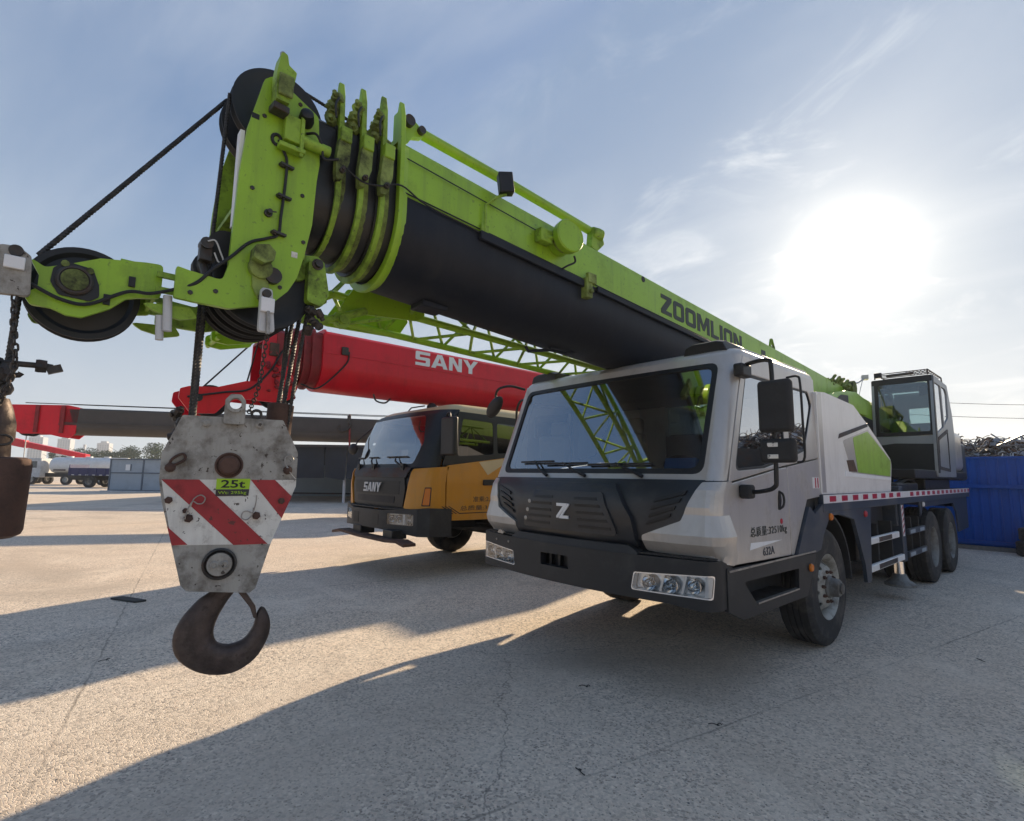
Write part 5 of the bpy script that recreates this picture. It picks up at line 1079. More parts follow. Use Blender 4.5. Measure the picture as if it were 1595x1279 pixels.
b = MB(); b.plate(h2(fillet([(-4.86, 1.74), (-4.765, 1.74), (-4.768, 1.86), (-4.79, 1.89), (-4.835, 1.89), (-4.858, 1.86)], .015, 3)), 'x', .143, .026, [h2(circle(-4.812, 1.842, .026, 16))]); lg = b.obj('top_lug', 'block_grey', HB, .005)
b = MB(); b.lathe(h((.153, -4.812, 1.842)), (1, 0, 0), [(.028, -.02), (.044, -.02), (.044, .016), (.028, .016)], 20, close=True); b.obj('lug_ring', 'block_grey', HB)
b = MB(); b.plate(h2(circle(-4.715, 1.80, .028, 14)), 'x', .10, .016, [h2(circle(-4.715, 1.80, .015, 12))]); b.obj('small_eye', 'dark_steel', HB)
b = MB(); b.lathe(h((-.02, -4.60, 1.772)), (0, .06, 1), [(.060, -.07), (.066, -.06), (.066, .10), (.055, .105), (.045, .10)], 24); b.obj('rope_weight', 'rust', HB)
b = MB()
for k in range(14): lump(b, h((.04+random.uniform(-.03, .03), -5.055+random.uniform(-.025, .022), 1.80-.014*k)), .042)
b.obj('rope_socket', 'dark_steel', HB)
# the hook
OUT = [(-4.815, .985), (-4.82, .93), (-4.878, .885), (-4.943, .80), (-4.968, .71), (-4.937, .615), (-4.835, .54), (-4.71, .522), (-4.61, .575), (-4.556, .67), (-4.550, .75), (-4.575, .812), (-4.592, .826)]
INN = [(-4.725, .985), (-4.715, .93), (-4.752, .87), (-4.787, .80), (-4.803, .735), (-4.79, .685), (-4.752, .664), (-4.71, .662), (-4.662, .682), (-4.627, .735), (-4.617, .785), (-4.606, .815), (-4.600, .824)]
Th = [.045, .046, .050, .054, .056, .057, .057, .056, .052, .044, .034, .022, .008]
Oc = bez([(0, *p) for p in OUT], 4); Ic = bez([(0, *p) for p in INN], 4); Tc = bez([(t, 0, 0) for t in Th], 4)
rings = []
for o_, i_, t_ in zip(Oc, Ic, Tc):
    m_ = (o_+i_)/2; d_ = (o_-i_)/2; rg = []
    for k in range(16):
        q = 2*pi*k/16; wx = t_.x*(.80+.20*-cos(q)); rg.append(h(m_ + d_*cos(q)*1.03 + Vector((wx*sin(q), -.030, 0))))
    rings.append(rg)
MB().loft(rings).obj('hook', 'hook_steel', HB, smooth=60)
b = MB(); b.sheet(h2(fillet([(-4.755, .935), (-4.715, .925), (-4.652, .83), (-4.642, .775), (-4.658, .775), (-4.678, .83)], .012, 3)), lambda u, v, w: (.020+w, u, v), .04); b.obj('safety_latch', 'hook_steel', HB, .006)
# ------------------------------------------------------------------ chain to the switch
def chain(name, label, pts, ll=.030, r=.0038, m='dark_steel', off=None):
    path = bez(pts, 14); seglen = [0]
    for a, c_ in zip(path, path[1:]): seglen.append(seglen[-1]+(c_-a).length)
    tot = seglen[-1]; n = int(tot/(ll*.78)); base_ = path[-1].copy()
    root = thing(name, label, 'chain', base_)
    lk = MB(); hw_ = ll*.30; P = []
    for k in range(16):
        q = 2*pi*k/16; P.append(Vector((hw_*cos(q), 0, (ll/2-hw_)*(1 if sin(q) > 0 else -1)*(1 if abs(sin(q)) > .05 else 0)+hw_*sin(q))))
    lk.tube(P, r, 6, closed=True); me = lk.mesh('link', 60)
    for i in range(n):
        s_ = (i+.5)/n*tot; j = max(k for k in range(len(seglen)) if seglen[k] <= s_); j = min(j, len(path)-2)
        t_ = (s_-seglen[j])/max(1e-6, seglen[j+1]-seglen[j]); p = path[j].lerp(path[j+1], t_); d_ = (path[j+1]-path[j]).normalized()
        o = put('link', me, m, root); qt = d_.to_track_quat('Z', 'X')
        o.location = p-base_; o.rotation_euler = (qt @ Matrix.Rotation((i % 2)*pi/2+.4, 3, 'Z').to_quaternion()).to_euler()
    return root
chain('chain', 'thin steel chain hanging from the pale switch box down to striped hook block', [(.384, -4.766, 2.17), (.36, -4.768, 2.06), (.30, -4.765, 1.92), (.16, -4.765, 1.80)], .026, .003)
chain('chain', 'heavy dark chain hanging from the arm switch beside the brown ball hook', [(.215, -5.645, 2.18), (.215, -5.635, 2.05), (.205, -5.62, 1.93), (.19, -5.63, 1.84), (.16, -5.655, 1.76)], .030, .0042)
# ------------------------------------------------------------------ ball hook on the single line
BH = thing('ball_hook', 'rusty brown cylindrical ball hook hanging at the left edge', 'hook', (0, -5.66, 1.0))
b = MB(); b.lathe((0, 0, .235), (0, 0, 1), [(.09, 0), (.113, .012), (.120, .03), (.124, .29), (.118, .315), (.10, .322)], 40); b.obj('weight', 'rust', BH, smooth=40)
b = MB(); b.lathe((0, 0, .555), (0, 0, 1), [(.055, 0), (.052, .06), (.062, .08), (.06, .14), (.045, .20), (.03, .24)], 20); b.obj('wedge_socket', 'hook_steel', BH, smooth=40)
b = MB()
for k in range(16):
    lump(b, (random.uniform(.02, .09), random.uniform(-.06, .02), .78+.010*k), .055)
b.obj('rope_clamps', 'dark_steel', BH)
b = MB(); b.cyl((.05, -.02, .935), (.05, .135, .940), .012, 10); b.lathe((.05, .095, .938), (0, 1, 0), [(.028, 0), (.030, .01), (.028, .035), (.015, .036), (.013, .055)], 6); b.cbox((.05, .155, .93), (.03, .05, .03), (.4, 0, 0)); b.tube([(.06, 0, .88), (.06, .05, .89), (.06, .055, .90)], .012, 6); b.obj('clamp_bolt', 'dark_steel', BH)
b = MB(); b.tube([(.055, .025+.03*cos(2*pi*k/20), .625+.020*sin(2*pi*k/20)) for k in range(20)], .005, 6, closed=True); b.obj('shackle_ring', 'dark_steel', BH)
hk = [(0, 0, .24), (0, 0, .16), (0, .02, .10), (0, .025, .03), (0, .0, -.04), (0, -.055, -.05), (0, -.105, -.005), (0, -.118, .06), (0, -.11, .13)]
MB().tube(bez(hk, 5), [.030]*6+[.032]*15+[.034]*6+[.030]*8+[.022]*5+[.012], 12).obj('hook', 'hook_steel', BH, smooth=60)

b = MB()
for (y, z) in ((-4.83, 3.30), (-4.86, 2.90), (-4.62, 2.95), (-4.60, 2.70), (-4.70, 2.43), (-4.98, 2.34), (-5.08, 2.31), (-4.66, 3.45)): b.lathe((.292, y, z), (1, 0, 0), [(.011, 0), (.011, .008), (.005, .010)], 6)
b.obj('head_bolts', 'dark_steel', HD)['kind'] = 'stuff'
for (y, z, w_, h_, m_) in ((-4.87, 3.28, .035, .028, 'ink'), (-4.64, 2.62, .03, .03, 'stripe_white')): MB().box(.2945, .296, y-w_/2, y+w_/2, z-h_/2, z+h_/2).obj('sticker', m_, HD)
MB().tube(bez([(.30, -4.62, 3.30), (.345, -4.585, 3.29), (.34, -4.55, 3.24), (.33, -4.53, 3.18), (.35, -4.46, 3.20)], 6), .007, 8).obj('sensor_lead', 'cable', HD)
MB().tube(bez([(.36, -4.44, 3.17), (.38, -4.33, 3.11), (.40, -4.22, 3.12), (.40, -4.10, 3.17), (.37, -3.9, 3.13), (.365, -3.5, 3.10)], 6), .005, 6).obj('section_lead', 'cable', CR)
for (y, z) in ((-3.05, 3.30), (.9, 3.02), (2.2, 2.94)): MB().box(HW+.0005, HW+.002, y-.06, y+.06, z-.035, z+.035).obj('boom_decal', 'stripe_white' if y < 0 else 'print_dark', BO) if y > 0 else None
# ------------------------------------------------------------------ the yellow-cabbed crane with the red boom
SY = thing('truck_crane', 'truck crane with glossy red boom over a yellow and black cab', 'crane', (-4.70, .60, 0))
b = MB()
for sx in (-1, 1): b.box(sx*.34, sx*.46, -1.9, 7.3, .62, .95)
b.obj('chassis_frame', 'black_matt', SY, .01)
b = MB(); b.box(-1.22, 1.22, .0, 7.5, 1.18, 1.34); b.obj('deck', 'black', SY, .01)
b = MB(); b.cyl((-1.0, 0, RW), (1.0, 0, RW), .08, 14)
for y in (4.45, 5.8): b.cyl((-1.0, y, RW), (1.0, y, RW), .09, 14)
b.obj('axles', 'black_matt', SY)
for sx in (1, -1):
    wheel(SY, sx*1.215, 0, RW, True, sx, .3)
    for y in (4.45, 5.8): wheel(SY, sx*1.235, y, RW, False, sx, y)
for sx in (-1, 1):
    b = MB(); arc = [(sx*1.22, .66*sin(a), RW+.66*cos(a)) for a in [radians(q) for q in range(-75, 80, 10)]]
    b.loft([[Vector((x, y, z)), Vector((sx*.62, y, z)), Vector((sx*.62, y*1.03, z+.03)), Vector((x, y*1.03, z+.03))] for x, y, z in arc]); b.obj('wheel_arch', 'black', SY)
b = MB(); b.box(.55, 1.15, 1.0, 3.6, .5, 1.15); b.box(-1.15, -.55, 1.0, 3.6, .5, 1.15); b.obj('side_box', 'black', SY, .03)
# cab
def yG(z):
    P = [(.7, -2.10), (1.0, -2.11), (1.35, -2.12), (1.52, -2.10), (1.62, -2.05), (2.05, -1.92), (2.42, -1.74), (2.55, -1.58)]
    if z <= P[0][0]: return P[0][1]
    for (a, ya), (c, yc) in zip(P, P[1:]):
        if z <= c: return ya+(yc-ya)*(z-a)/(c-a)
    return P[-1][1]
GA, GRD = .95, .28; GARC = GRD*pi/2
def PG(s, z, w, bul=.10):
    sg = 1 if s >= 0 else -1; q = abs(s); y0 = yG(z); ins = max(0, z-1.7)*.05; a = GA-ins
    bl = bul*(1-min(1, q/(GA+.1))**2)
    if q <= a: return (s, y0-bl-w, z)
    if q <= a+GARC:
        th = (q-a)/GRD; bl2 = bl*cos(th); return (sg*(a+(GRD+w)*sin(th)), y0+GRD-(GRD+w)*cos(th)-bl2, z)
    return (sg*(a+GRD+w), y0+GRD+(q-a-GARC), z)
GG = sorted(set([i*.1-1.4 for i in range(29)]+[GA+GARC*k/7 for k in range(8)]+[-GA-GARC*k/7 for k in range(8)]))
GZ = [1.75, 1.9, 2.05, 2.2, 2.35]
fb = MB().sheet([(-1.40, .98), (1.40, .98), (1.40, 1.62), (-1.40, 1.62)], lambda u, v, w: PG(u, v, w-.02), .03, [], GG, [1.35, 1.52]).obj('cab', 'black', SY, smooth=35)
MB().box(-1.18, 1.18, -1.70, .55, .95, 1.0).obj('floor_pan', 'black', fb)
MB().plate([(-1.2, 1.0), (1.2, 1.0), (1.18, 2.5), (-1.18, 2.5)], 'y', .52, .05).obj('rear_wall', 'black', fb)
MB().sheet(fillet([(-.80, 1.02), (.80, 1.02), (.86, 1.30), (.80, 1.53), (-.80, 1.53), (-.86, 1.30)], .03, 3), lambda u, v, w: PG(u, v, .008+w), .03, [], GG, [1.35]).obj('grille', 'black', fb, .008)
MB().sheet(fillet([(-.60, 1.07), (.60, 1.07), (.62, 1.17), (-.62, 1.17)], .01, 2), lambda u, v, w: PG(u, v, .014+w), .01, [], GG).obj('grille_mesh', 'navy', fb)
MB().sheet(fillet([(-.72, 1.20), (.72, 1.20), (.74, 1.40), (-.74, 1.40)], .01, 2), lambda u, v, w: PG(u, v, .013+w), .01, [], GG).obj('grille_recess', 'ink', fb)
MB().sheet(fillet([(-.86, 1.45), (.86, 1.45), (.92, 1.60), (-.92, 1.60)], .02, 2), lambda u, v, w: PG(u, v, .020+w), .02, [], GG, [1.52]).obj('bonnet_lip', 'scrap_dark', fb, .006)
block_letters('SANY', .145, .56, (-.31, yG(1.3)-.118, 1.225), (1, 0, 0), (0, 0, 1), 'scrap_pale', fb, .014, gap=.10, slant=.22)
for sx in (-1, 1):
    cp = fillet([(sx*.84, 1.0), (sx*.93, 1.30), (sx*.98, 1.58), (sx*1.24, 1.60), (sx*1.40, 1.612), (sx*1.515, 1.625), (sx*1.515, 1.0)], .03, 3)
    q_ = MB().sheet(cp, lambda u, v, w: PG(u, v, .022+w), .04, [], GG+[1.45, -1.45], [1.2, 1.35, 1.52]).obj('corner_panel', 'yellow', SY, .010, 3, smooth=40)
    MB().sheet(fillet([(sx*1.20, 1.05), (sx*1.27, 1.10), (sx*1.27, 1.30), (sx*1.17, 1.26), (sx*1.12, 1.18)], .01, 2) if 0 else fillet([(sx*1.17, 1.06), (sx*1.26, 1.06), (sx*1.28, 1.30), (sx*1.21, 1.30)], .01, 2), lambda u, v, w: PG(u, v, .026+w), .01, [], GG).obj('side_lamp', 'amber', q_)
    MB().sheet(fillet([(sx*1.155, 1.045), (sx*1.275, 1.045), (sx*1.295, 1.315), (sx*1.205, 1.315)], .01, 2), lambda u, v, w: PG(u, v, .0235+w), .01, [], GG).obj('lamp_surround', 'ink', q_)
    dpl = fillet([(-1.69, .83), (.30, .80), (.30, 1.86), (-.55, 1.78), (-1.69, 1.635)], .02, 2)
    dr_ = MB().sheet(dpl, lambda u, v, w: (sx*(1.252+w), u, v), .04).obj('door', 'yellow', SY, .01, 3)
    if sx > 0:
        MB().sheet(fillet([(-1.12, 1.72), (-.62, 1.765), (-.62, 1.50)], .02, 2) if 0 else [(-1.10, 1.70), (-.60, 1.765), (-.62, 1.66), (-.92, 1.50)], lambda u, v, w: (1.2545+w, u, v), .004).obj('door_facet', 'tan_roof', dr_)
        MB().box(1.253, 1.275, -1.02, -.72, 1.34, 1.43).obj('door_handle', 'black', dr_, .02, 3)
        text('door_lettering', '准乘:2人', .085, (1.2525, -1.20, 1.09), (0, 1, 0), (0, 0, 1), 'print_dark', dr_, .002, .0, width=.42)
        text('door_lettering', '总质量:32100kg', .085, (1.2525, -1.44, .955), (0, 1, 0), (0, 0, 1), 'print_dark', dr_, .002, .0, width=.95)
        st3 = MB()
        for k in range(3): st3.sheet([(-1.78+.06*k, 1.04), (-1.755+.06*k, 1.04), (-1.555+.06*k, .925), (-1.58+.06*k, .925)], lambda u, v, w: (1.2545+w, u, v), .002)
        st3.sheet([(-1.45, .935), (-.5, .93), (-.5, .918), (-1.45, .922)], lambda u, v, w: (1.2545+w, u, v), .002)
        st3.obj('pinstripe', 'stripe_red' if 0 else 'ink', dr_)
        MB().sheet([(-1.66, 1.36), (.28, 1.44), (.28, 1.425), (-1.66, 1.345)], lambda u, v, w: (1.2555+w, u, v), .006).obj('door_crease', 'yellow', dr_)
    # black greenhouse
    gh = fillet([(-1.77, 1.63), (-.55, 1.775), (.50, 1.86), (.50, 2.44), (-1.46, 2.47)], .02, 2)
    wd = fillet([(-1.50, 1.78), (-.78, 1.83), (-.78, 2.34), (-1.38, 2.36)], .05, 3); wd2 = fillet([(-.70, 1.84), (-.10, 1.90), (-.10, 2.32), (-.70, 2.34)], .05, 3)
    gf = MB().sheet(gh, lambda u, v, w: (sx*(1.23-max(0, v-1.7)*.05+w), u, v), .03, [wd, wd2]).obj('side_frame', 'black', SY, .006)
    for wv in (wd, wd2): MB().sheet(wv, lambda u, v, w: (sx*(1.22-max(0, v-1.7)*.05), u, v), 0).obj('side_window', 'dark_glass', gf, smooth=0)
ws_o = fillet([(-1.36, 1.60), (1.36, 1.60), (1.30, 2.50), (-1.30, 2.50)], .05, 3)
ws_i = fillet([(-1.15, 1.655), (.90, 1.655), (1.0, 2.0), (.78, 2.42), (-1.05, 2.42)], [.08, .08, .15, .12, .1], 5)
MB().sheet(ws_o, lambda u, v, w: PG(u, v, w), .03, [ws_i], GG, GZ).obj('windscreen_frame', 'black', fb, smooth=50)
MB().sheet(ws_i, lambda u, v, w: PG(u, v, -.006), 0, [], GG, GZ).obj('windscreen', 'windscreen', fb, smooth=60)
b = MB(); b.cbox((0, -1.75, 1.50), (2.0, .5, .25)); b.obj('dashboard', 'cab_inside', fb, .05, 3)
for sx in (-.6, .6): b = MB(); b.cbox((sx, -.6, 1.35), (.5, .5, .15)); b.cbox((sx, -.3, 1.75), (.5, .14, .65)); b.obj('seat', 'grey_cloth', fb, .05, 3)
rr = []
for (z, ins) in ((2.44, 0), (2.50, .01), (2.56, .05), (2.60, .14), (2.615, .35)):
    ring_ = []
    for (cx, cy, a0) in ((1.19-.2-ins, -1.58+ins+.2, -90), (1.19-.1-ins, .50-.1-ins*.4, 0), (-1.19+.1+ins, .50-.1-ins*.4, 90), (-1.19+.2+ins, -1.58+ins+.2, 180)):
        rad_ = .2 if cy < -.5 else .1
        for k in range(5):
            a = radians(a0+22.5*k); ring_.append(Vector((cx+rad_*cos(a), cy+rad_*sin(a)-(.10 if cy < -.5 else 0)*(1-abs(cx)/1.1), z)))
    rr.append(ring_)
MB().loft(rr).obj('roof', 'tan_roof', SY, smooth=50)
b = MB(); b.lathe((.25, -1.35, 2.59), (0, 0, 1), [(.09, 0), (.085, .06), (.05, .10), (.01, .11)], 16); b.obj('roof_beacon', 'black', SY)
b = MB(); b.tube([(-.35, -1.45, 2.60), (-.30, -1.42, 2.66), (.10, -1.40, 2.66)], .012, 6); b.obj('roof_bracket', 'black', SY)
for (u0, u1) in ((-1.0, -.72), (-.45, -.1), (.2, .75)):
    wv = MB(); wv.tube([PG(u1*.98, 1.60, .04), PG((u0+u1)/2+.05, 1.70, .05), PG((u0+u1)/2, 1.76, .03)], [.02, .014, .008], 8); wv.tube([PG(u0+(u1-u0)*k/6, 1.765, .012) for k in range(7)], .011, 6); wv.cbox(Vector(PG(u1*.98, 1.61, .03)), (.08, .05, .10)); wv.obj('wiper', 'black', SY)
# mirrors
for sx in (1,):
    mr = MB().tube(bez([(1.20, -1.68, 2.38), (1.32, -1.75, 2.40), (1.42, -1.78, 2.36), (1.42, -1.78, 2.0)], 5), .018, 8).obj('mirror', 'black', SY)
    MB().cbox((1.44, -1.80, 2.055), (.34, .09, .56)).obj('mirror_housing', 'black', mr, .03, 3)
    MB().box(1.29, 1.60, -1.752, -1.7505, 1.80, 2.31).obj('mirror_glass', 'chrome', mr)
b = MB(); b.tube([PG(-1.12, 2.34, .02), PG(-1.05, 2.1, .14), PG(-1.02, 2.0, .15)], .012, 6); ms = b.obj('front_mirror', 'black', SY)
b = MB(); b.lathe(Vector(PG(-1.04, 1.93, .16)), (.35, -1, .1), [(.10, 0), (.095, .03), (.06, .06), (.01, .07)], 18); b.obj('mirror_bowl', 'black', ms)
# bumper
def PQ(s, z, w):
    K = [(0, -2.34), (.46, -2.34), (1.16, -2.12), (1.27, -1.98), (1.27, -1.5)]
    q = abs(s); sg = 1 if s >= 0 else -1
    L_ = 0
    for (a, ya), (c, yc) in zip(K, K[1:]):
        d_ = sqrt((c-a)**2+(yc-ya)**2)
        if q <= L_+d_ or (c, yc) == K[-1]:
            t_ = (q-L_)/d_; nx, ny = (yc-ya)/d_, -(c-a)/d_
            return (sg*(a+(c-a)*t_+nx*w), ya+(yc-ya)*t_+ny*w, z)
        L_ += d_
K2 = [.46, .46+sqrt(.7**2+.22**2)]; K3 = K2[1]+sqrt(.11**2+.14**2)
hl2 = rrect(.60, 1.12, .765, .925, .02, 2)
bo = fillet([(-1.75, .66), (-1.2, .64), (-.46, .69), (.46, .69), (1.2, .62), (1.75, .60), (1.75, 1.0), (K3, 1.02), (.46, .965), (-.46, .965), (-K3, 1.02), (-1.75, 1.0)], .01, 2)
sb = MB().sheet(bo, lambda u, v, w: PQ(u, v, w), .08, [hl2, [(-u, v) for u, v in hl2]], sorted([.46, -.46, K2[1], -K2[1], K3, -K3])).obj('bumper', 'bumper_black', SY, .012, 3, smooth=25)
MB().sheet([(-1.7, .985), (1.7, .985), (1.7, 1.0), (-1.7, 1.0)], lambda u, v, w: PQ(u, v, w-.03), .2, [], sorted([.46, -.46, K2[1], -K2[1], K3, -K3])).obj('bumper_top', 'bumper_black', sb)
for u in (-.33, .33): MB().sheet(rrect(u-.09, u+.09, .74, .90, .01, 2), lambda u_, v, w: PQ(u_, v, w+.004), .01).obj('tow_slot', 'ink', sb)
for sx in (1, -1):
    H = MB().sheet([(sx*u, v) for u, v in hl2], lambda u, v, w: PQ(u, v, w-.06), .01).obj('headlight', 'lamp_silver', SY)
    for (u, z, r) in ((.69, .845, .055), (.83, .855, .055), (1.04, .885, .035), (1.04, .805, .035)):
        p = Vector(PQ(sx*u, z, -.055)); nn = (p-Vector(PQ(sx*u, z, -.08))).normalized()
        MB().lathe(p, nn, [(r*.3, 0), (r*.5, .004), (r*.85, .025), (r, .045), (r*1.08, .045), (r*1.08, 0)], 16).obj('reflector_bowl', 'chrome', H)
        MB().lathe(p, nn, [(r*.4, .002), (r*.36, .022), (.002, .03)], 10).obj('bulb', 'dark_glass', H)
    MB().sheet(rrect(*((.92, .95) if sx > 0 else (-.95, -.92)), .775, .915, .004, 2), lambda u, v, w: PQ(u, v, w-.015), .03).obj('lamp_divider', 'white_paint', H)
    MB().sheet([(sx*u, v) for u, v in hl2], lambda u, v, w: PQ(u, v, -.004), 0).obj('lens', 'lens', H, smooth=0)
# low bar hung under the bumper
bar = []
for (x, y, z) in ((-1.02, -2.34, .535), (-.72, -2.36, .585), (0, -2.38, .565), (.90, -2.38, .565), (1.20, -2.38, .585), (1.38, -2.36, .545)):
    bar.append([Vector((x, y-.10, z-.02)), Vector((x, y+.10, z-.02)), Vector((x, y+.10, z+.02)), Vector((x, y-.10, z+.02))])
LB = MB().loft(bar).obj('front_jack_beam', 'rust', SY, .004)
for x in (-.25, .75): MB().box(x-.14, x+.14, -2.36, -2.12, .57, .70).obj('beam_bracket', 'black', LB, .01)
# superstructure
b = MB(); b.lathe((0, 4.9, 1.34), (0, 0, 1), [(.7, 0), (.7, .2)], 32); b.box(-.62, 1.15, 3.8, 8.0, 1.54, 1.66); b.obj('turntable', 'black', SY)
for sx in (-1, 1): MB().plate(fillet([(4.0, 1.66), (7.95, 1.66), (8.0, 2.7), (7.5, 3.4), (7.0, 3.3), (5.4, 2.2), (4.0, 1.95)], .05, 3), 'x', sx*.42, .03).obj('turret_plate', 'yellow', SY)
MB().box(-1.1, 1.1, 8.02, 8.5, 1.5, 2.3).obj('counterweight', 'yellow', SY, .06, 3)
MB().loft([[Vector((x, y, z)) for x, y in ((.45, 4.9), (1.2, 4.9), (1.2, 6.5), (.45, 6.5))] for z in (1.67, 2.3, 3.1, 3.2)]).obj('operator_cab', 'yellow', SY, .06, 3)
MB().box(.52, 1.13, 4.885, 4.899, 2.1, 3.05).obj('operator_window', 'dark_glass', SY)
MB().cyl((0, 4.0, 1.8), (0, .9, 2.8), .12, 18).obj('luffing_cylinder', 'red_paint', SY)
# red boom
def rsec(hw, top, bot, mid): return [(hw-.04, top), (hw, top-.04), (hw, mid)] + [(hw*cos(a), mid-(mid-bot)*sin(a)) for a in [pi*k/16 for k in range(1, 16)]] + [(-hw, mid), (-hw, top-.04), (-hw+.04, top)]
def rl(y, *a): return [Vector((x, y, z)) for x, z in rsec(*a)]
RB = MB().loft([rl(y, .35, 3.565, 2.70, 3.05) for y in (-3.28, -1, 2, 7.4)]).obj('boom', 'red_paint', SY, smooth=40)
MB().box(.3505, .362, -3.27, 7.0, 3.235, 3.262).obj('boom_ledge', 'red_paint', RB)
block_letters('SANY', .235, 1.29, (.35, -1.76, 3.287), (0, 1, 0), (0, 0, 1), 'white_paint', RB, gap=.08)
for (y0, y1, hw, t_, bo_) in ((-3.9, -3.62, .265, 3.47, 2.80), (-3.7, -3.50, .285, 3.49, 2.78), (-3.55, -3.38, .305, 3.51, 2.76), (-3.42, -3.25, .325, 3.53, 2.74)):
    MB().loft([rl(y0, hw, t_, bo_, 3.05), rl(y1, hw, t_, bo_, 3.05)]).obj('inner_section', 'red_dark', RB, smooth=40)
for k, (y, hw) in enumerate(((-3.66, .315), (-3.55, .335), (-3.44, .352), (-3.29, .375))):
    MB().loft([rl(y, hw, 3.545+.012*k, 2.73-.008*k, 3.05), rl(y+.035, hw, 3.545+.012*k, 2.73-.008*k, 3.05)]).obj('section_collar', 'red_dark' if k < 3 else 'red_paint', RB, smooth=40)
def yl(P): return [(y-.60, z) for y, z in P]
RH = fillet(yl([(-3.47, 3.31), (-3.40, 3.40), (-3.18, 3.42), (-3.08, 3.30), (-3.10, 2.95), (-2.98, 2.68), (-3.06, 2.52), (-3.20, 2.45), (-3.70, 2.46), (-3.88, 2.36), (-3.98, 2.24), (-4.25, 2.22), (-4.39, 2.40), (-4.38, 2.52), (-4.28, 2.56), (-3.98, 2.58), (-3.65, 2.70), (-3.48, 2.72)]), .03, 3)
hd = MB().plate(RH, 'x', .24, .03).obj('boom_head', 'red_paint', SY, .005)
MB().plate(RH, 'x', -.24, .03).obj('far_cheek_plate', 'red_paint', hd)
MB().box(-.224, .224, -4.07, -3.68, 3.28, 3.31).obj('head_web', 'red_dark', hd)
mk_sheave('arm_sheave', .0, -4.60, 2.42, .21, .08, hd); mk_sheave('top_sheave', 0, -3.86, 3.36, .2, .1, hd)
for x in (.1, -.1): mk_sheave('lower_sheave', x, -3.80, 2.60, .20, .06, hd)
MB().cyl((-.27, -4.78, 2.42), (.29, -4.78, 2.42), .045, 14).obj('arm_pin', 'black', hd); MB().cyl((-.27, -3.78, 2.62), (.28, -3.78, 2.62), .05, 14).obj('head_pin', 'black', hd)
b = MB(); b.rope((0, -4.05, 3.40), (0, -4.81, 2.45), .012); b.rope((.02, -4.06, 3.36), (.02, -4.20, 2.62), .012); b.rope((.05, -3.6, 2.65), (.02, -3.68, 1.9), .012) if 0 else None; b.obj('hoist_rope', 'rope', SY)
MB().box(.355, .40, -3.02, -2.92, 3.24, 3.36).obj('boom_lug', 'dark_steel', RB, .01)
MB().tube(bez([(.2, -2.4, 2.74), (.2, -2.35, 2.64), (.2, -2.2, 2.62), (.2, -2.1, 2.70)], 5), .014, 6).obj('under_boom_loop', 'dark_steel', RB)
MB().cbox((.36, -3.80, 3.22), (.16, .20, .10)).obj('limit_box', 'rust', hd, .01) if 0 else None

b = MB(); rz_ = random.Random(8)
for k in range(26): lump(b, (.27+rz_.uniform(-.02, .03), rz_.uniform(-4.0, -3.62), rz_.uniform(2.55, 3.2)), rz_.uniform(.03, .07), rz_)
b.obj('head_fittings', 'red_dark', hd)['kind'] = 'stuff'
MB().tube(bez([(.27, -4.9, 2.42), (.28, -4.5, 2.52), (.28, -4.2, 2.60), (.28, -3.95, 2.9), (.28, -3.8, 3.2), (.30, -3.5, 3.35)], 6), .014, 6).obj('head_hose', 'cable', hd)
MB().cbox((.27, -3.93, 3.18), (.05, .12, .18)).obj('limit_box', 'rust', hd, .01)
MB().tube(bez([(.27, -3.55, 2.75), (.30, -3.3, 2.72), (.37, -2.95, 3.1), (.37, -2.9, 3.3)], 6), .012, 6).obj('boom_hose', 'cable', RB)
# ------------------------------------------------------------------ the grey-boomed crane further back
RZ = -math.atan2(.447, .894)
C3 = thing('truck_crane', 'crane with long dark grey boom and red boom head beyond the yellow cab', 'crane', (-13.45, 4.05, 0), RZ)
b = MB(); b.loft([rl(y, .30, 3.38, 2.56, 2.85) for y in (-10.45, -5, 3)]); b3 = b.obj('boom', 'boom_grey', C3, smooth=40)
MB().box(.31, .33, -10.4, 0, 2.90, 2.93).obj('boom_seam', 'boom_grey', b3)
H3 = fillet([(-11.75, 3.42), (-10.25, 3.46), (-9.95, 3.40), (-10.0, 2.60), (-10.15, 2.45), (-10.35, 2.48), (-10.75, 2.58), (-11.35, 2.56), (-11.75, 2.72)], .05, 3)
h3 = MB().plate(H3, 'x', .28, .04).obj('boom_head', 'red_paint', C3, .01)
MB().plate(H3, 'x', -.28, .04).obj('far_cheek_plate', 'red_paint', h3)
MB().box(-.26, .26, -11.6, -10.3, 3.36, 3.40).obj('head_top', 'red_paint', h3)
for y in (-11.0, -10.35): MB().box(.302, .36, y-.05, y+.05, 2.60, 3.43).obj('head_rib', 'red_dark', h3, .01)
for x in (-.12, .12): mk_sheave('head_sheave', x, -11.3, 2.75, .25, .06, h3)
b = MB(); b.rope((.0, -11.5, 3.52), (.0, 2, 3.56), .014, .4); b.rope((.12, -10.2, 3.50), (.12, 2, 3.50), .012, .4); b.obj('boom_top_rope', 'rope', C3)
b = MB(); b.rope((0.05, -11.35, 2.6), (0.05, -11.35, 1.4), .016); b.obj('fall_rope', 'scrap_pale', C3)
b = MB(); b.tube(bez([(.36, -2.06, 3.42), (.38, -2.05, 3.25), (.38, -2.0, 3.12), (.38, -2.10, 2.98), (.38, -2.28, 2.92), (.38, -2.40, 3.02), (.38, -2.36, 3.14)], 5), .045, 10); b.cbox((.37, -2.05, 3.35), (.08, .12, .25)); b.obj('stowed_hook', 'dark_steel', C3)
b = MB(); b.tube([(.36, -2.04, 3.50), (.37, -2.0, 2.55), (.37, -1.98, 2.35)], .03, 8); b.obj('hook_strap', 'red_dark', C3)
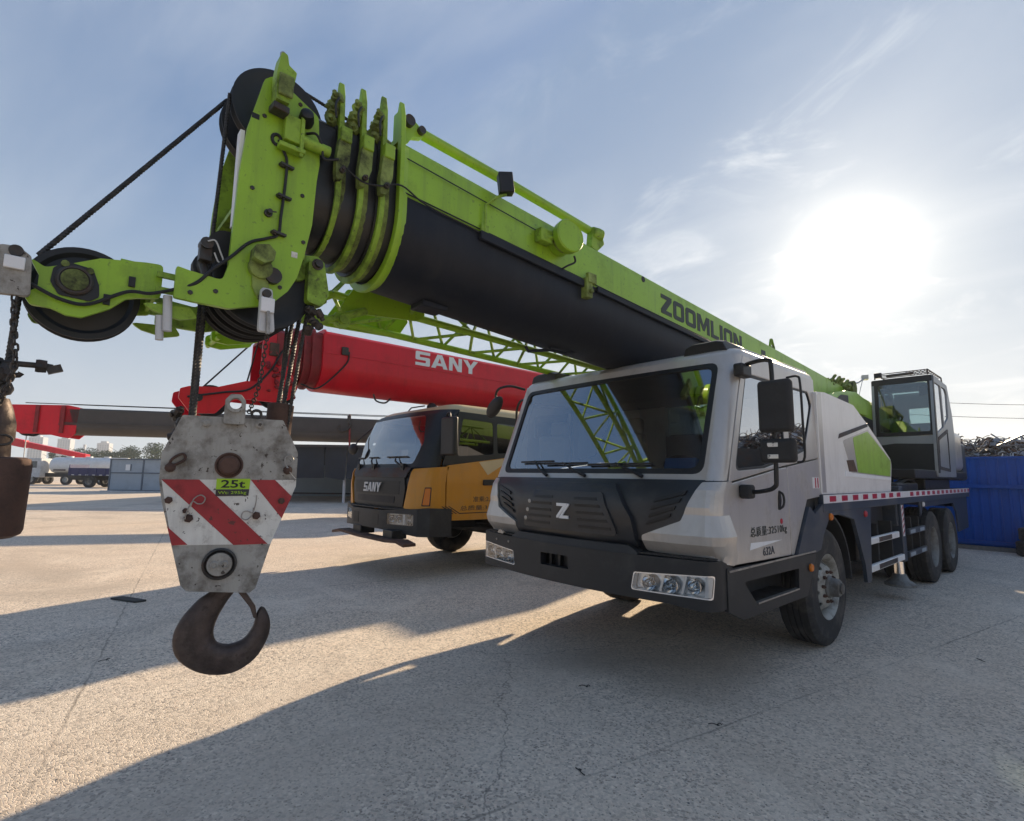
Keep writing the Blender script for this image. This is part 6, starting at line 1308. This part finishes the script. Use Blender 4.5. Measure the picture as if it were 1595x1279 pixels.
b = MB(); b.box(-.45, .45, -1.2, 6.5, .6, 1.0); b.box(-1.2, 1.2, .6, 6.5, 1.1, 1.3); b.obj('chassis_frame', 'black', C3)
b = MB(); b.loft([[Vector((x, y, z)) for x, y in ((-1.2, y0), (1.2, y0), (1.2, .55), (-1.2, .55))] for z, y0 in ((.7, -1.3), (1.5, -1.35), (2.3, -1.0))]); b.obj('cab', 'yellow', C3, .05, 3)
MB().box(-1.05, 1.05, -1.30, -1.28, 1.55, 2.2, Matrix.Shear('XZ', 4, (0, 0)) if 0 else None).obj('windscreen', 'dark_glass', C3) if 0 else None
for sx in (-1, 1):
    for y in (.8, 4.2, 5.5): wheel(C3, sx*1.22, y, RW, True, sx, y)
b = MB(); b.cyl((-1, .8, RW), (1, .8, RW), .08, 12); b.cyl((-1, 4.2, RW), (1, 4.2, RW), .08, 12); b.cyl((-1, 5.5, RW), (1, 5.5, RW), .08, 12); b.obj('axles', 'black', C3)
b = MB(); b.lathe((0, 2.2, 1.3), (0, 0, 1), [(.6, 0), (.6, .3)], 24); b.box(-.9, .9, .7, 4.5, 1.6, 2.2); b.obj('turntable', 'black', C3)
for sx in (-1, 1): MB().box(sx*.34, sx*.40, 1.2, 4.0, 2.2, 3.1).obj('turret_plate', 'red_dark', C3)
# ------------------------------------------------------------------ things across the yard (their own frame: x to the right of the view, y away)
def bgthing(name, label, cat, px, depth, turn=0.0, group=None):
    return thing(name, label, cat, bgpos(px, depth), YAW+turn, group)
# container office
K = bgthing('container_office', 'small grey blue container cabin standing across the yard', 'container', 178, 37.4, -.08)
b = MB(); b.box(0, 6.0, 0, 2.4, .12, 2.25); b.obj('wall', 'container_grey', K)
b = MB()
for x in (0, 2.1+.4, 4.0, 6.0): b.box(x-.05, x+.05, -.04, .06, .0, 2.28)
b.box(-.05, 6.05, -.05, .05, 1.28, 1.36); b.box(-.06, 6.06, -.06, 2.45, 2.25, 2.34); b.box(-.05, 6.05, -.05, 2.4, .0, .11); b.obj('frame', 'container_frame', K)
MB().box(1.15, 1.50, -.012, .01, 1.50, 1.92).obj('notice', 'white_paint', K)
b = MB(); b.box(1.51, 1.58, -.03, .0, 1.48, 1.94); b.obj('shutter_edge', 'container_frame', K)
MB().box(-.4, 6.2, -.30, -.04, .0, .06).obj('threshold', 'scrap_pale', K)
# shed with dark tarpaulins
D_ = 34.0
SHD = bgthing('shed', 'long low shed with dark tarpaulin canopy behind the hook block', 'shed', 420, D_)
k_ = D_/FPX
b = MB(); b.box(0, 18, 0, 4, 0, 2.0); b.obj('wall', 'shed_wall', SHD)
b = MB(); b.box(-.5, 18.5, -8.0, 4.2, 2.78, 2.90); b.obj('roof', 'scrap_dark', SHD)
MB().box(-.5, 18.5, -.02, .0, 2.0, 2.78).obj('upper_wall', 'tarp', SHD)
MB().box(-.1, 18, -.06, -.01, .12, .22).obj('skirting', 'scrap_dark', SHD)
p0 = (487-420)/FPX*26.5 ; 
for i, x in enumerate((2.05, 7.5, 13.0)): MB().cyl((x, -7.6, 0), (x, -7.6, 2.78), .07, 10).obj('post', 'scrap_pale', SHD)
x = 2.3
for i in range(7):
    w_ = 1.15+.25*(i % 3)
    MB().sheet(fillet([(x, 1.22+.06*(i % 2)), (x+w_-.06, 1.14+.05*(i % 3)), (x+w_-.04, 2.78), (x, 2.78)], .03, 2), lambda u, v, w: (u, -7.75-w+.10*sin(2.2*u)*(2.8-v), v), .02, [], [x+.25*q for q in range(1, 5)], [1.6, 2.2]).obj('tarpaulin', 'tarp', SHD, smooth=60); x += w_
# tanker
T = bgthing('tanker_truck', 'white tanker truck parked far across the yard', 'truck', 75, 52.0, .03)
b = MB(); b.lathe((0, 1.2, 1.95), (1, 0, 0), [(.55, 0), (.78, .12), (.80, .3), (.80, 7.2), (.78, 7.4), (.55, 7.5)], 28); b.obj('tank', 'tank_white', T, smooth=40)
b = MB(); b.box(-1.8, 7.6, .75, 1.65, .75, 1.15); b.obj('chassis_frame', 'black', T)
for x in (1.5, 3.4, 5.2): MB().cyl((x, 1.2, 2.72), (x, 1.2, 2.86), .3, 16).obj('hatch', 'tank_white', T)
MB().box(.6, 1.8, .38, .40, 1.38, 1.52).obj('tank_label', 'scrap_dark', T)
b = MB(); b.loft([[Vector((x0_, y, z)) for x0_, y in ((-2.3+dx, .1), (-.45, .1), (-.45, 2.3), (-2.3+dx, 2.3))] for z, dx in ((.7, 0), (1.6, .05), (2.5, .35), (2.6, .5))]); b.obj('cab', 'scrap_pale', T, .06, 3)
MB().box(-1.9, -.8, .085, .10, 1.65, 2.3).obj('side_window', 'dark_glass', T)
for x in (-1.3, 2.1, 5.6): 
    for y in (.25, 2.15):
        w_ = put('wheel', WM[True][0], 'rim', T); w_.location = (x, y, .5); w_.rotation_euler = (0, 0, -pi/2 if y < 1 else pi/2); put('tyre', TY, 'rubber', w_)
MB().lathe((2.1, .2, .5), (0, 1, 0), [(.68, 0), (.68, .4), (.62, .4), (.62, 0)], 20, close=True, start=0, sweep=2*pi).obj('mudguard', 'scrap_pale', T) if 0 else None
# blue lorry
T = bgthing('flatbed_truck', 'dark blue low sided truck parked in front of the white tanker', 'truck', 113, 45.0, .0)
b = MB(); b.box(0, 4.6, 0, 2.2, 1.02, 1.14); b.box(0, 4.6, 0, .06, 1.14, 1.66); b.box(0, 4.6, 2.14, 2.2, 1.14, 1.66); b.box(4.54, 4.6, .06, 2.14, 1.14, 1.66); b.box(0, .06, .06, 2.14, 1.14, 1.95); b.obj('cargo_bed', 'blue_truck', T)
for k in range(6): MB().box(.1+.76*k, .16+.76*k, -.03, .0, 1.02, 1.66).obj('stake', 'blue_truck', T)
for k in range(7): MB().box(.3+.6*k, .55+.6*k, -.012, -.004, 1.04, 1.09).obj('reflector', 'white_reflex', T)
b = MB(); b.box(-.2, 4.4, .7, 1.5, .62, .98); b.obj('chassis_frame', 'black', T)
for x in (1.9, ): 
    for y in (.05, 1.9):
        w_ = put('wheel', WM[False][0], 'blue_truck', T); w_.location = (x, y, .5); w_.rotation_euler = (0, 0, -pi/2 if y < 1 else pi/2); put('tyre', TY, 'rubber', w_)
b = MB(); b.loft([[Vector((x0_, y, z)) for x0_, y in ((5.0, .05), (6.4-dx, .05), (6.4-dx, 2.1), (5.0, 2.1))] for z, dx in ((.6, 0), (1.4, .05), (1.95, .35))]); b.obj('cab', 'blue_truck', T, .06, 3)
for y in (.05, 1.9):
    w_ = put('wheel', WM[True][0], 'blue_truck', T); w_.location = (5.6, y, .5); w_.rotation_euler = (0, 0, -pi/2 if y < 1 else pi/2); put('tyre', TY, 'rubber', w_)
b = MB(); b.box(3.6, 4.5, -.1, .3, .55, .85); b.obj('tail_lamp_bar', 'black', T)
# far red boom over the tanker
T = bgthing('truck_crane', 'far crane with thin red boom sloping down towards the white tanker', 'crane', 40, 56.0, 0)
def rb(x, hh): return [Vector((x, y, z)) for y, z in ((-.3, 5.35-.19*(x+6)-hh), (.3, 5.35-.19*(x+6)-hh), (.3, 5.35-.19*(x+6)+hh), (-.3, 5.35-.19*(x+6)+hh))]
b = MB(); b.loft([rb(-6, .42), rb(0.2, .40)]); b.obj('boom', 'red_paint', T); MB().loft([rb(.2, .3), rb(7.0, .26)]).obj('inner_boom', 'red_paint', T)
b = MB()
for k in range(6): b.box(-2.6+.35*k, -2.35+.35*k, -.312, -.302, 4.62-.19*.35*k, 4.84-.19*.35*k)
b.obj('boom_lettering_patch', 'white_paint', T) if 0 else None
b = MB(); b.box(-5.5, 2.2, -.5, .6, .6, 1.1); b.box(-5.5, 1.0, -1.1, 1.2, 1.1, 1.35); b.box(-4.6, -3.6, -.5, .5, 1.35, 4.7); b.obj('chassis_frame', 'scrap_dark', T)
b = MB(); b.loft([[Vector((x0_, y, z)) for x0_, y in ((.9, -1.1), (2.6-dx, -1.1), (2.6-dx, 1.1), (.9, 1.1))] for z, dx in ((.7, 0), (1.6, .05), (2.6, .4))]); b.obj('cab', 'container_grey', T, .05)
MB().box(1.05, 2.0, -1.12, -1.105, 1.7, 2.4).obj('side_window', 'dark_glass', T)
for x in (-4.5, -3.2, 1.0):
    for y in (-1.0, 1.0):
        w_ = put('wheel', WM[True][0], 'rim', T); w_.location = (x, y, .5); w_.rotation_euler = (0, 0, -pi/2 if y < 0 else pi/2); put('tyre', TY, 'rubber', w_)
# distant towers, mast
for (px, top, w_, lab) in ((57, 681, 18, 'leftmost pale apartment tower on the skyline above the red boom'), (101, 684, 16, 'middle pale apartment tower on the skyline between red boom and tanker'), (162.5, 690.5, 15.5, 'shorter rightmost pale apartment tower on the skyline above the trees')):
    D_ = 700.0; hz_ = 739.6+(px-797)*.0119; z1 = 1.5+(hz_-top)*D_/FPX; ww = w_*D_/FPX
    T = bgthing('apartment_tower', lab, 'tower', px, D_, .35, 'apartment towers on the skyline')
    b = MB(); b.box(-ww/2, ww/2, 0, 14, 0, z1); b.box(-ww*.3, ww*.2, 3, 10, z1, z1+2.5); b.obj('wall', 'tower', T)
    b = MB(); 
    for i in range(5):
        x = -ww/2+ww*(i+.5)/5; b.box(x-ww*.055, x+ww*.055, -.35, -.05, 3, z1-2)
    b.obj('window_bay', 'tower_window', T)
    b = MB(); fl = int(z1/3)
    for i in range(fl): b.box(-ww/2-.2, ww/2+.2, -.5, -.40, 3.0*i+2.2, 3.0*i+2.9)
    b.obj('balcony_band', 'tower', T)
T = bgthing('radio_mast', 'thin lattice mast between the towers on the skyline', 'mast', 134, 400.0)
b = MB()
for q in range(3): b.tube([(1.2*cos(2.1*q), 1.2*sin(2.1*q), 0), (.3*cos(2.1*q), .3*sin(2.1*q), 20.5)], .14, 6)
for k in range(12):
    z = 1.7*k; r = 1.2-.9*z/20.5; b.tube([(r*cos(2.1*q), r*sin(2.1*q), z) for q in range(3)], .08, 5, closed=True)
b.obj('lattice', 'scrap_pale', T)
b = MB(); b.cyl((0, 0, 17.5), (0, 0, 20.8), .9, 10); b.obj('antenna', 'scrap_pale', T)
# trees beyond the yard
rt_ = random.Random(11)
def tree(px, depth, hgt, wid, lab, seed, m_):
    r = random.Random(seed); T = bgthing('tree', lab, 'tree', px, depth, 0, 'trees beyond the yard')
    b = MB(); b.tube([(0, 0, 0), (.1*wid*.3, 0, hgt*.35), (0, 0, hgt*.8)], [.22, .16, .05], 8)
    for k in range(6): a = r.random()*6.28; z = hgt*(.25+.08*k); b.tube([(0, 0, z), (cos(a)*wid*.32, sin(a)*wid*.32, z+hgt*.18)], [.08, .03], 6)
    b.obj('trunk', 'bark', T)
    b = MB(); cl_ = []
    for k in range(15):
        a = r.random()*6.28; rr_ = wid*.5*sqrt(r.random()); z = hgt*(.30+.62*r.random()*(1-.45*(rr_/(wid*.5))**2)); cl_.append((cos(a)*rr_, sin(a)*rr_, z, wid*(.13+.10*r.random())))
    for i in range(2300):
        cx, cy, cz, cr_ = r.choice(cl_); d_ = Vector((r.gauss(0, 1), r.gauss(0, 1), r.gauss(0, 1))).normalized()*cr_*(.55+.5*r.random()); p = Vector((cx, cy, cz))+Vector((d_.x, d_.y, d_.z*.8))
        s_ = .10+.10*r.random(); u_ = Vector((r.gauss(0, 1), r.gauss(0, 1), r.gauss(0, 1))).normalized(); v_ = u_.orthogonal().normalized()*s_; u_ = u_*s_
        b.add([p+u_, p+v_, p-u_, p-v_], [(0, 1, 2, 3)])
    b.obj('crown', m_, T, smooth=0, fix=False)
for i, (px, d_, hh, ww, lab) in enumerate(((86, 150, 5.2, 6, 'low dark tree behind the left end of the white tanker'), (122, 150, 5.6, 7, 'round tree left of the mast behind the white tanker'), (146, 155, 6.6, 8, 'broad tree below the shortest tower'), (168, 150, 5.8, 7, 'dense tree just right of the shortest tower'), (190, 150, 7.2, 7.5, 'tree rising over the left half of the container cabin'), (212, 155, 8.0, 9, 'tallest broad tree over the container cabin'), (238, 150, 7.6, 9, 'round tree over the right end of the container cabin'), (262, 150, 7.2, 9, 'tree half hidden by the left edge of the striped hook block'))):
    tree(px, d_, hh*1.35, ww*1.15, lab, 20+i, 'leaf' if i % 2 else 'leaf_dark')
# ------------------------------------------------------------------ blue fence and scrap heap behind the lime crane
F = thing('blue_fence', 'bright blue sheet metal fence with scrap piled behind it', 'fence', (1.5, 10.0, 0))
pm = MB(); prof = []
x = 0
while x < .93:
    prof += [(x, 0), (x+.10, 0), (x+.115, -.018), (x+.145, -.018)]; x += .16
prof = [p for p in prof if p[0] <= .96]
pm.loft([[Vector((a, c_, z)) for a, c_ in prof] + [Vector((a, c_+.012, z)) for a, c_ in reversed(prof)] for z in (.06, 2.02)])
pme = pm.mesh('panel', 25)
for i in range(-9, 16):
    o = put('panel', pme, 'blue_fence', F); o.location = (i*.96, 0, 0)
MB().box(-8.6, 15.2, -.06, -.024, 1.34, 1.42).obj('rail', 'blue_fence', F); MB().box(-8.6, 15.2, -.06, -.024, .12, .20).obj('rail', 'blue_fence', F)
MB().box(-8.6, 15.2, -.03, .03, 1.985, 2.035).obj('top_rail', 'blue_fence', F)
for i in range(-3, 6): MB().box(i*2.88-.04, i*2.88+.04, .02, .10, 0, 2.03).obj('post', 'blue_fence', F)
MB().box(-8.6, 15.2, -.15, .12, 0, .085).obj('plinth', 'pebble_b', F)
rs = random.Random(5)
def heap_h(x, y):
    d_ = (y-10.35)/4.0; hgt = 2.15+.50*min(1, max(0, d_*2))
    hgt += .40*math.exp(-((x+.45)/.7)**2)*(1 if y > 11 else .3)  # hump added out of sight behind the operator cab to block low sun
    hgt += .9*max(0, min(1, (x-3.7)/2.2))  # extra height added out of view on the right to shade the yard
    return hgt*max(0.0, min(1, 1.4-.35*max(0, d_-1.2)))
b = MB(); nx_, ny_ = 40, 14; V = []; Fc = []
for j in range(ny_+1):
    for i in range(nx_+1):
        x = -6.5+21*i/nx_; y = 10.30+7*j/ny_; V.append((x, y, max(0, heap_h(x, y)-.35+rs.uniform(-.12, .12)) if 0 < i < nx_ and j < ny_ else 0))
for j in range(ny_):
    for i in range(nx_): a = j*(nx_+1)+i; Fc.append((a, a+1, a+nx_+2, a+nx_+1))
V2 = [(x, 10.30, 0) for x in (-6.5, 14.5)]
b.add(V, Fc); b.add([(V[i][0], 10.30, 0) for i in range(nx_+1)] + [V[i] for i in range(nx_+1)], [(i, i+1, nx_+2+i, nx_+1+i) for i in range(nx_)])
hp = b.obj('scrap_heap', 'scrap_dark', None, smooth=0); hp['kind'] = 'stuff'; hp['label'] = 'heap of tangled scrap metal behind the blue fence'; hp['category'] = 'scrap'
for m_, cnt in (('scrap_steel', 1000), ('scrap_rust', 700), ('scrap_pale', 420), ('scrap_dark', 800)):
    b = MB()
    for i in range(cnt):
        x = rs.uniform(-1.0, 6.5) if i % 3 else rs.uniform(-6, 14); y = 10.35+3.5*rs.random()**1.6; z = heap_h(x, y)-.32+rs.uniform(-.1, .22)
        t_ = rs.random(); rot = (rs.uniform(-.9, .9), rs.uniform(-.9, .9), rs.uniform(0, 3.1))
        if t_ < .45: b.cbox(Vector((x, y, z)), (rs.uniform(.12, .75), rs.uniform(.008, .03), rs.uniform(.008, .03)), rot)
        elif t_ < .7: b.cbox(Vector((x, y, z)), (rs.uniform(.08, .3), rs.uniform(.06, .2), .008), rot)
        elif t_ < .88:
            r_ = rs.uniform(.06, .22); mx = Matrix.Translation((x, y, z)) @ Matrix.Rotation(rot[2], 4, 'Z') @ Matrix.Rotation(rot[0]*1.5, 4, 'X'); n_ = rs.randint(6, 12)
            b.tube([mx @ Vector((r_*cos(.55*k), r_*sin(.55*k), .01*k)) for k in range(n_)], .010, 4)
        else: b.cbox(Vector((x, y, z)), (rs.uniform(.05, .14), rs.uniform(.05, .14), rs.uniform(.04, .1)), rot)
    o = b.obj('scrap_metal', m_, None, smooth=0, fix=False); o['kind'] = 'stuff'; o['label'] = 'loose bent scrap bars and sheets on the heap behind the blue fence'; o['category'] = 'scrap'
T = thing('metal_cage', 'pale tilted sheet metal frame on top of the scrap heap at right edge', 'scrap', (1.80, 11.3, 2.36), .25)
MB().cbox((-.05, 0, .17), (.80, .5, .02), (0, -.50, 0)).obj('sheet', 'scrap_pale', T)
b = MB()
for k in range(5): b.tube([(-.35+.2*k, -.28, -.05), (-.35+.2*k, -.27, .02+.11*k)], .014, 6)
b.tube([(-.42, -.28, -.03), (.42, -.28, .38)], .016, 6); b.tube([(-.42, -.28, -.06), (.45, -.28, .0)], .016, 6); b.obj('bars', 'scrap_steel', T)
T = thing('tyre', 'old black tyre lying against the blue fence at the right edge', 'tyre', (2.0, 9.45, 0), .2)
o = put('tread_body', TY, 'rubber', T); o.rotation_euler = (0, pi/2, 0); o.location = (0, 0, .15); o.scale = (1, .62, .62)
o = put('upper_tread_body', TY, 'rubber', T); o.rotation_euler = (0, pi/2, .5); o.location = (.05, .03, .44-.01); o.scale = (.9, .60, .60)
# power lines behind the fence
for i, z in enumerate((8.6, 7.4, 5.2)):
    a = bgpos(1340+40, 46); c_ = bgpos(1900, 44)
    P = [a.lerp(c_, k/12) + Vector((0, 0, z-.9*sin(pi*k/12)*.5)) for k in range(13)]
    w_ = thing('power_line', ('uppermost', 'middle', 'lowest')[i]+' overhead wire crossing the sky right of the operator cab', 'wire', (a.x, a.y, z), 0, 'overhead wires')
    MB().tube([p-Vector((a.x, a.y, z)) for p in P], .022, 5).obj('wire', 'cable', w_)
for px, nm, dd in ((1380, 'grey utility pole carrying the overhead wires behind the operator cab', 46), (1900, 'grey utility pole carrying the right ends of the overhead wires', 44)):
    T = thing('utility_pole', nm, 'pole', bgpos(px, dd)); MB().cyl((0, 0, 0), (0, 0, 9.0), .14, 10, .10).obj('post', 'shed_wall', T)
    b = MB()
    for z in (8.6, 7.4, 5.2): b.cbox((0, 0, z-.06), (1.2, .1, .1))
    b.obj('crossarm', 'shed_wall', T)
# bits lying on the concrete
def bit(x, y, kind, lab, seed):
    r = random.Random(seed)
    if kind == 'board':
        T = thing('board', lab, 'board', (x, y, 0), .55); MB().plate(fillet([(-.24, -.05), (.20, -.075), (.26, .03), (-.18, .07)], .02, 2), 'z', .012, .018).obj('plank', 'asphalt_bits', T, .003)
    else:
        T = thing('twig', lab, 'debris', (x, y, 0), r.random()*3); a_ = [(-.04, 0, .003), (-.015, .006, .006), (.01, .0, .003), (.026, .010, .007), (.04, .003, .003)]
        MB().tube(bez(a_, 4), .0028, 5).obj('strip', 'asphalt_bits', T); MB().cbox((.016, -.006, .002), (.016, .01, .004), (0, 0, .5)).obj('crumb', 'asphalt_bits', T)
bit(-4.72, -4.66, 'board', 'dark flat board lying on the concrete beyond the hook block', 1)
bit(1.05, -3.30, 'twig', 'dark curled strip on the concrete at the bottom of the picture', 2)
bit(1.25, -2.28, 'twig', 'dark twig on the shaded concrete below the headlight', 3)
bit(.35, -2.45, 'twig', 'short dark scrap on the shaded concrete below the bumper', 4)
bit(-2.45, -5.02, 'twig', 'dark scrap in the shadow left of the hook', 5)
bit(2.15, .55, 'twig', 'dark scrap on the concrete right of the front wheel', 6)
# ------------------------------------------------------------------ the hazy air
hm = bpy.data.materials.new('haze_air'); hm.use_nodes = True; ht = hm.node_tree; ht.nodes.clear()
pv = ht.nodes.new('ShaderNodeVolumePrincipled'); pv.inputs['Color'].default_value = (.86, .92, 1, 1); pv.inputs['Density'].default_value = .0006; pv.inputs['Anisotropy'].default_value = .3
hout = ht.nodes.new('ShaderNodeOutputMaterial'); ht.links.new(pv.outputs[0], hout.inputs['Volume'])
hb_ = MB().box(-1000, 1000, -1000, 1000, -1.0, 62.0).mesh('haze', 0); hb_.materials.append(hm)
hz_o = bpy.data.objects.new('haze', hb_); COL.objects.link(hz_o); hz_o['kind'] = 'stuff'; hz_o['label'] = 'pale haze in the air over the whole yard'; hz_o['category'] = 'haze'
